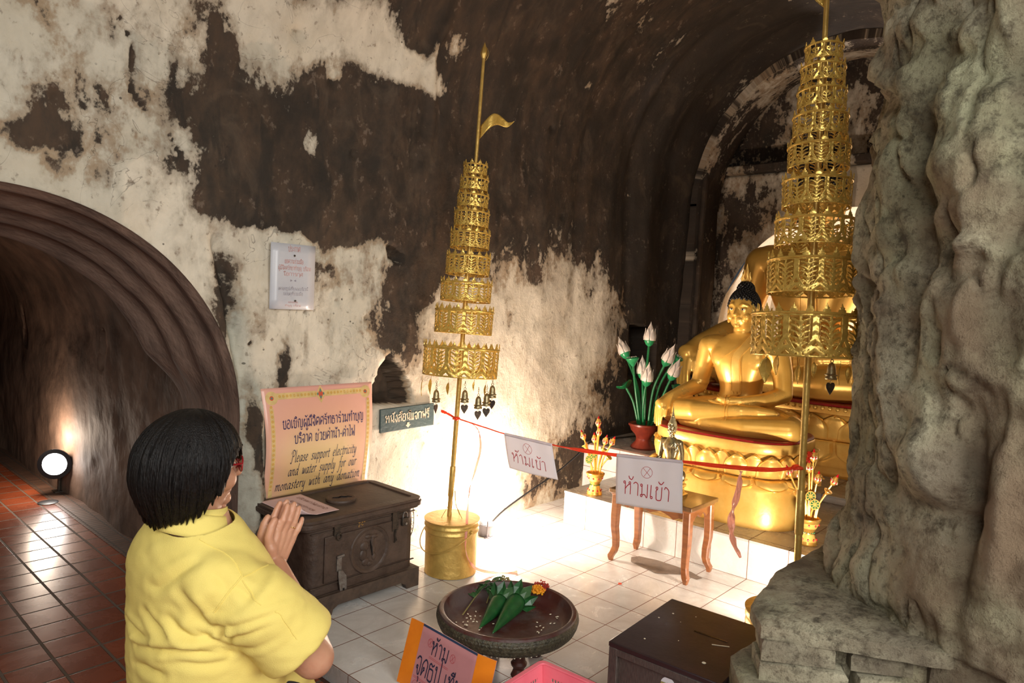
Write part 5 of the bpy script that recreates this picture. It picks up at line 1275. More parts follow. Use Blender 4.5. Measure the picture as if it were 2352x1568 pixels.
# ---------------------------------------------------------------- stool with the little image on it
stl = thing('wooden_stool', 'small carved wooden stool with curved legs in front of the altar step', 'stool', (.175, -.005, 0))
mb = MB(); mb.box((0, 0, .374), (.290, .475, .022)); mb.build('seat', 'teak_top', stl, bevel=.003)
mb = MB(); mb.box((0, 0, .357), (.270, .455, .010)); mb.build('seat_moulding', 'teak', stl, bevel=.003)
def apron(L):
    h = L/2; return [(-h, .352), (h, .352), (h, .322), (h*.80, .312), (h*.66, .298), (h*.55, .312), (h*.30, .326), (h*.12, .316), (0, .306), (-h*.12, .316), (-h*.30, .326), (-h*.55, .312), (-h*.66, .298), (-h*.80, .312), (-h, .322)]
for s in (1, -1):
    mb = MB(); mb.prism(apron(.40), -.007, .007, lambda p: Vector((s*.118+p.z, p.x, p.y))); mb.build('apron', 'teak', stl, bevel=.002)
for s in (1, -1):
    mb = MB(); mb.prism(apron(.21), -.007, .007, lambda p: Vector((p.x, s*.208+p.z, p.y))); mb.build('apron', 'teak', stl, bevel=.002)
for sx_, sy_ in ((-1, -1), (-1, 1), (1, -1), (1, 1)):
    mb = MB(); rings = []
    for z, off, w in [(.354, 0, .020), (.300, .001, .020), (.24, .003, .0195), (.18, .003, .018), (.12, -.003, .0165), (.075, -.004, .0155), (.045, .003, .0165), (.028, .011, .016), (.016, .013, .013), (0, .012, .0095)]:
        cx, cy = sx_*(.112+off), sy_*(.205+off); rings.append([Vector((cx+a*w, cy+b*w, z)) for a, b in ((-1, -.75), (-.75, -1), (.75, -1), (1, -.75), (1, .75), (.75, 1), (-.75, 1), (-1, .75))])
    rs = []
    for i in range(len(rings)-1):
        for t in (0, .33, .66): rs.append([a.lerp(b, t) for a, b in zip(rings[i], rings[i+1])])
    rs.append(rings[-1]); mb.rings(rs); mb.build('leg', 'teak', stl, ang=40)

# ---------------------------------------------------------------- floodlights, cable, fan
fl = thing('floodlight', 'small black floodlight glowing on the tiles beside the gold bucket', 'lamp', (-.175, .915, 0), .9)
mb = MB(); mb.lathe([(.040, .0), (.046, .004), (.048, .05), (.052, .056), (.052, .066), (.046, .068)], 32); mb.build('housing', 'grey_plastic', fl)
mb = MB(); mb.tube([(-.058, 0, .006), (-.060, 0, .07), (-.058, 0, .100)], .005, 6); mb.tube([(.058, 0, .006), (.060, 0, .07), (.058, 0, .100)], .005, 6); mb.box((0, 0, .003), (.13, .03, .006)); mb.build('bracket', 'grey_plastic', fl)
mb = MB()
for k in range(5): mb.tube([(math.cos(a)*(.048-.006*k), math.sin(a)*(.048-.006*k), .069+.003*k) for a in [2*PI*i/24 for i in range(25)]], .0018, 5)
mb.build('cooling_rings', 'grey_plastic', fl)
mb = MB(); mb.sphere((0, 0, .095), (.034, .034, .030), 20, 12); mb.build('bulb', 'lamp_glow', fl, label='glowing bulb')
fl2 = copy_tree(fl); fl2.location = (-.135, -.945, 0); fl2.rotation_euler = (0, 0, -.6); fl2['label'] = 'black floodlight hidden behind the brick plinth, aimed at the golden statues'
f2 = thing('wall_floodlight', 'glowing round floodlight on a bracket at the foot of the tunnel wall', 'lamp', (-1.64, 3.46, -.07), 0)
Rl = Matrix.Rotation(-1.15, 3, 'Z') @ Matrix.Rotation(PI/2+.15, 3, 'X')
Rm = Matrix.Rotation(-.55, 3, 'Z') @ Matrix.Rotation(PI/2, 3, 'X')
mb = MB(); mb.lathe([(.02, -.085), (.055, -.075), (.085, -.03), (.098, .0), (.100, .015), (.094, .015)], 32, (0, 0, .21), R=Rm); mb.build('housing', 'black_plastic', f2)
mb = MB(); mb.lathe([(.001, .020), (.06, .018), (.092, .010), (.094, .004)], 32, (0, 0, .21), R=Rm); mb.build('lens', 'lamp_glow_far', f2, label='glowing lens')
mb = MB(); mb.tube([(.03, .06, .19), (.045, .075, .10), (.045, .08, 0)], .012, 8); mb.box((.045, .08, .004), (.07, .07, .008)); mb.build('bracket', 'dark_metal', f2)
mb = MB(); mb.tube(spline([(-.14, .93, .045), (-.05, .99, .03), (.12, 1.045, .06), (.35, 1.05, .13), (.62, 1.06, .20), (.85, 1.06, .29), (1.02, 1.05, .378), (1.25, 1.02, .378), (1.6, .95, .378)], 8), .0055, 8); tag(mb.build('power_cable', 'black_plastic'), 'black power cable running up the wall foot from the floodlight to the altar', 'cable')
fan = thing('fan_guard', 'black wire fan guard wedged between the chest and the gold bucket', 'fan', (-.775, .94, .0))
mb = MB(); Rf = Matrix.Rotation(.55, 3, 'Z') @ Matrix.Rotation(PI/2-.12, 3, 'X')
for k in range(26):
    a = 2*PI*k/26; mb.tube([Rf @ Vector((math.cos(a)*.02, math.sin(a)*.02, .035))+Vector((0, 0, .21)), Rf @ Vector((math.cos(a)*.10, math.sin(a)*.10, .03))+Vector((0, 0, .21)), Rf @ Vector((math.cos(a)*.145, math.sin(a)*.145, 0))+Vector((0, 0, .21))], .0014, 5)
for r_ in (.145, .10, .055): mb.tube([Rf @ Vector((math.cos(a)*r_, math.sin(a)*r_, .03 if r_ < .12 else 0))+Vector((0, 0, .21)) for a in [2*PI*i/36 for i in range(37)]], .002, 5)
mb.build('wire_guard', 'black_plastic', fan)
mb = MB(); mb.lathe([(.001, .0), (.045, .0), (.045, .006), (.012, .014), (.010, .075)], 24); mb.build('base', 'black_plastic', fan)

# ---------------------------------------------------------------- offering tray and what lies on it
TC = Vector((-1.145, -.13, 0))
tr = thing('offering_tray', 'round dark wooden footed tray with carved rim on the white tiles', 'tray', TC)
mb = MB(); mb.lathe([(.001, .143), (.12, .144), (.205, .147), (.228, .155), (.240, .175), (.246, .192), (.249, .2), (.258, .203), (.266, .2), (.268, .192)], 80, caps=False); mb.build('dish', 'tray_inside', tr, ang=50)
def rim_(u, v):
    a = 2*PI*u; p = [(.268, .193), (.273, .186), (.274, .176), (.272, .166), (.268, .155), (.262, .144), (.252, .134), (.238, .126)]
    k = v*(len(p)-1); i = min(int(k), len(p)-2); t = k-i; r_ = p[i][0]+(p[i+1][0]-p[i][0])*t; z = p[i][1]+(p[i+1][1]-p[i][1])*t
    row = v*5; c = abs(math.sin(a*60+(PI/2 if int(row) % 2 else 0))); r_ += .0028*(abs(math.sin(row*PI))*.6+.6*c*(.12 < v < .92))
    return Vector((math.cos(a)*r_, math.sin(a)*r_, z))
mb = MB(); mb.grid(480, 30, rim_, closeu=True); mb.build('carved_rim', 'tray_carved', tr, ang=180)
mb = MB(); mb.lathe([(.240, .127), (.22, .118), (.15, .112), (.001, .110)], 64, caps=False); mb.build('underside', 'tray_wood', tr)
mb = MB()
for k in range(74):
    a = 2*PI*k/74; mb.sphere((math.cos(a)*.244, math.sin(a)*.244, .1285), .0034, 8, 5)
mb.build('inlay_dots', 'rice', tr)
for k in range(4):
    a = PI/4+k*PI/2+.35; c = (math.cos(a)*.125, math.sin(a)*.125, 0)
    mb = MB(); mb.lathe([(.026, .0), (.030, .006), (.024, .018), (.020, .030), (.029, .042), (.031, .050), (.024, .058), (.022, .085), (.030, .098), (.030, .118)], 20, c); mb.build('leg', 'tray_wood', tr)

def cone_leaf(tip, mouth, R_, name_label, seed):
    t = Vector(tip); m_ = Vector(mouth); d = m_-t; L_ = d.length; q = Vector((0, 0, 1)).rotation_difference(d.normalized()); Rm_ = q.to_matrix()
    r = thing('leaf_cone', name_label, 'offering', t, 0, None)
    mb = MB()
    def c_(u, v):
        a = 2*PI*u*1.12; rad = R_*interp([(0, .03), (.15, .22), (.6, .72), (.88, .98), (1, .92)], v)[0]*(1+.035*u)
        return Rm_ @ Vector((math.cos(a+v*1.6)*rad, math.sin(a+v*1.6)*rad, L_*v))
    mb.grid(40, 24, c_); mb.build('cone', 'leaf_green', r, solid=.0015)
    mb = MB(); mb.sphere(Rm_ @ Vector((0, 0, L_*.97)), (R_*.86, R_*.86, R_*.5), 20, 10); mb.build('stuffing', 'leaf_green', r)
    rnd = random.Random(seed)
    for k in range(9):
        a = 2*PI*k/9; o_ = Vector((math.cos(a), math.sin(a), 0)); sd = Vector((-math.sin(a), math.cos(a), 0))
        b0 = o_*R_*.8+Vector((0, 0, L_*.98)); tp = o_*R_*1.95+Vector((0, 0, L_*1.22)); w = R_*.66
        vs = [b0-sd*w*.5, b0+sd*w*.5, b0+sd*w*.85+o_*R_*.7+Vector((0, 0, .018)), tp, b0-sd*w*.85+o_*R_*.7+Vector((0, 0, .018)), b0+o_*R_*.55+Vector((0, 0, .026))]
        mb = MB(); mb.add([Rm_ @ p for p in vs], [(0, 1, 5), (1, 2, 5), (2, 3, 5), (3, 4, 5), (4, 0, 5)]); mb.build('folded_leaf', 'leaf_dark' if k % 3 == 0 else 'leaf_green', r, solid=.0012, smooth=False)
    return r
cone_leaf((-1.262, -.165, .152), (-1.055, -.095, .185), .036, 'rolled green banana-leaf cone lying front-most on the offering tray', 3)
cone_leaf((-1.268, -.105, .152), (-1.095, -.045, .180), .034, 'rolled green banana-leaf cone lying behind the front one on the tray', 5)
def blossom(name_, lab, loc, mat, n, r_, seed, cat='flower'):
    rnd = random.Random(seed); mb = MB()
    for k in range(n):
        p = Vector((rnd.gauss(0, 1), rnd.gauss(0, 1), abs(rnd.gauss(0, 1)))).normalized()*r_*rnd.uniform(.5, 1.05); p.z *= .8
        mb.sphere(p, (rnd.uniform(.003, .006), rnd.uniform(.003, .006), rnd.uniform(.002, .004)), 6, 4, Euler((rnd.uniform(0, 3), rnd.uniform(0, 3), 0)).to_matrix())
    o = mb.build(name_, mat, None); o.location = loc; tag(o, lab, cat); return o
blossom('marigold_flower', 'yellow marigold bloom tucked behind the leaf cones on the tray', (-.945, -.105, .196), 'marigold', 150, .030, 1)
blossom('red_blossom', 'cluster of small orange-red blossoms beside the yellow marigold on the tray', (-.905, -.092, .196), 'red_flower', 110, .032, 2)
blossom('red_blossom', 'few red blossoms at the far left edge of the green sprig on the tray', (-1.035, .095, .168), 'red_flower', 50, .028, 3)
blossom('dry_blossom', 'dry yellowish flower sprig at the back of the offering tray', (-.945, .075, .178), 'dry_sprig', 70, .030, 4)
def sprig(loc, pts, nl, lab, seed, ls=.022):
    r = thing('leafy_sprig', lab, 'plant', loc); rnd = random.Random(seed)
    P = spline(pts, 6); mb = MB(); mb.tube(P, [.0028-.0018*i/len(P) for i in range(len(P))], 6); mb.build('twig', 'dry_sprig', r)
    for k in range(nl):
        p = P[int((.45+.55*k/nl)*(len(P)-1))]; a = rnd.uniform(0, 2*PI); el = rnd.uniform(.1, .9); R_ = Euler((0, -el, a)).to_matrix(); s = ls*rnd.uniform(.8, 1.3)
        mb = MB(); mb.grid(5, 8, lambda u, v: p+R_ @ Vector((s*2*v, (u-.5)*2*s*.62*math.sin(PI*min(1, v*.97+.02))**.8, .25*s*math.sin(v*PI)+abs(u-.5)*s*.35)))
        mb.build('leaf', 'leaf_dark', r, solid=.0008)
    return r
sprig((-1.235, .015, .152), [(0, 0, 0), (.07, .035, .004), (.14, .065, .014), (.20, .075, .026), (.235, .062, .03)], 15, 'dark green leafy sprig with bare stalk lying at the left of the tray', 4)
sprig((-1.10, .02, .155), [(0, 0, 0), (.05, .03, .012), (.11, .04, .022)], 9, 'short leafy sprig between the leaf cones and the tray back', 8, .018)
rnd = random.Random(11)
mb = MB(); mb.sphere((0, 0, 0), (.0050, .0028, .0014), 8, 5); g0 = mb.build('petal_scrap', 'rice', None); first = True
spots_ = [(-1.230+rnd.gauss(0, .035), -.045+rnd.gauss(0, .05)) for _ in range(22)]+[(-1.135+rnd.gauss(0, .05), -.235+rnd.gauss(0, .035)) for _ in range(8)]+[(-1.0+rnd.gauss(0, .03), -.25+rnd.gauss(0, .03)) for _ in range(7)]+[(-1.17, .075), (-1.19, .09), (-1.15, .10)]
for (x_, y_) in spots_:
    if (Vector((x_, y_, 0))-TC).length > .20: continue
    o = g0 if first else g0.copy()
    if not first: COL.objects.link(o)
    first = False; o.location = (x_, y_, .1495); o.rotation_euler = (rnd.uniform(-.2, .2), rnd.uniform(-.2, .2), rnd.uniform(0, 3)); tag(o, 'tiny pale petal scrap scattered on the floor of the offering tray', 'petal', 'petal scraps on the offering tray')

tr.scale = (.955, .955, 1)
# ---------------------------------------------------------------- pink hand-lettered sign leaning on the tray
A = Vector((-1.447, .040, .214)); B_ = Vector((-1.452, -.345, .206)); Dn = Vector((-1.500, .034, .004))
ex = (B_-A); SW = ex.length; exn = ex.normalized(); ey = (Dn-A); SH = ey.length; eyn = (ey-exn*ey.dot(exn)).normalized(); enr = exn.cross(eyn); enr = enr if enr.x < 0 else -enr
sg = thing('pink_sign', 'pink hand-lettered sign with orange taped sides leaning on the offering tray', 'sign', A)
def SG(x, y, off=0.0):   # x from left edge, y downwards
    fold = 0.0
    if x < .062: fold = .010*((.062-x)/.062)**1.5
    if x > SW-.068: fold = -.022*((x-(SW-.068))/.068)**1.3
    return exn*x+eyn*y+enr*(off+fold)
mb = MB(); mb.grid(30, 8, lambda u, v: SG(SW*u, SH*v)); mb.build('card', 'sign_pink', sg, solid=.002)
def strip(x0, x1, y0_, y1_, mat, nm, o_=.0016):
    mb = MB(); mb.grid(10, 4, lambda u, v: SG(x0+(x1-x0)*u, y0_+(y1_-y0_)*v, o_)); mb.build(nm, mat, sg)
strip(0, .056, 0, SH, 'tape_orange', 'tape'); strip(SW-.064, SW, 0, SH, 'tape_orange', 'tape'); strip(.056, SW-.064, 0, .0075, 'tape_blue', 'top_tape')
sf = lambda x, y: SG(x, -y, .0024)
mb = MB()
write(mb, 'ห้าม', .044, sf, at=(.160, -.080), width=.088, w=1.05, jit=.2)
write(mb, 'จุดธูป', .056, sf, at=(.126, -.160), width=.125, w=1.05, jit=.2); write(mb, 'เทียน', .050, sf, at=(.262, -.160), width=.112, w=1.05, jit=.2)
write(mb, 'ตรงนี้', .05, sf, at=(.165, -.232), width=.15, w=1.05, jit=.2)
mb.build('lettering', 'ink_navy', sg)
mb = MB()
for (cx, cy) in ((.108, -.047), (.222, -.056)):
    stroke(mb, [(cx+.0115*math.cos(t), cy+.0135*math.sin(t)) for t in np.linspace(0, 2*PI, 20)], .0010, sf, smooth=False); stroke(mb, [(cx-.007, cy+.010), (cx+.007, cy-.010)], .0010, sf); stroke(mb, [(cx+.007, cy+.010), (cx-.007, cy-.010)], .0010, sf)
for (y_) in (-.088, -.0925): stroke(mb, [(.115, y_), (.212, y_-.004)], .0009, sf)
for (y_) in (-.170, -.1745): stroke(mb, [(.062, y_), (.30, y_-.006)], .0009, sf)
stroke(mb, [(.066, -.23), (.066, -.195), (.076, -.182), (.088, -.190), (.090, -.23)], .0010, sf); stroke(mb, [(.072, -.23), (.072, -.2), (.078, -.192), (.083, -.198), (.084, -.23)], .0010, sf); disc(mb, .078, -.214, .003, sf)
mb.build('drawing', 'ink_red', sg)

# ---------------------------------------------------------------- pink basket
bs = thing('plastic_basket', 'pink perforated plastic basket at the bottom edge beside the dark donation box', 'basket', (-1.462, -.632, 0), .06); bs.scale = (1, 1, 1.09)
def wallfield(nu_, nv_):
    def f(U, W):
        a = np.abs(((U*nu_) % 1)-.5); b = np.abs(((W*nv_) % 1)-.5); hole = np.maximum(a-.30, b-.30)
        solid_ = np.maximum.reduce([.10-U, U-.90, .18-W, W-.84])
        return np.maximum(hole, solid_*4)
    return f
bw, bd, bh = .300, .360, .165
def bpt(cx, cy, z): k = .82+.18*z/bh; return Vector((cx*k, cy*k, z+.012))
for (a, b, n_) in (((-bw/2, -bd/2), (bw/2, -bd/2), 26), ((bw/2, -bd/2), (bw/2, bd/2), 32), ((bw/2, bd/2), (-bw/2, bd/2), 26), ((-bw/2, bd/2), (-bw/2, -bd/2), 32)):
    V_, F_ = march(n_*4, 48, wallfield(n_, 12), lambda u, v: bpt(a[0]+(b[0]-a[0])*u, a[1]+(b[1]-a[1])*u, bh*v), closed=False)
    mb = MB(); mb.add(V_, F_); mb.build('side', 'basket_pink', bs, solid=.002, ang=180)
mb = MB(); mb.box((0, 0, .007), (bw*.82, bd*.82, .012)); mb.build('bottom', 'basket_pink', bs, bevel=.003)
mb = MB(); o1 = rrect(-bw/2-.014, bw/2+.014, -bd/2-.014, bd/2+.014, .022); i1 = rrect(-bw/2+.002, bw/2-.002, -bd/2+.002, bd/2-.002, .012); n = len(o1); vs = []
for z in (.174, .180): vs += [(x, y, z) for x, y in o1]+[(x, y, z) for x, y in i1]
fs = []
for i in range(n):
    j = (i+1) % n; fs += [(i, j, 2*n+j, 2*n+i), (n+j, n+i, 3*n+i, 3*n+j), (2*n+i, 2*n+j, 3*n+j, 3*n+i), (i, n+i, n+j, j)]
mb.add(vs, fs); mb.build('rim', 'basket_pink', bs, bevel=.0015)

# ---------------------------------------------------------------- dark donation box, bottom right
BXA = Vector((-.905, -.662)); BXB = Vector((-1.315, -.684)); 
db = thing('donation_box', 'glossy dark brown wooden donation box with a coin slot beside the plinth', 'box', (-1.10, -.840, 0), math.atan2(BXA.y-BXB.y, BXA.x-BXB.x))
bl, bwid, bhh = .410, .340, .350        # along local x (depth from the viewer), y width
mb = MB(); mb.box((0, 0, bhh-.008), (bl+.004, bwid+.004, .016)); top = mb.build('top', 'box_wood', db, bevel=.003)
mb = MB(); mb.box((.012, 0, (bhh-.016)/2), (bl-.024, bwid, bhh-.016)); mb.build('body', 'box_wood', db, bevel=.002)
mb = MB()
for (y_, w_) in ((-bwid/2+.014, .028), (bwid/2-.014, .028)): mb.box((-bl/2+.006, y_, (bhh-.016)/2), (.014, w_, bhh-.016))
mb.box((-bl/2+.006, 0, bhh-.027), (.0135, bwid-.05, .022)); mb.box((-bl/2+.006, 0, .02), (.0135, bwid-.05, .04)); mb.build('front_frame', 'box_frame', db, bevel=.002)
mb = MB(); mb.box((-bl/2+.010, 0, .175), (.004, bwid-.054, .275)); mb.box((-bl/2+.009, 0, bhh-.042), (.006, bwid-.058, .005)); mb.build('front_panel', 'box_frame', db, label='ribbed front panel')
mb = MB(); mb.lathe([(.0001, 0), (.022, 0), (.022, .0015), (.0001, .0018)], 28, (-bl/2+.008, -.018, .285), R=Matrix.Rotation(-PI/2, 3, 'Y')); stx = mb.build('sticker', 'paper', db, label='round white sticker with a brown band and red mark')
mb = MB(); mb.box((-bl/2+.0058, -.018, .285), (.0008, .043, .010)); mb.build('sticker_band', 'dry_sprig', stx)
mb = MB(); mb.prism([(-.005, -.002), (.005, -.002), (.001, .008)], 0, .0006, lambda p: Vector((-bl/2+.0055-p.z, -.018+p.x, .285+p.y))); mb.build('sticker_mark', 'ink_red', stx)
mb = MB(); mb.box((.035, -.040, bhh+.0002), (.007, .105, .0012), Matrix.Rotation(0.02, 3, 'Z')); mb.build('coin_slot', 'eye_dark', top)
mb = MB(); rnd = random.Random(2)
for (x_, y_, r_) in ((.10, .115, .0035), (.04, .135, .003), (-.12, .10, .003), (-.13, -.09, .006), (-.06, .02, .0018), (.13, .05, .002), (.06, .07, .0016)): mb.lathe([(r_, bhh), (r_*.9, bhh+.0006), (.0001, bhh+.0008)], 10, (x_, y_, 0))
mb.box((.0, -.085, bhh+.0003), (.004, .05, .0006), Matrix.Rotation(.5, 3, 'Z')); mb.build('wax_spots', 'rice', top)

# ---------------------------------------------------------------- golden lotus ornaments in enamelled vases
def gold_lotus(loc, label, rz, mirror=1):
    r = thing('golden_lotus_vase', label, 'vase', loc, rz, 'golden lotus ornaments on the altar step')
    mb = MB(); mb.lathe([(.040, 0), (.042, .006), (.038, .016), (.030, .030), (.024, .048), (.025, .054), (.031, .066), (.040, .086), (.050, .104), (.050, .108), (.044, .110), (.040, .104), (.001, .098)], 36); vz = mb.build('vase', 'bright_gold', r)
    mb = MB(); mb.lathe([(.0385, .0165), (.0312, .030), (.0256, .045)], 36, caps=False); mb.lathe([(.0335, .069), (.0395, .0832), (.044, .094)], 36, caps=False); mb.build('enamel_band', 'gold_relief', vz)
    for (rr_, z) in ((.0355, .024), (.041, .085)):
        mb = MB()
        for k in range(9): a = 2*PI*k/9; mb.sphere((math.cos(a)*rr_, math.sin(a)*rr_, z), (.0042, .0042, .005), 8, 5)
        mb.build('red_jewels', 'jewel_red', vz)
    mb = MB()
    for k in range(18):
        a = 2*PI*(k+.5)/18; mb.sphere((math.cos(a)*.0258, math.sin(a)*.0258, .05), .0028, 8, 5)
    mb.build('green_jewels', 'jewel_green', vz)
    S = [(.002, .0, .340, 0), (-.004, -.012, .295, 0), (.0, .085, .262, 0), (.005, .020, .255, 0), (.0, -.048, .258, 0), (-.002, -.090, .262, 0), (-.006, .068, .225, 1), (-.012, .005, .200, 2), (-.020, .028, .172, 2), (.004, -.070, .190, 1), (.01, -.035, .22, 1)]
    for (dx, dy, z, kind) in S:
        dy *= mirror; p1 = Vector((dx*1.2, dy, z)); p0 = Vector((dx*.4, dy*.30, .10)); md_ = (p0+p1)/2+Vector((0, -dy*.16, 0))
        mb = MB(); mb.tube(spline([p0, md_, p1], 6), .0042, 8); stx_ = mb.build('stem', 'bright_gold', r)
        d = (p1-md_).normalized(); q = Vector((0, 0, 1)).rotation_difference(d).to_matrix()
        if kind == 0:
            mb = MB(); mb.lathe([(.004, -.004), (.012, .004), (.0145, .014), (.013, .024), (.008, .036), (.001, .048)], 14, p1, R=q); bd_ = mb.build('bud', 'bright_gold', stx_)
            mb = MB()
            for k in range(6):
                a = 2*PI*k/6; mb.sphere(p1+q @ Vector((math.cos(a)*.0132, math.sin(a)*.0132, .016)), (.0038, .0038, .006), 8, 5)
            mb.lathe([(.009, .033), (.006, .040), (.001, .052)], 10, p1, R=q); mb.build('red_jewels', 'jewel_red', bd_)
            mb = MB()
            for k in range(6):
                a = 2*PI*(k+.5)/6; mb.sphere(p1+q @ Vector((math.cos(a)*.0128, math.sin(a)*.0128, .018)), (.004, .004, .009), 8, 5)
            mb.build('glass_chips', 'glass_chip', bd_)
        elif kind == 1:
            mb = MB(); mb.lathe([(.004, -.006), (.010, .002), (.018, .010), (.018, .013), (.001, .015)], 18, p1, R=q); mb.build('seed_pod', 'bright_gold', stx_)
        else:
            q2 = Vector((0, 0, 1)).rotation_difference(Vector((-.9, -.25, .25)).normalized()).to_matrix()
            mb = MB(); mb.lathe([(.001, 0), (.021, 0), (.021, .005), (.001, .005)], 24, p1, R=q2); fd = mb.build('wheel_leaf', 'bright_gold', stx_)
            mb = MB()
            for k in range(8):
                a = 2*PI*k/8; P_ = [Vector((math.cos(a+e)*r2, math.sin(a+e)*r2, .0054)) for e, r2 in ((-.06, .006), (-.28, .0175), (.28, .0175), (.06, .006))]
                mb.add([p1+q2 @ p for p in P_], [(0, 1, 2, 3)])
            mb.build('green_enamel', 'jewel_green', fd)
    return r
gv = gold_lotus((.430, .598, .2), 'golden jewelled lotus ornament in vase at the left end of the altar step', 0); gv.scale = (1.12, 1.12, 1.22)
gv = gold_lotus((.530, -.625, .2), 'golden jewelled lotus ornament in vase behind the right parasol pole', 0, -1); gv.scale = (1.12, 1.12, 1.22)

# ---------------------------------------------------------------- red pot with carved white lotuses
pt = thing('red_pot', 'red footed pot holding carved lotuses in front of the dark wall niche', 'pot', (1.16, .715, .37))
mb = MB(); mb.lathe([(.085, 0), (.088, .010), (.080, .022), (.055, .050), (.050, .070), (.060, .095), (.090, .125), (.098, .150), (.108, .160), (.108, .172), (.096, .176), (.088, .165), (.001, .160)], 40); mb.build('bowl', 'pot_red', pt)
def lotus(name_, lab, base, mid, tip, kind, grp, scale=1.0):
    b = Vector(base); r = thing(name_, lab, 'flower', b, 0, grp)
    P = spline([Vector((0, 0, 0)), Vector(mid)-b, Vector(tip)-b], 8); mb = MB(); mb.tube(P, .0085, 10); mb.build('stem', 'stem_green', r)
    e = P[-1]; d = (P[-1]-P[-3]).normalized(); q = Vector((0, 0, 1)).rotation_difference(d).to_matrix()
    if kind == 'bud':
        mb = MB(); mb.lathe([(.010, -.006), (.026, .008), (.036, .030), (.037, .048), (.034, .056)], 24, e, R=q); mb.build('calyx', 'lotus_green', r)
        mb = MB()
        mb.lathe([(.032, .035), (.036, .055), (.032, .085), (.018, .120), (.004, .150), (.0005, .165)], 20, e, R=q); bud = mb.build('bud', 'lotus_white', r)
        for k in range(6):
            a = 2*PI*k/6; o_ = Vector((math.cos(a), math.sin(a), 0)); sd = Vector((-math.sin(a), math.cos(a), 0))
            def pp(u, v):
                w = .021*math.sin(PI*min(1, .25+v*.75))**.7*(1-v**3*.9); rad = interp([(0, .036), (.3, .0385), (.7, .030), (1, .030)], v)[0]
                return e+q @ (o_*(rad+.004*(1-(2*u-1)**2))+sd*(u-.5)*2*w+Vector((0, 0, .036+.082*v)))
            mb = MB(); mb.grid(7, 9, pp); mb.build('petal', 'lotus_white', bud, solid=.002)
    elif kind == 'pod':
        mb = MB(); mb.lathe([(.010, -.02), (.026, .004), (.045, .028), (.047, .036), (.040, .042), (.001, .046)], 28, e, R=q); pd_ = mb.build('seed_pod', 'lotus_green', r)
        mb = MB()
        for k in range(15):
            a = k*2.4; rr_ = .009*math.sqrt(k)*1.0; mb.sphere(e+q @ Vector((math.cos(a)*rr_, math.sin(a)*rr_, .045)), .0035, 8, 5)
        mb.build('seeds', 'lotus_white', pd_)
    else:
        mb = MB(); mb.grid(17, 9, lambda u, v: e+q @ Vector(((.068*v)*math.cos(2*PI*u), (.068*v)*math.sin(2*PI*u)*.8, .004+.030*v*v+.010*v*math.sin(6*PI*u)))); mb.build('leaf_blade', 'stem_green', r, solid=.002)
    return r
gl = 'carved lotuses in the red pot'; B0 = lambda a, b: (1.16+a, .715+b, .531)
lotus('lotus_bud', 'tallest white carved lotus bud rising from the red pot', B0(0, 0), (1.15, .715, .85), (1.15, .707, 1.085), 'bud', gl)
lotus('lotus_bud', 'white carved lotus bud leaning farthest left over the red pot', B0(0, .03), (1.14, .77, .78), (1.13, .865, .985), 'bud', gl)
lotus('lotus_bud', 'white carved lotus bud leaning right toward the golden statue', B0(0, -.03), (1.15, .655, .78), (1.15, .580, .960), 'bud', gl)
lotus('lotus_bud', 'white carved lotus bud low in the front middle of the red pot', B0(-.03, -.01), (1.09, .690, .68), (1.08, .672, .815), 'bud', gl)
lotus('lotus_bud', 'white carved lotus bud half hidden behind the green seed pod', B0(.02, .02), (1.16, .738, .72), (1.16, .748, .850), 'bud', gl)
lotus('lotus_bud', 'greenish carved lotus bud farthest right behind the leaning bud', B0(.03, -.04), (1.19, .61, .72), (1.19, .55, .865), 'bud', gl)
lotus('lotus_pod', 'green carved lotus seed pod with white seeds above the red pot', B0(-.01, .03), (1.11, .765, .75), (1.09, .790, .955), 'pod', gl)
lotus('lotus_pod', 'dark green carved lotus pod behind the right-leaning bud', B0(.03, -.03), (1.20, .64, .80), (1.22, .545, .990), 'pod', gl)
lotus('lotus_leaf', 'green carved lotus leaf low on the left of the red pot', B0(0, .05), (1.14, .80, .68), (1.12, .850, .775), 'leaf', gl)
lotus('lotus_leaf', 'green carved lotus leaf low on the right behind the statue arm', B0(0, -.05), (1.18, .58, .68), (1.18, .500, .780), 'leaf', gl)

for o in list(COL.objects):      # everything on the tray sits with it
    if o.parent is None and o.get('category') in ('tray', 'offering', 'plant', 'petal', 'flower') and not o.name.startswith('lotus'): o.location = Vector(o.location)+Vector((.026, .023, 0))

# small dark drain cover on the brick floor
mb = MB(); mb.lathe([(.055, 0), (.057, .003), (.045, .006), (.001, .006)], 28, sx=1, sy=1); o = mb.build('drain_cover', 'black_plastic'); o.location = (-1.72, 3.30, -.069); tag(o, 'small dark round drain cover on the red brick tiles of the tunnel', 'drain')
# ================================================================== GOLDEN STATUES
from mathutils.bvhtree import BVHTree

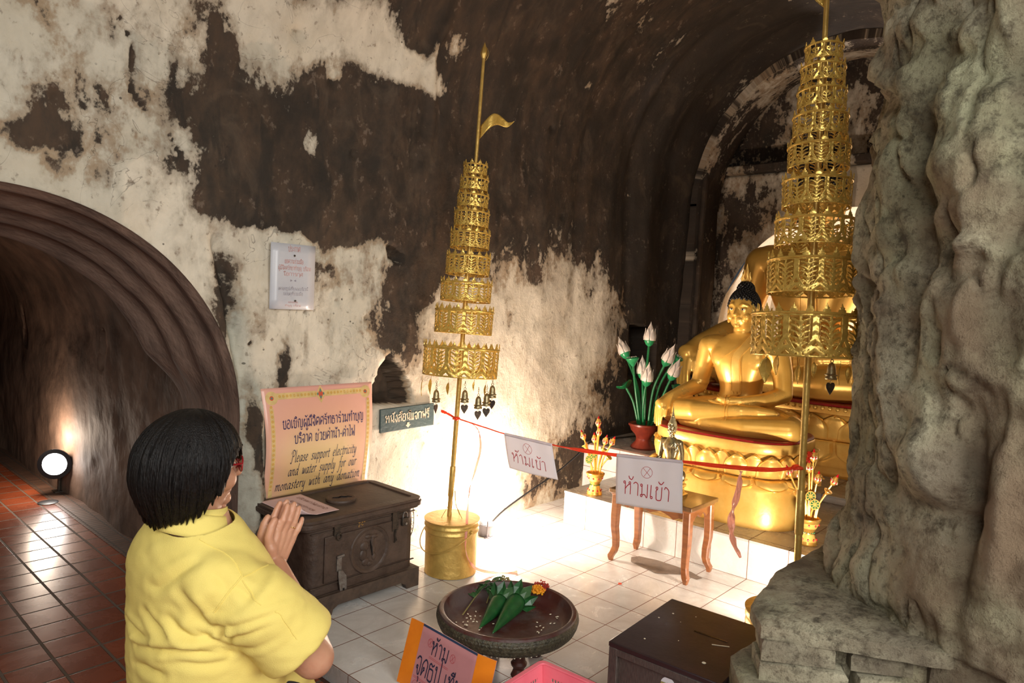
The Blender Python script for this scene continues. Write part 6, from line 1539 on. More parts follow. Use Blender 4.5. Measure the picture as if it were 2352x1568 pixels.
def capsule(mb, a, b, ra, rb, seg=18, n=7):
    """tapered limb with round ends"""
    a = Vector(a); b = Vector(b); d = b-a; L_ = d.length; q = Vector((0, 0, 1)).rotation_difference(d.normalized()).to_matrix(); pr = []
    for i in range(n): t = -PI/2+PI/2*i/n; pr.append((max(ra*math.cos(t), 1e-4), ra*math.sin(t)))
    for i in range(9): t = i/8; pr.append((ra+(rb-ra)*t, L_*t))
    for i in range(1, n+1): t = PI/2*i/n; pr.append((max(rb*math.cos(t), 1e-4), L_+rb*math.sin(t)))
    mb.lathe(pr, seg, a, R=q)
def limb(mb, pts, rad, seg=18):
    for (p, q), (r, s) in zip(zip(pts, pts[1:]), zip(rad, rad[1:])): capsule(mb, p, q, r, s, seg)
def loft(mb, secs, seg=36, pw=2.3):
    """stack of superellipse sections (cx, cy, z, rx, ry)"""
    rings = []; zz = [s[2] for s in secs]
    Z = np.linspace(zz[0], zz[-1], len(secs)*5)
    S = np.array(secs)
    from_ = lambda k: np.interp(Z, zz, S[:, k])
    cols = [from_(k) for k in range(5)]
    # smooth
    for k in (0, 1, 3, 4):
        c = cols[k]; cc = np.convolve(np.pad(c, 3, 'edge'), np.ones(7)/7, 'valid'); cols[k] = cc
    for i in range(len(Z)):
        cx, cy, _, rx, ry = [c[i] for c in cols]; ring = []
        for j in range(seg):
            a = 2*PI*j/seg; c, s = math.cos(a), math.sin(a)
            ring.append(Vector((cx+rx*math.copysign(abs(c)**(2/pw), c), cy+ry*math.copysign(abs(s)**(2/pw), s), Z[i])))
        rings.append(ring)
    mb.rings(rings)

def fingers_down(mb, palm, dirv, side, L_, r, spread, bend, n=4):
    """n fingers in a fan from the end of the palm"""
    for k in range(n):
        o = (k-(n-1)/2)*spread; l = L_*(1-.09*abs(k-1.3)); p0 = Vector(palm)+Vector(side)*o
        p1 = p0+Vector(dirv)*l*.45+Vector(bend)*l*.10; p2 = p1+Vector(dirv)*l*.33+Vector(bend)*l*.25; p3 = p2+Vector(dirv)*l*.22+Vector(bend)*l*.28
        limb(mb, [p0, p1, p2, p3], [r, r*.95, r*.85, r*.7], 10)

def buddha_mesh():
    mb = MB()
    # seat and crossed legs (facing -Y, the statue's right is -X)
    mb.sphere((0, .05, .095), (.20, .145, .105), 28, 16)
    limb(mb, [(-.10, .02, .10), (-.345, -.125, .082)], [.105, .074], 22)
    limb(mb, [(.10, .02, .085), (.350, -.110, .074)], [.105, .078], 22)
    limb(mb, [(-.348, -.135, .088), (-.16, -.20, .112), (.10, -.185, .142)], [.074, .068, .042], 22)
    limb(mb, [(.10, -.185, .142), (.19, -.165, .148), (.265, -.140, .146)], [.040, .036, .025], 16)
    for k in range(5): limb(mb, [(.255, -.150+.011*k, .150), (.292-.004*k, -.150+.012*k, .150)], [.011, .009], 8)
    limb(mb, [(.352, -.125, .068), (.14, -.205, .058), (-.10, -.215, .048)], [.076, .064, .044], 22)
    limb(mb, [(-.10, -.215, .046), (-.25, -.185, .040)], [.040, .028], 14)
    # trunk
    loft(mb, [(0, .045, .05, .19, .14), (0, .045, .14, .165, .125), (0, .038, .20, .125, .098), (0, .03, .26, .118, .092), (0, .02, .34, .150, .104), (0, .015, .42, .178, .112), (0, .018, .48, .188, .104), (0, .022, .53, .165, .082), (0, .022, .56, .095, .062), (0, .018, .575, .055, .052)], 40)
    limb(mb, [(-.175, .02, .492), (.175, .02, .492)], [.068, .068], 20)
    mb.sphere((-.078, -.046, .43), (.085, .040, .075), 20, 12); mb.sphere((.078, -.046, .43), (.085, .040, .075), 20, 12)
    limb(mb, [(0, .022, .54), (0, .008, .63)], [.058, .052], 24)
    for z in (.578, .597): mb.lathe([(.0555, z-.006), (.059, z), (.0555, z+.006)], 28, (0, .016, 0), caps=False)
    # head, tilted slightly down
    mb.sphere((0, .000, .715), (.080, .094, .112), 30, 20); mb.sphere((0, -.028, .655), (.060, .062, .058), 24, 14); mb.sphere((0, -.070, .622), (.022, .020, .018), 14, 8)
    limb(mb, [(0, -.086, .722), (0, -.106, .684)], [.010, .0155], 14); mb.sphere((-.012, -.094, .681), (.009, .010, .008), 10, 6); mb.sphere((.012, -.094, .681), (.009, .010, .008), 10, 6)
    for s in (1, -1):
        limb(mb, [(s*.010, -.089, .728), (s*.032, -.088, .745), (s*.062, -.066, .734)], [.0065, .007, .005], 10)
        mb.sphere((s*.033, -.076, .716), (.022, .014, .013), 16, 10)
        mb.sphere((s*.045, -.062, .672), (.026, .022, .026), 14, 8)
        limb(mb, [(s*.081, .004, .742), (s*.086, .0, .70), (s*.084, -.004, .640)], [.015, .012, .009], 12)
    limb(mb, [(-.026, -.085, .656), (0, -.094, .660), (.026, -.085, .656)], [.0045, .008, .0045], 10)
    limb(mb, [(-.020, -.085, .648), (0, -.091, .646), (.020, -.085, .648)], [.004, .008, .004], 10)
    # right arm reaching down over the shin
    limb(mb, [(-.205, .02, .485), (-.240, .028, .36), (-.262, .020, .245)], [.068, .057, .050], 22)
    limb(mb, [(-.262, .018, .240), (-.315, -.085, .200), (-.358, -.175, .165)], [.050, .043, .031], 20)
    mb.lathe([(.0535, -.010), (.057, -.006), (.057, .006), (.0535, .010)], 26, (-.259, .021, .262), caps=False)
    limb(mb, [(-.358, -.172, .165), (-.374, -.225, .125)], [.031, .036], 16); mb.sphere((-.376, -.222, .125), (.042, .022, .040), 16, 10, Euler((.6, 0, .3)).to_matrix())
    fingers_down(mb, (-.382, -.238, .105), (-.03, -.10, -.99), (.86, -.42, 0), .115, .0105, .0215, (.02, .12, 0))
    limb(mb, [(-.345, -.215, .135), (-.335, -.245, .095), (-.333, -.250, .060)], [.014, .012, .009], 10)
    # left arm, hand lying in the lap
    limb(mb, [(.205, .02, .485), (.240, .030, .36), (.258, .020, .245)], [.068, .057, .050], 22)
    limb(mb, [(.258, .018, .240), (.19, -.09, .205), (.085, -.165, .192)], [.050, .043, .031], 20)
    limb(mb, [(.085, -.165, .192), (.03, -.185, .190)], [.031, .030], 16); mb.sphere((.02, -.182, .188), (.05, .036, .017), 18, 10)
    for k in range(4): limb(mb, [(-.02, -.205+.016*k, .188), (-.058, -.207+.016*k, .184), (-.092+.006*abs(k-1.5), -.205+.016*k, .182)], [.0100, .0095, .007], 10)
    limb(mb, [(.035, -.205, .195), (.0, -.215, .202), (-.03, -.205, .204)], [.013, .011, .008], 10)
    o = mb.build('body', 'gold', None)
    bake(o, [('REMESH', dict(mode='VOXEL', voxel_size=.0048)), ('SMOOTH', dict(factor=.5, iterations=5))])
    return o
bbody = buddha_mesh()
bvh = BVHTree.FromObject(bbody, bpy.context.evaluated_depsgraph_get())
def onbody(x, z, off=.002, y0=-.6):
    h = bvh.ray_cast(Vector((x, y0, z)), Vector((0, 1, 0)))
    return (h[0]+h[1]*off) if h[0] is not None else Vector((x, -.1, z))
def drape(mb, pts, w, off=.003, n=8):
    P = spline([(x, 0, z) for x, z in pts], n); rows = []
    for i, p in enumerate(P):
        d = (P[min(i+1, len(P)-1)]-P[max(i-1, 0)]).normalized(); s = Vector((-d.z, 0, d.x))
        rows.append([onbody(p.x+s.x*w*k, p.z+s.z*w*k, off if abs(k) < .45 else -.002) for k in (-.5, -.42, -.2, 0, .2, .42, .5)])
    mb.rings(rows, False, False)

def make_statue(label, full=True):
    r = thing('buddha_statue', label, 'statue', (0, 0, 0))
    bbody.parent = r
    # robe: hem across the chest, hanging sash with a knotted end, belt
    mb = MB(); drape(mb, [(.062, .565), (.02, .505), (-.05, .445), (-.115, .395), (-.150, .365)], .007, .0035); rb = mb.build('robe_hem', 'gold', r)
    mb = MB(); drape(mb, [(.085, .560), (.055, .50), (.022, .455), (.012, .42), (.012, .33), (.012, .235)], .055, .0045); mb.build('sash', 'gold_relief', r)
    mb = MB(); drape(mb, [(.060, .558), (.028, .50), (-.006, .452), (-.014, .41), (-.014, .33), (-.014, .24)], .005, .007); drape(mb, [(.110, .558), (.082, .50), (.048, .455), (.040, .42), (.040, .33), (.040, .20)], .005, .007); mb.build('sash_edge', 'gold', r)
    mb = MB(); drape(mb, [(-.012, .238), (.0, .205), (-.006, .185)], .018, .008); drape(mb, [(.012, .238), (.014, .20), (.012, .170)], .016, .010); drape(mb, [(.034, .238), (.030, .21), (.038, .188)], .014, .008); mb.build('sash_tail', 'gold_relief', r)
    mb = MB(); drape(mb, [(-.118, .200), (-.06, .182), (0, .178), (.06, .182), (.118, .200)], .010, .004); mb.build('belt', 'gold', r)
    mb = MB()
    for x0 in (.020, .036): drape(mb, [(x0, .205), (x0+.004, .142), (x0+.006, .088)], .007, .004)
    mb.build('hem_fold', 'gold', r)
    # hair of small curls with a topknot, and the flame
    mb = MB()
    hc = Vector((0, .010, .722)); n = 620
    def addc(c, rad, k0, k1, zmin, R_):
        for i in range(n):
            zf = 1-2*(i+.5)/n; a = i*2.399963; s_ = math.sqrt(1-zf*zf); d = Vector((math.cos(a)*s_, math.sin(a)*s_, zf)); p = c+Vector((d.x*rad[0], d.y*rad[1], d.z*rad[2]))
            # hairline: high over the forehead, down to the nape behind
            lim = interp([(-1, .775), (-.72, .772), (-.45, .735), (-.1, .700), (.3, .665), (1, .640)], d.y)[0] if zmin is None else zmin
            if p.z < lim: continue
            mb.sphere(p, R_, 7, 5)
    addc(hc, (.087, .099, .118), 0, 0, None, .0092)
    n = 130; addc(Vector((0, .016, .828)), (.046, .050, .050), 0, 0, .815, .0085)
    ha = mb.build('hair', 'curls', r, ang=180)
    mb = MB(); mb.sphere(hc+Vector((0, .012, .022)), (.085, .092, .098), 26, 16); mb.sphere((0, .016, .828), (.044, .048, .048), 18, 12); mb.build('hair_base', 'curls', ha)
    mb = MB(); mb.lathe([(.016, .868), (.024, .880), (.025, .892), (.019, .915), (.010, .945), (.005, .965), (.001, .985)], 16, (0, .016, 0), sy=.55)
    for s in (1, -1):
        mb.tube([(s*.014, .010, .876), (s*.027, .010, .895), (s*.021, .010, .915), (s*.024, .010, .935)], [.007, .008, .005, .0008], 8); mb.tube([(s*.006, .002, .884), (s*.014, .0, .905), (s*.008, .002, .925), (s*.011, .004, .952)], [.006, .006, .005, .0008], 8)
    mb.sphere((0, .0, .887), (.008, .006, .010), 10, 8); mb.build('flame', 'gold_relief', r)
    for s in (1, -1):
        mb = MB(); mb.sphere((s*.033, -.0815, .7145), (.0155, .0095, .0062), 16, 10); e = mb.build('eye', 'eye_white', r)
        mb = MB(); mb.sphere((s*.033, -.0885, .7150), (.0050, .0035, .0050), 10, 8); mb.build('pupil', 'eye_dark', e)
    return r
bud = make_statue('front golden seated statue with black curls and one hand touching the ground')
bud.location = (.860, -.075, .650); bud.rotation_euler = (0, 0, -PI/2); bud.scale = (.985, .985, .985)

def superel(a, b, pw=3.2, n=240):
    P = []
    for j in range(n):
        t = 2*PI*j/n; c, s = math.cos(t), math.sin(t); P.append(Vector((a*math.copysign(abs(c)**(2/pw), c), b*math.copysign(abs(s)**(2/pw), s), 0)))
    L_ = [0]
    for p, q in zip(P, P[1:]+P[:1]): L_.append(L_[-1]+(q-p).length)
    tot = L_[-1]
    def at(s):
        s = (s % 1)*tot; i = int(np.searchsorted(L_, s, 'right'))-1; i = min(i, n-1); t = (s-L_[i])/max(1e-9, L_[i+1]-L_[i])
        p = P[i].lerp(P[(i+1) % n], t); d = (P[(i+1) % n]-P[i]).normalized(); return p, Vector((d.y, -d.x, 0)), d
    return at, tot
def lotus_base(label, loc, a, b, H, np_, heart=False, beads=False):
    """H: z levels base, drum top, lower petals top, upper petals top, band top, cushion top"""
    r = thing('lotus_pedestal', label, 'pedestal', loc)
    at, tot = superel(a, b); N_ = 200
    ring = lambda k, z: [at(j/N_)[0]*k+Vector((0, 0, z)) for j in range(N_)]
    z0, z1, z2, z3, z4, z5 = H
    mb = MB(); mb.rings([ring(k, z) for k, z in ((1.0, z0), (1.0, z1-.006), (.99, z1), (.5, z1))]); mb.build('drum', 'gold_relief', r, ang=50)
    mb = MB(); mb.rings([ring(k, z) for k, z in ((1.03, z1), (1.02, z1+.010), (.94, z2-.005), (.90, z2), (.90, z2+.004), (.92, z3-.02), (.945, z3), (.5, z3))]); mb.build('core', 'gold_relief', r, ang=50)
    def petals(zb, zt, kb, kt, inv, count, shift, wd, bul, name):
        mb = MB()
        for c in range(count):
            s0 = (c+shift)/count
            def pf_(u, v):
                x = 2*u-1; vv = 1-v if inv else v
                w = 1.0 if vv < .45 else (1-((vv-.45)/.55)**1.7)*.98+.02*(1-vv)
                w = w if vv < .6 else w*.92+.08*(1-vv)/.4
                if heart and vv > .93: pass
                p, nrm, d = at(s0+x*w*wd/(2*count)); k = kb+(kt-kb)*vv
                edge = max(abs(x), (vv-.3)/.7 if vv > .3 else 0)
                lip = .010 if .78 < edge < .93 else 0
                bulge = bul*(1-x*x)*math.sin(PI*min(1, .15+vv*.8))+lip
                dip = (-.05*(zt-zb)*math.exp(-(x/.28)**2)*(vv > .9)) if heart else 0
                out = .012 if abs(x) < .999 and v not in (0.0, 1.0) else 0
                z = (zt-(zt-zb)*vv) if inv else zb+(zt-zb)*vv
                return Vector((p.x*k, p.y*k, z+dip))+nrm*(bulge+out-.004)
            mb.grid(19, 17, pf_)
        return mb.build(name, 'gold_relief', r, ang=60)
    petals(z1+.008, z2, .955, 1.055, True, np_, .5, .96, .020, 'lower_petals')
    petals(z2+.006, z3+.004, .900, .955, False, np_, .0, .80, .012, 'inner_petals')
    petals(z2+.004, z3, .905, .965, False, np_, .5, .86, .028, 'upper_petals')
    mb = MB(); mb.rings([ring(k, z) for k, z in ((.93, z3-.004), (.955, z3+.006), (.955, z4-.008), (.945, z4), (.5, z4))]); mb.build('band', 'gold_relief', r, ang=50)
    mb = MB(); mb.rings([ring(k, z) for k, z in ((.93, z4-.002), (.94, z4+.004), (.93, z5-.002), (.91, z5), (.4, z5))]); mb.build('cushion', 'red_lacquer', r, label='dark red cushion rim', ang=50)
    if beads:
        nb_ = 100; mb = MB(); o0 = None
        for k in range(nb_):
            p, nrm, d = at((k+.5)/nb_*1.0); q = p*.955+nrm*.006
            mb.sphere((q.x, q.y, z4-.014), (.016, .016, .015), 8, 6)
        mb.build('bead_row', 'gold_relief', r)
    return r
lotus_base('gold lotus pedestal with a red rim carrying the front statue', (.850, -.070, .2), .335, .440, (0, .205, .262, .392, .450, .464), 15)
bigp = lotus_base('wide gold lotus pedestal with a bead row carrying the large rear statue', (2.50, .02, .246), .56, .93, (0, .07, .24, .42, .475, .495), 16, True, True)
big = copy_tree(bud); big['label'] = 'large golden seated statue in the lit niche, mostly hidden by the right parasol'
big.location = (2.56, .12, .738); big.scale = (2.08, 2.08, 2.08)
sml = copy_tree(bud); sml['label'] = 'tiny brass seated statue with a pointed crown standing on the wooden stool'
sml.location = (.185, -.030, .4715); sml.scale = (.245, .245, .36)
for o in list(sml.children)+[g for c in sml.children for g in c.children]:
    o.data = o.data.copy(); nm = o.name.split('.')[0]
    o.data.materials.clear(); o.data.materials.append(MATS['silver_gold'])
# raised base and spire of the tiny image
mb = MB(); mb.rings([[Vector((p[0]*k, p[1]*k, z)) for p in rrect(-.19, .19, -.38, .38, .08)] for k, z in ((1.0, -.240), (1.0, -.205), (.86, -.195), (.80, -.16), (.80, -.12), (.90, -.10), (.90, -.07), (.80, -.06), (.80, -.03), (.95, -.01), (.95, .0))])
b_ = mb.build('stepped_base', 'silver_gold', sml, smooth=False); b_.rotation_euler = (0, 0, PI/2)
mb = MB(); mb.lathe([(.030, .865), (.034, .88), (.022, .90), (.024, .915), (.014, .94), (.015, .955), (.006, 1.0), (.001, 1.06)], 14, (0, .016, 0)); mb.build('spire', 'silver_gold', sml)
# ================================================================== THE PERSON
# local frame: +X forward (the way the person faces), +Y to the person's left, z up from the floor
per = thing('person', 'person kneeling in a yellow polo shirt with palms pressed together, seen from behind', 'person', (-2.325, -.058, -.155), math.radians(6))
Pz = .07
mb = MB()
# thighs, shins and feet: kneeling, sitting back a little
for s in (1, -1):
    limb(mb, [(.21, s*.10, .36), (.36, s*.13, .155)], [.115, .075], 20)
    limb(mb, [(.36, s*.13, .145), (.06, s*.12, .14), (-.16, s*.12, .135)], [.066, .055, .042], 18)
    limb(mb, [(-.16, s*.12, .135), (-.25, s*.11, .112)], [.04, .025], 14)
fx = lambda L_: [(x+.04+.30*(1-z/.93) if z < .93 else x+.04, y, z, rx, ry) for x, y, z, rx, ry in L_]
loft(mb, fx([(-.07, 0, .28, .12, .16), (-.08, 0, .38, .135, .18), (-.06, 0, .50, .140, .175), (-.03, 0, .62, .135, .172), (-.005, 0, .74, .125, .170), (.005, 0, .82, .105, .160), (.015, 0, .87, .080, .125), (.03, 0, .905, .062, .075), (.04, 0, .93, .055, .058)]), 36)
limb(mb, [(.065, 0, .88), (.070, 0, .98)], [.062, .058], 22)
body_parts = mb
# head: turned a little toward the statues
HC = Vector((.060, .0, 1.045)); HR = Euler((0, .07, math.radians(-13))).to_matrix()
def hp(x, y, z): return HC+HR @ Vector((x, y, z))
def hs(c, r, sg=24, rn=16): mb.sphere(hp(*c), r, sg, rn, HR)
hs((-.008, 0, .012), (.098, .078, .108)); hs((.030, 0, -.045), (.064, .062, .062)); hs((.078, 0, -.088), (.021, .022, .018)); hs((.04, 0, -.085), (.045, .045, .028))
limb(mb, [hp(.088, 0, .012), hp(.108, 0, -.020)], [.010, .014], 12); hs((.098, .010, -.024), (.010, .009, .008), 10, 6); hs((.098, -.010, -.024), (.010, .009, .008), 10, 6)
for s in (1, -1):
    hs((.060, s*.040, -.030), (.034, .030, .032), 16, 10); hs((.078, s*.030, .008), (.012, .018, .009), 12, 8)
    limb(mb, [hp(.080, s*.012, .028), hp(.082, s*.036, .033), hp(.068, s*.056, .024)], [.006, .0065, .004], 8)
    hs((-.005, s*.080, -.010), (.020, .010, .032), 14, 10)
limb(mb, [hp(.086, -.020, -.056), hp(.094, 0, -.053), hp(.086, .020, -.056)], [.005, .008, .005], 10); limb(mb, [hp(.084, -.018, -.065), hp(.091, 0, -.066), hp(.084, .018, -.065)], [.005, .0085, .005], 10)
# arms; both elbows bent, palms together in front of the chest
SHR, ELR, WRR = Vector((.045, -.185, .822)), Vector((.222, -.280, .585)), Vector((.277, -.045, .735))
SHL, ELL, WRL = Vector((.060, .150, .795)), Vector((.215, .250, .560)), Vector((.277, .020, .735))
for sh, el, wr in ((SHR, ELR, WRR), (SHL, ELL, WRL)):
    limb(mb, [sh+Vector((0, (.02 if sh.y < 0 else -.02), -.02)), sh.lerp(el, .5), el], [.056, .062, .050], 22)
    limb(mb, [el, el.lerp(wr, .35), el.lerp(wr, .75), wr], [.049, .050, .036, .029], 20)
up_ = Vector((.42, 0.0, .90)).normalized(); fw = Vector((.90, 0, -.42)).normalized()
for s, wr in ((-1, WRR), (1, WRL)):
    lat = Vector((0, s, 0)); c0 = Vector((wr.x, -.0125+s*.0155, wr.z))
    # palm
    q0 = c0+up_*.012; q1 = c0+up_*.092
    for k in range(4):
        o_ = fw*(-.026+.0185*k); limb(mb, [q0+o_*.62, q1+o_-up_*(.004 if k in (1, 2) else .010)], [.0165, .0118], 14)
    limb(mb, [wr, q0], [.028, .022], 16)
    limb(mb, [q0-fw*.008, q0-fw*.030+up_*.030+lat*.004, q1-fw*.040-up_*.038], [.020, .018, .013], 14)
    # four fingers, nearly straight, unequal; knuckles slightly bent
    for k, (L_, r_) in enumerate(((.074, .0098), (.083, .0100), (.077, .0096), (.060, .0084))):
        b0 = q1+fw*(-.028+.0193*k)-up_*(.012 if k == 3 else .004); tilt = fw*(-.10+.055*k)*.6; d = (up_+tilt*.5).normalized()
        if k == 3: d = (up_+fw*.10).normalized()
        p1 = b0+d*L_*.46+lat*.004; p2 = p1+d*L_*.32+lat*.0005; p3 = p2+d*L_*.22-lat*.003
        limb(mb, [b0, p1, p2, p3], [r_*1.08, r_*1.05, r_*.93, r_*.78], 12); mb.sphere(p1+lat*.0015, r_*1.08, 12, 8)
    # thumb from the side of the palm
    t0 = q0-fw*.030+up_*.026; t1 = t0-fw*.020+up_*.030; t2 = t1-fw*.004+up_*.030; t3 = t2+fw*.002+up_*.018
    limb(mb, [t0, t1, t2, t3], [.0165, .0128, .0118, .0095], 14)
bo = mb.build('body', 'skin', per)
bake(bo, [('REMESH', dict(mode='VOXEL', voxel_size=.0036)), ('SMOOTH', dict(factor=.5, iterations=4))])
# nails and the ring
nm_ = MB(); nm_.sphere((0, 0, 0), (.0065, .0022, .0080), 12, 8)
# ring on the right ring finger
mb = MB(); rc = Vector((WRR.x, -.0125-.0155, WRR.z))+up_*.110+fw*(.0105); q = Vector((0, 0, 1)).rotation_difference(up_).to_matrix()
mb.tube([rc+q @ Vector((math.cos(a)*.0112, math.sin(a)*.0112-.002, 0)) for a in [2*PI*i/24 for i in range(25)]], .0013, 6); mb.sphere(rc+q @ Vector((.002, -.0135, 0)), (.0025, .002, .0025), 8, 6); mb.build('ring', 'ring_gold', per)

# shirt: polo with collar and short sleeves; folds come from displaced cloth
mb = MB()
loft(mb, fx([(-.085, 0, .20, .172, .205), (-.085, 0, .30, .170, .205), (-.085, 0, .40, .166, .200), (-.070, 0, .50, .166, .198), (-.045, 0, .60, .162, .196), (-.015, 0, .70, .158, .200), (.0, 0, .78, .150, .202), (.004, 0, .84, .130, .188), (.012, 0, .885, .100, .145), (.030, 0, .92, .072, .086)]), 48, 2.4)
for s, (sh, el) in ((-1, (SHR, ELR)), (1, (SHL, ELL))):
    d = (el-sh); n_ = d.normalized()
    limb(mb, [sh+Vector((.0, -s*.05, -.03)), sh+d*.40], [.078, .088], 26)
    mb.lathe([(.086, .2*d.length), (.090, .5*d.length), (.094, .70*d.length), (.096, .83*d.length), (.090, .84*d.length)], 36, sh, R=Vector((0, 0, 1)).rotation_difference(n_).to_matrix())
    mb.sphere(sh+Vector((-.0, -s*.035, -.025)), (.085, .075, .070), 24, 14)
mb.sphere((.165, -.075, .66), (.080, .085, .10), 22, 14); mb.sphere((.165, .075, .66), (.080, .085, .10), 22, 14)
mb.sphere((.275, 0, .46), (.12, .155, .15), 22, 14); mb.sphere((.30, 0, .33), (.12, .155, .13), 22, 14)
sh_ = mb.build('shirt', 'shirt', per)
bake(sh_, [('REMESH', dict(mode='VOXEL', voxel_size=.0055)), ('SMOOTH', dict(factor=.5, iterations=55))])
co = np.array([tuple(v.co) for v in sh_.data.vertices]); no_ = np.array([tuple(v.normal) for v in sh_.data.vertices])
dsp = np.zeros(len(co))
bv0 = BVHTree.FromPolygons([tuple(c) for c in co], [tuple(p.vertices) for p in sh_.data.polygons])
def fold(p0, p1, w, a, sag=.012):
    """a crease or ridge that follows the cloth between two points"""
    global dsp
    p0 = Vector(p0); p1 = Vector(p1); Q = []
    for i in range(15):
        t = i/14; h = bv0.find_nearest(p0.lerp(p1, t)+Vector((0, 0, -sag*math.sin(t*PI))))
        Q.append(np.array(h[0]))
    best = np.full(len(co), 9.0); tt = np.zeros(len(co))
    for i in range(14):
        d = Q[i+1]-Q[i]; t = np.clip(((co-Q[i])@d)/max(d@d, 1e-9), 0, 1); r_ = np.linalg.norm(co-(Q[i]+t[:, None]*d), axis=1)
        k = r_ < best; best = np.where(k, r_, best); tt = np.where(k, (i+t)/14, tt)
    dsp += a*np.exp(-(best/w)**2)*np.sin(np.clip(tt, .02, .98)*PI)**.6
FOLDS = [('V',0.007,-0.013,[(-0.059,0.023,0.628),(-0.057,-0.047,0.638),(-0.046,-0.097,0.648),(-0.024,-0.141,0.651),(0.013,-0.176,0.644),(0.051,-0.193,0.633)]),('R',0.01,0.008,[(-0.055,0.06,0.638),(-0.059,-0.005,0.644),(-0.055,-0.06,0.652),(-0.043,-0.107,0.659),(-0.019,-0.148,0.661)]),('V',0.007,-0.01,[(-0.048,0.09,0.666),(-0.058,0.036,0.657),(-0.059,-0.005,0.654),(-0.058,-0.038,0.657)]),('V',0.008,-0.009,[(-0.046,-0.101,0.724),(-0.035,-0.125,0.7),(-0.02,-0.148,0.686),(0.001,-0.169,0.679)]),('R',0.01,0.006,[(-0.05,-0.085,0.706),(-0.041,-0.111,0.684),(-0.025,-0.141,0.669),(-0.005,-0.163,0.664)]),('V',0.01,-0.009,[(-0.037,-0.133,0.794),(-0.026,-0.16,0.762),(-0.011,-0.164,0.731),(0.008,-0.181,0.711)]),('R',0.01,0.006,[(-0.029,-0.177,0.8),(-0.015,-0.187,0.767),(0.001,-0.187,0.734)]),('V',0.007,-0.009,[(-0.021,-0.149,0.711),(0.011,-0.177,0.679),(0.033,-0.189,0.663),(0.057,-0.199,0.646)]),('V',0.006,-0.008,[(-0.001,-0.166,0.664),(0.027,-0.184,0.652),(0.055,-0.195,0.636)]),('V',0.008,-0.009,[(-0.059,-0.012,0.72),(-0.056,-0.052,0.698),(-0.048,-0.09,0.684)]),('R',0.009,0.009,[(0.004,-0.203,0.745),(0.026,-0.244,0.745),(0.055,-0.275,0.756),(0.095,-0.291,0.759),(0.158,-0.289,0.75)]),('V',0.006,-0.011,[(0.018,-0.204,0.715),(0.033,-0.25,0.729),(0.062,-0.28,0.744),(0.098,-0.294,0.747),(0.151,-0.295,0.744)]),('R',0.008,0.006,[(0.029,-0.226,0.709),(0.047,-0.267,0.725),(0.077,-0.289,0.737),(0.122,-0.297,0.745)]),('V',0.006,-0.008,[(0.034,-0.203,0.688),(0.041,-0.252,0.707),(0.069,-0.285,0.726),(0.111,-0.299,0.737)]),('R',0.009,0.006,[(0.046,-0.215,0.675),(0.056,-0.268,0.699),(0.088,-0.295,0.719),(0.141,-0.302,0.733)]),('V',0.007,-0.007,[(0.057,-0.214,0.658),(0.065,-0.263,0.671),(0.093,-0.296,0.69),(0.131,-0.308,0.712)]),('V',0.009,-0.018,[(0.019,-0.202,0.712),(0.025,-0.205,0.705),(0.033,-0.208,0.692)]),('V',0.008,-0.009,[(-0.058,0.033,0.576),(-0.057,-0.041,0.583),(-0.049,-0.087,0.586)]),('V',0.009,-0.007,[(-0.044,-0.102,0.631),(-0.018,-0.148,0.623),(0.017,-0.177,0.619),(0.052,-0.192,0.619)]),('V',0.009,-0.006,[(-0.058,-0.035,0.787),(-0.055,-0.064,0.788),(-0.045,-0.097,0.808),(-0.028,-0.124,0.835),(-0.009,-0.147,0.851)]),('V',0.012,-0.007,[(0.0,-0.189,0.839),(0.015,-0.213,0.819),(0.018,-0.224,0.798)]),('V',0.008,-0.006,[(0.034,-0.23,0.809),(0.044,-0.244,0.8),(0.055,-0.267,0.781)]),('S',0.005,0,[(0.016,-0.111,0.893),(0.04,-0.153,0.869),(0.051,-0.2,0.846),(0.054,-0.227,0.824)]),('S',0.005,0,[(0.054,-0.227,0.824),(0.021,-0.226,0.798),(0.001,-0.203,0.752)]),('S',0.005,0,[(0.054,-0.229,0.823),(0.09,-0.227,0.83),(0.132,-0.211,0.825)]),('S',0.003,0,[(0.09,-0.29,0.757),(0.113,-0.303,0.717),(0.137,-0.316,0.678)]),('S',0.003,0,[(0.051,-0.233,0.817),(0.058,-0.262,0.792),(0.067,-0.279,0.767)])]
def follow(Q, w, a):
    """crease (a < 0) or ridge (a > 0) along a line on the cloth"""
    global dsp
    Q = [np.array(p) for p in spline(Q, 4)]; n = len(Q)-1
    best = np.full(len(co), 9.0); tt = np.zeros(len(co))
    for i in range(n):
        d = Q[i+1]-Q[i]; t = np.clip(((co-Q[i])@d)/max(d@d, 1e-9), 0, 1); r_ = np.linalg.norm(co-(Q[i]+t[:, None]*d), axis=1)
        k = r_ < best; best = np.where(k, r_, best); tt = np.where(k, (i+t)/n, tt)
    env = np.sin(np.clip(tt, .04, .96)*PI)**.5
    dsp += a*env*np.exp(-(best/w)**1.5)
    if a < 0: dsp += -a*.45*env*np.exp(-((best-2.3*w)/(1.2*w))**2)
for t_, w_, a_, q_ in FOLDS:
    if t_ != 'S': follow(q_, w_*1.15, a_*1.1)
dsp += (fbm(co*np.array([9, 9, 16]), 3, 111)-.5)*.014
co2 = co+no_*dsp[:, None]
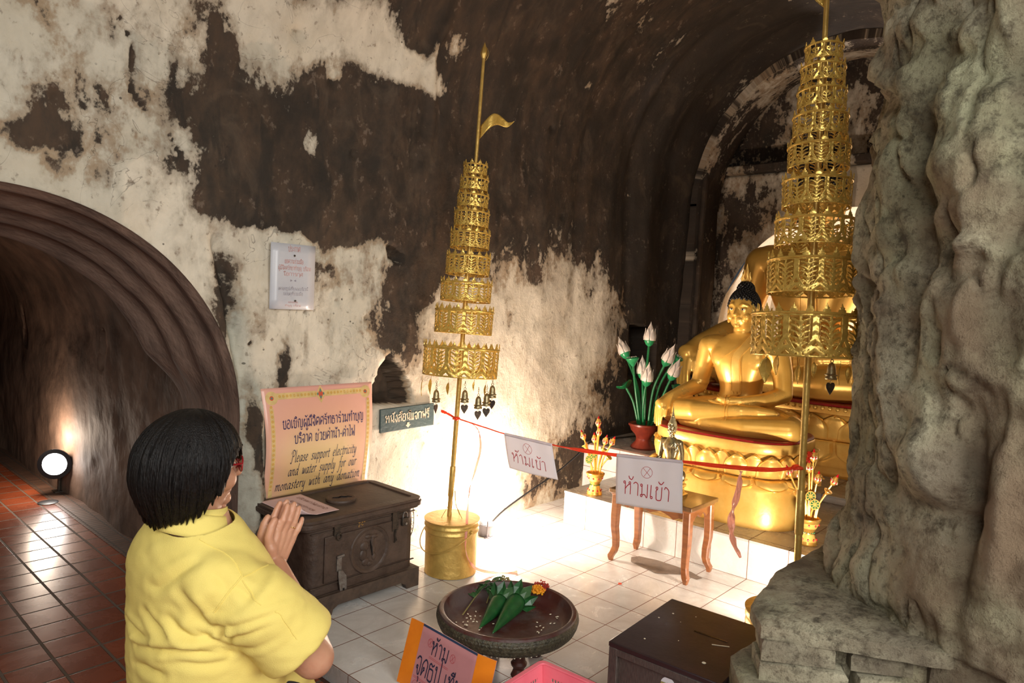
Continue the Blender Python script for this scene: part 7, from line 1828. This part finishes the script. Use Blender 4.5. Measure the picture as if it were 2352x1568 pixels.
# cut the neck, the hem and the sleeve ends open
bm = bmesh.new(); bm.from_mesh(sh_.data); bm.verts.ensure_lookup_table()
for v, p in zip(bm.verts, co2): v.co = p
def cut(pc, pn, near=None, rad=9):
    if callable(near): g = [f for f in bm.faces if near(f.calc_center_median())]
    else: g = [f for f in bm.faces if near is None or (f.calc_center_median()-Vector(near)).length < rad]
    geom = g+list({e for f in g for e in f.edges})+list({v for f in g for v in f.verts})
    bmesh.ops.bisect_plane(bm, geom=geom, plane_co=pc, plane_no=pn, clear_outer=True)
cut((.05, 0, .905), Vector((-.12, 0, 1)), (.06, 0, .93), .13)
cut((0, 0, .235), (0, 0, -1))
for sh, el in ((SHR, ELR), (SHL, ELL)):
    n_ = (el-sh).normalized(); c = sh+(el-sh)*.81; cut(c, n_, (lambda p, sh=sh, n_=n_, L_=(el-sh).length: (p-sh).dot(n_) > .74*L_ and ((p-sh)-n_*(p-sh).dot(n_)).length < .080))
bm.to_mesh(sh_.data); bm.free()
for p in sh_.data.polygons: p.use_smooth = True
md = sh_.modifiers.new('solid', 'SOLIDIFY'); md.thickness = .003; md.offset = 1
# seams: shoulder yoke and sleeve set-in, sleeve hem
bv = BVHTree.FromPolygons([tuple(v.co) for v in sh_.data.vertices], [tuple(p.vertices) for p in sh_.data.polygons])
def seam(pts, w, nm):
    mb = MB(); P = spline(pts, 8); rows = []
    for i, p in enumerate(P):
        h = bv.find_nearest(p)
        d = (P[min(i+1, len(P)-1)]-P[max(i-1, 0)]).normalized(); s = h[1].cross(d).normalized()
        rows.append([h[0]+s*w*k+h[1]*(.0048 if abs(k) < .4 else .002) for k in (-.5, -.3, .3, .5)])
    mb.rings(rows, False, False); mb.build(nm, 'shirt', sh_)
for k_, (t_, w_, a_, q_) in enumerate(f for f in FOLDS if f[0] == 'S'): seam(q_, w_, ('shoulder_seam', 'armhole_seam', 'armhole_seam', 'sleeve_hem_seam', 'sleeve_seam')[k_])
# collar
mb = MB()
def col_(u, v):
    a = math.radians(40)+u*math.radians(280); r1 = .076+.016*v; fall = .050*v*(1 if True else 0)
    back = math.cos(a-PI)    # 1 at the nape
    x = .066+math.cos(a)*(r1+.006*v); y = math.sin(a)*(r1*1.04+.010*v); z = .942+.014*back-.052*v-.012*(1-back)*.8
    if v > .0 and (u < .1 or u > .9): z -= .022*v; x += .012*v
    return Vector((x, y, z+.004*math.sin(v*PI)))
mb.grid(60, 8, col_); mb.build('collar', 'shirt', sh_, solid=.004)
mb = MB(); mb.grid(60, 3, lambda u, v: Vector((.066+math.cos(math.radians(40)+u*math.radians(280))*.074, math.sin(math.radians(40)+u*math.radians(280))*.077, .895+.052*v+.012*math.cos(math.radians(40)+u*math.radians(280)-PI)))); mb.build('collar_stand', 'shirt', sh_, solid=.003)

# trousers below the shirt
mb = MB()
for s in (1, -1):
    limb(mb, [(.21, s*.10, .36), (.36, s*.13, .165)], [.128, .080], 20); limb(mb, [(.36, s*.13, .160), (.06, s*.12, .150), (-.15, s*.12, .145)], [.075, .064, .052], 18)
mb.sphere((.18, 0, .33), (.150, .185, .12), 24, 14)
tro = mb.build('trousers', 'trousers', per); bake(tro, [('REMESH', dict(mode='VOXEL', voxel_size=.01)), ('SMOOTH', dict(factor=.5, iterations=4))])

# hair: short full bob down to the nape, made of layered locks over a shaped cap
def hairpt(a, e):
    """a: azimuth (0 = forward), e: 0 crown .. 1 lower edge"""
    ca, sa = math.cos(a), math.sin(a); back = .5-.5*ca
    low = interp([(0, -.030), (.22, -.028), (.34, -.050), (.50, -.100), (.75, -.124), (1, -.128)], back)[0]
    if back < .16: low = .040
    elif back < .30: low = .040+(low-.040)*((back-.16)/.14)**1.2
    t = e; z = .137+(low-.137)*t
    R_x = (.114 if ca > 0 else .133); R_y = .114; f = (.137-z)/.137
    rxy = math.sqrt(max(0.0, 1-max(0.0, 1-f)**2.3)) if f < 1 else 1.0
    if z < -.02: rxy = 1-.34*((-.02-z)/.11)**1.7*(1 if back > .3 else .3)
    return Vector((ca*R_x*rxy-.006, sa*R_y*rxy, z))
mb = MB()
def cap_(u, v):
    a = 2*PI*u; p = hairpt(a, v**1.25); n3 = np.array([[math.cos(a)*7+9, math.sin(a)*7+9, v*1.3]])
    k = 1+.15*(fbm(n3*.55, 4, 120)[0]-.5)+.018*math.sin(a*37+v*3)*min(1, v*2)
    tip = (.010*math.sin(a*53)+.008*math.sin(a*91)) if v > .96 else 0
    return hp(p.x*k, p.y*k, p.z*(1.0+.3*(k-1))+tip)
mb.grid(150, 46, cap_, closeu=True); hr_ = mb.build('hair', 'hair', per, ang=180, solid=.006)
rnd = random.Random(21); mb = MB()
for k in range(260):
    a = rnd.uniform(.62, 2*PI-.62); e0 = rnd.uniform(.01, .5); e1 = rnd.uniform(.80, 1.0); pts = []
    da = rnd.uniform(-.10, .10)
    for i in range(9):
        t = i/8; e = e0+(e1-e0)*t; p = hairpt(a+da*t, e); n3 = np.array([[math.cos(a)*7+9, math.sin(a)*7+9, e**.8*1.3]]); k2 = 1.012+.15*(fbm(n3*.55, 4, 120)[0]-.5)+.014*math.sin(t*PI)+rnd.uniform(0, .006)
        pts.append(hp(p.x*k2, p.y*k2, p.z*1.01-(.012*rnd.random() if i == 8 else 0)))
    mb.tube(spline(pts, 2), [max(.0006, .0050*math.sin(PI*min(1, .12+.85*i/16))) for i in range(17)], 5, flat=.6)
mb.build('locks', 'hair', hr_)
# spectacles
gl_ = MB()
for s in (1, -1):
    pts = [hp(.108-.012*abs(math.sin(t))*0-.010*(abs(s*.034+.026*math.cos(t))/.06)**2, s*.034+.027*math.cos(t), .006+.019*math.sin(t)) for t in [2*PI*i/28 for i in range(29)]]; gl_.tube(pts, .0020, 6, caps=False)
    gl_.tube([hp(.098, s*.062, .012), hp(.050, s*.082, .012), hp(.0, s*.086, .006), hp(-.02, s*.082, -.01)], [.0022, .0034, .003, .002], 6)
gl_.tube([hp(.110, -.008, .010), hp(.113, 0, .013), hp(.110, .008, .010)], .0020, 6)
gl_.tube([hp(.106, -.012, -.002), hp(.1, -.014, -.010)], .0014, 5); gl_.tube([hp(.106, .012, -.002), hp(.1, .014, -.010)], .0014, 5)
gf_ = gl_.build('spectacles', 'glasses', per)
mb = MB()
for s in (1, -1): mb.add([hp(.107-.010*(abs(s*.034+.025*math.cos(t))/.06)**2, s*.034+.025*math.cos(t), .006+.017*math.sin(t)) for t in [2*PI*i/20 for i in range(20)]], [tuple(range(20))])
mb.build('lenses', 'lens', gf_)
for s in (1, -1):
    mb = MB(); mb.sphere(hp(.080, s*.032, .006), (.011, .012, .008), 14, 10); e = mb.build('eye', 'eye_white', per)
    mb = MB(); mb.sphere(hp(.089, s*.032, .006), (.004, .005, .005), 10, 8); mb.build('iris', 'eye_dark', e)
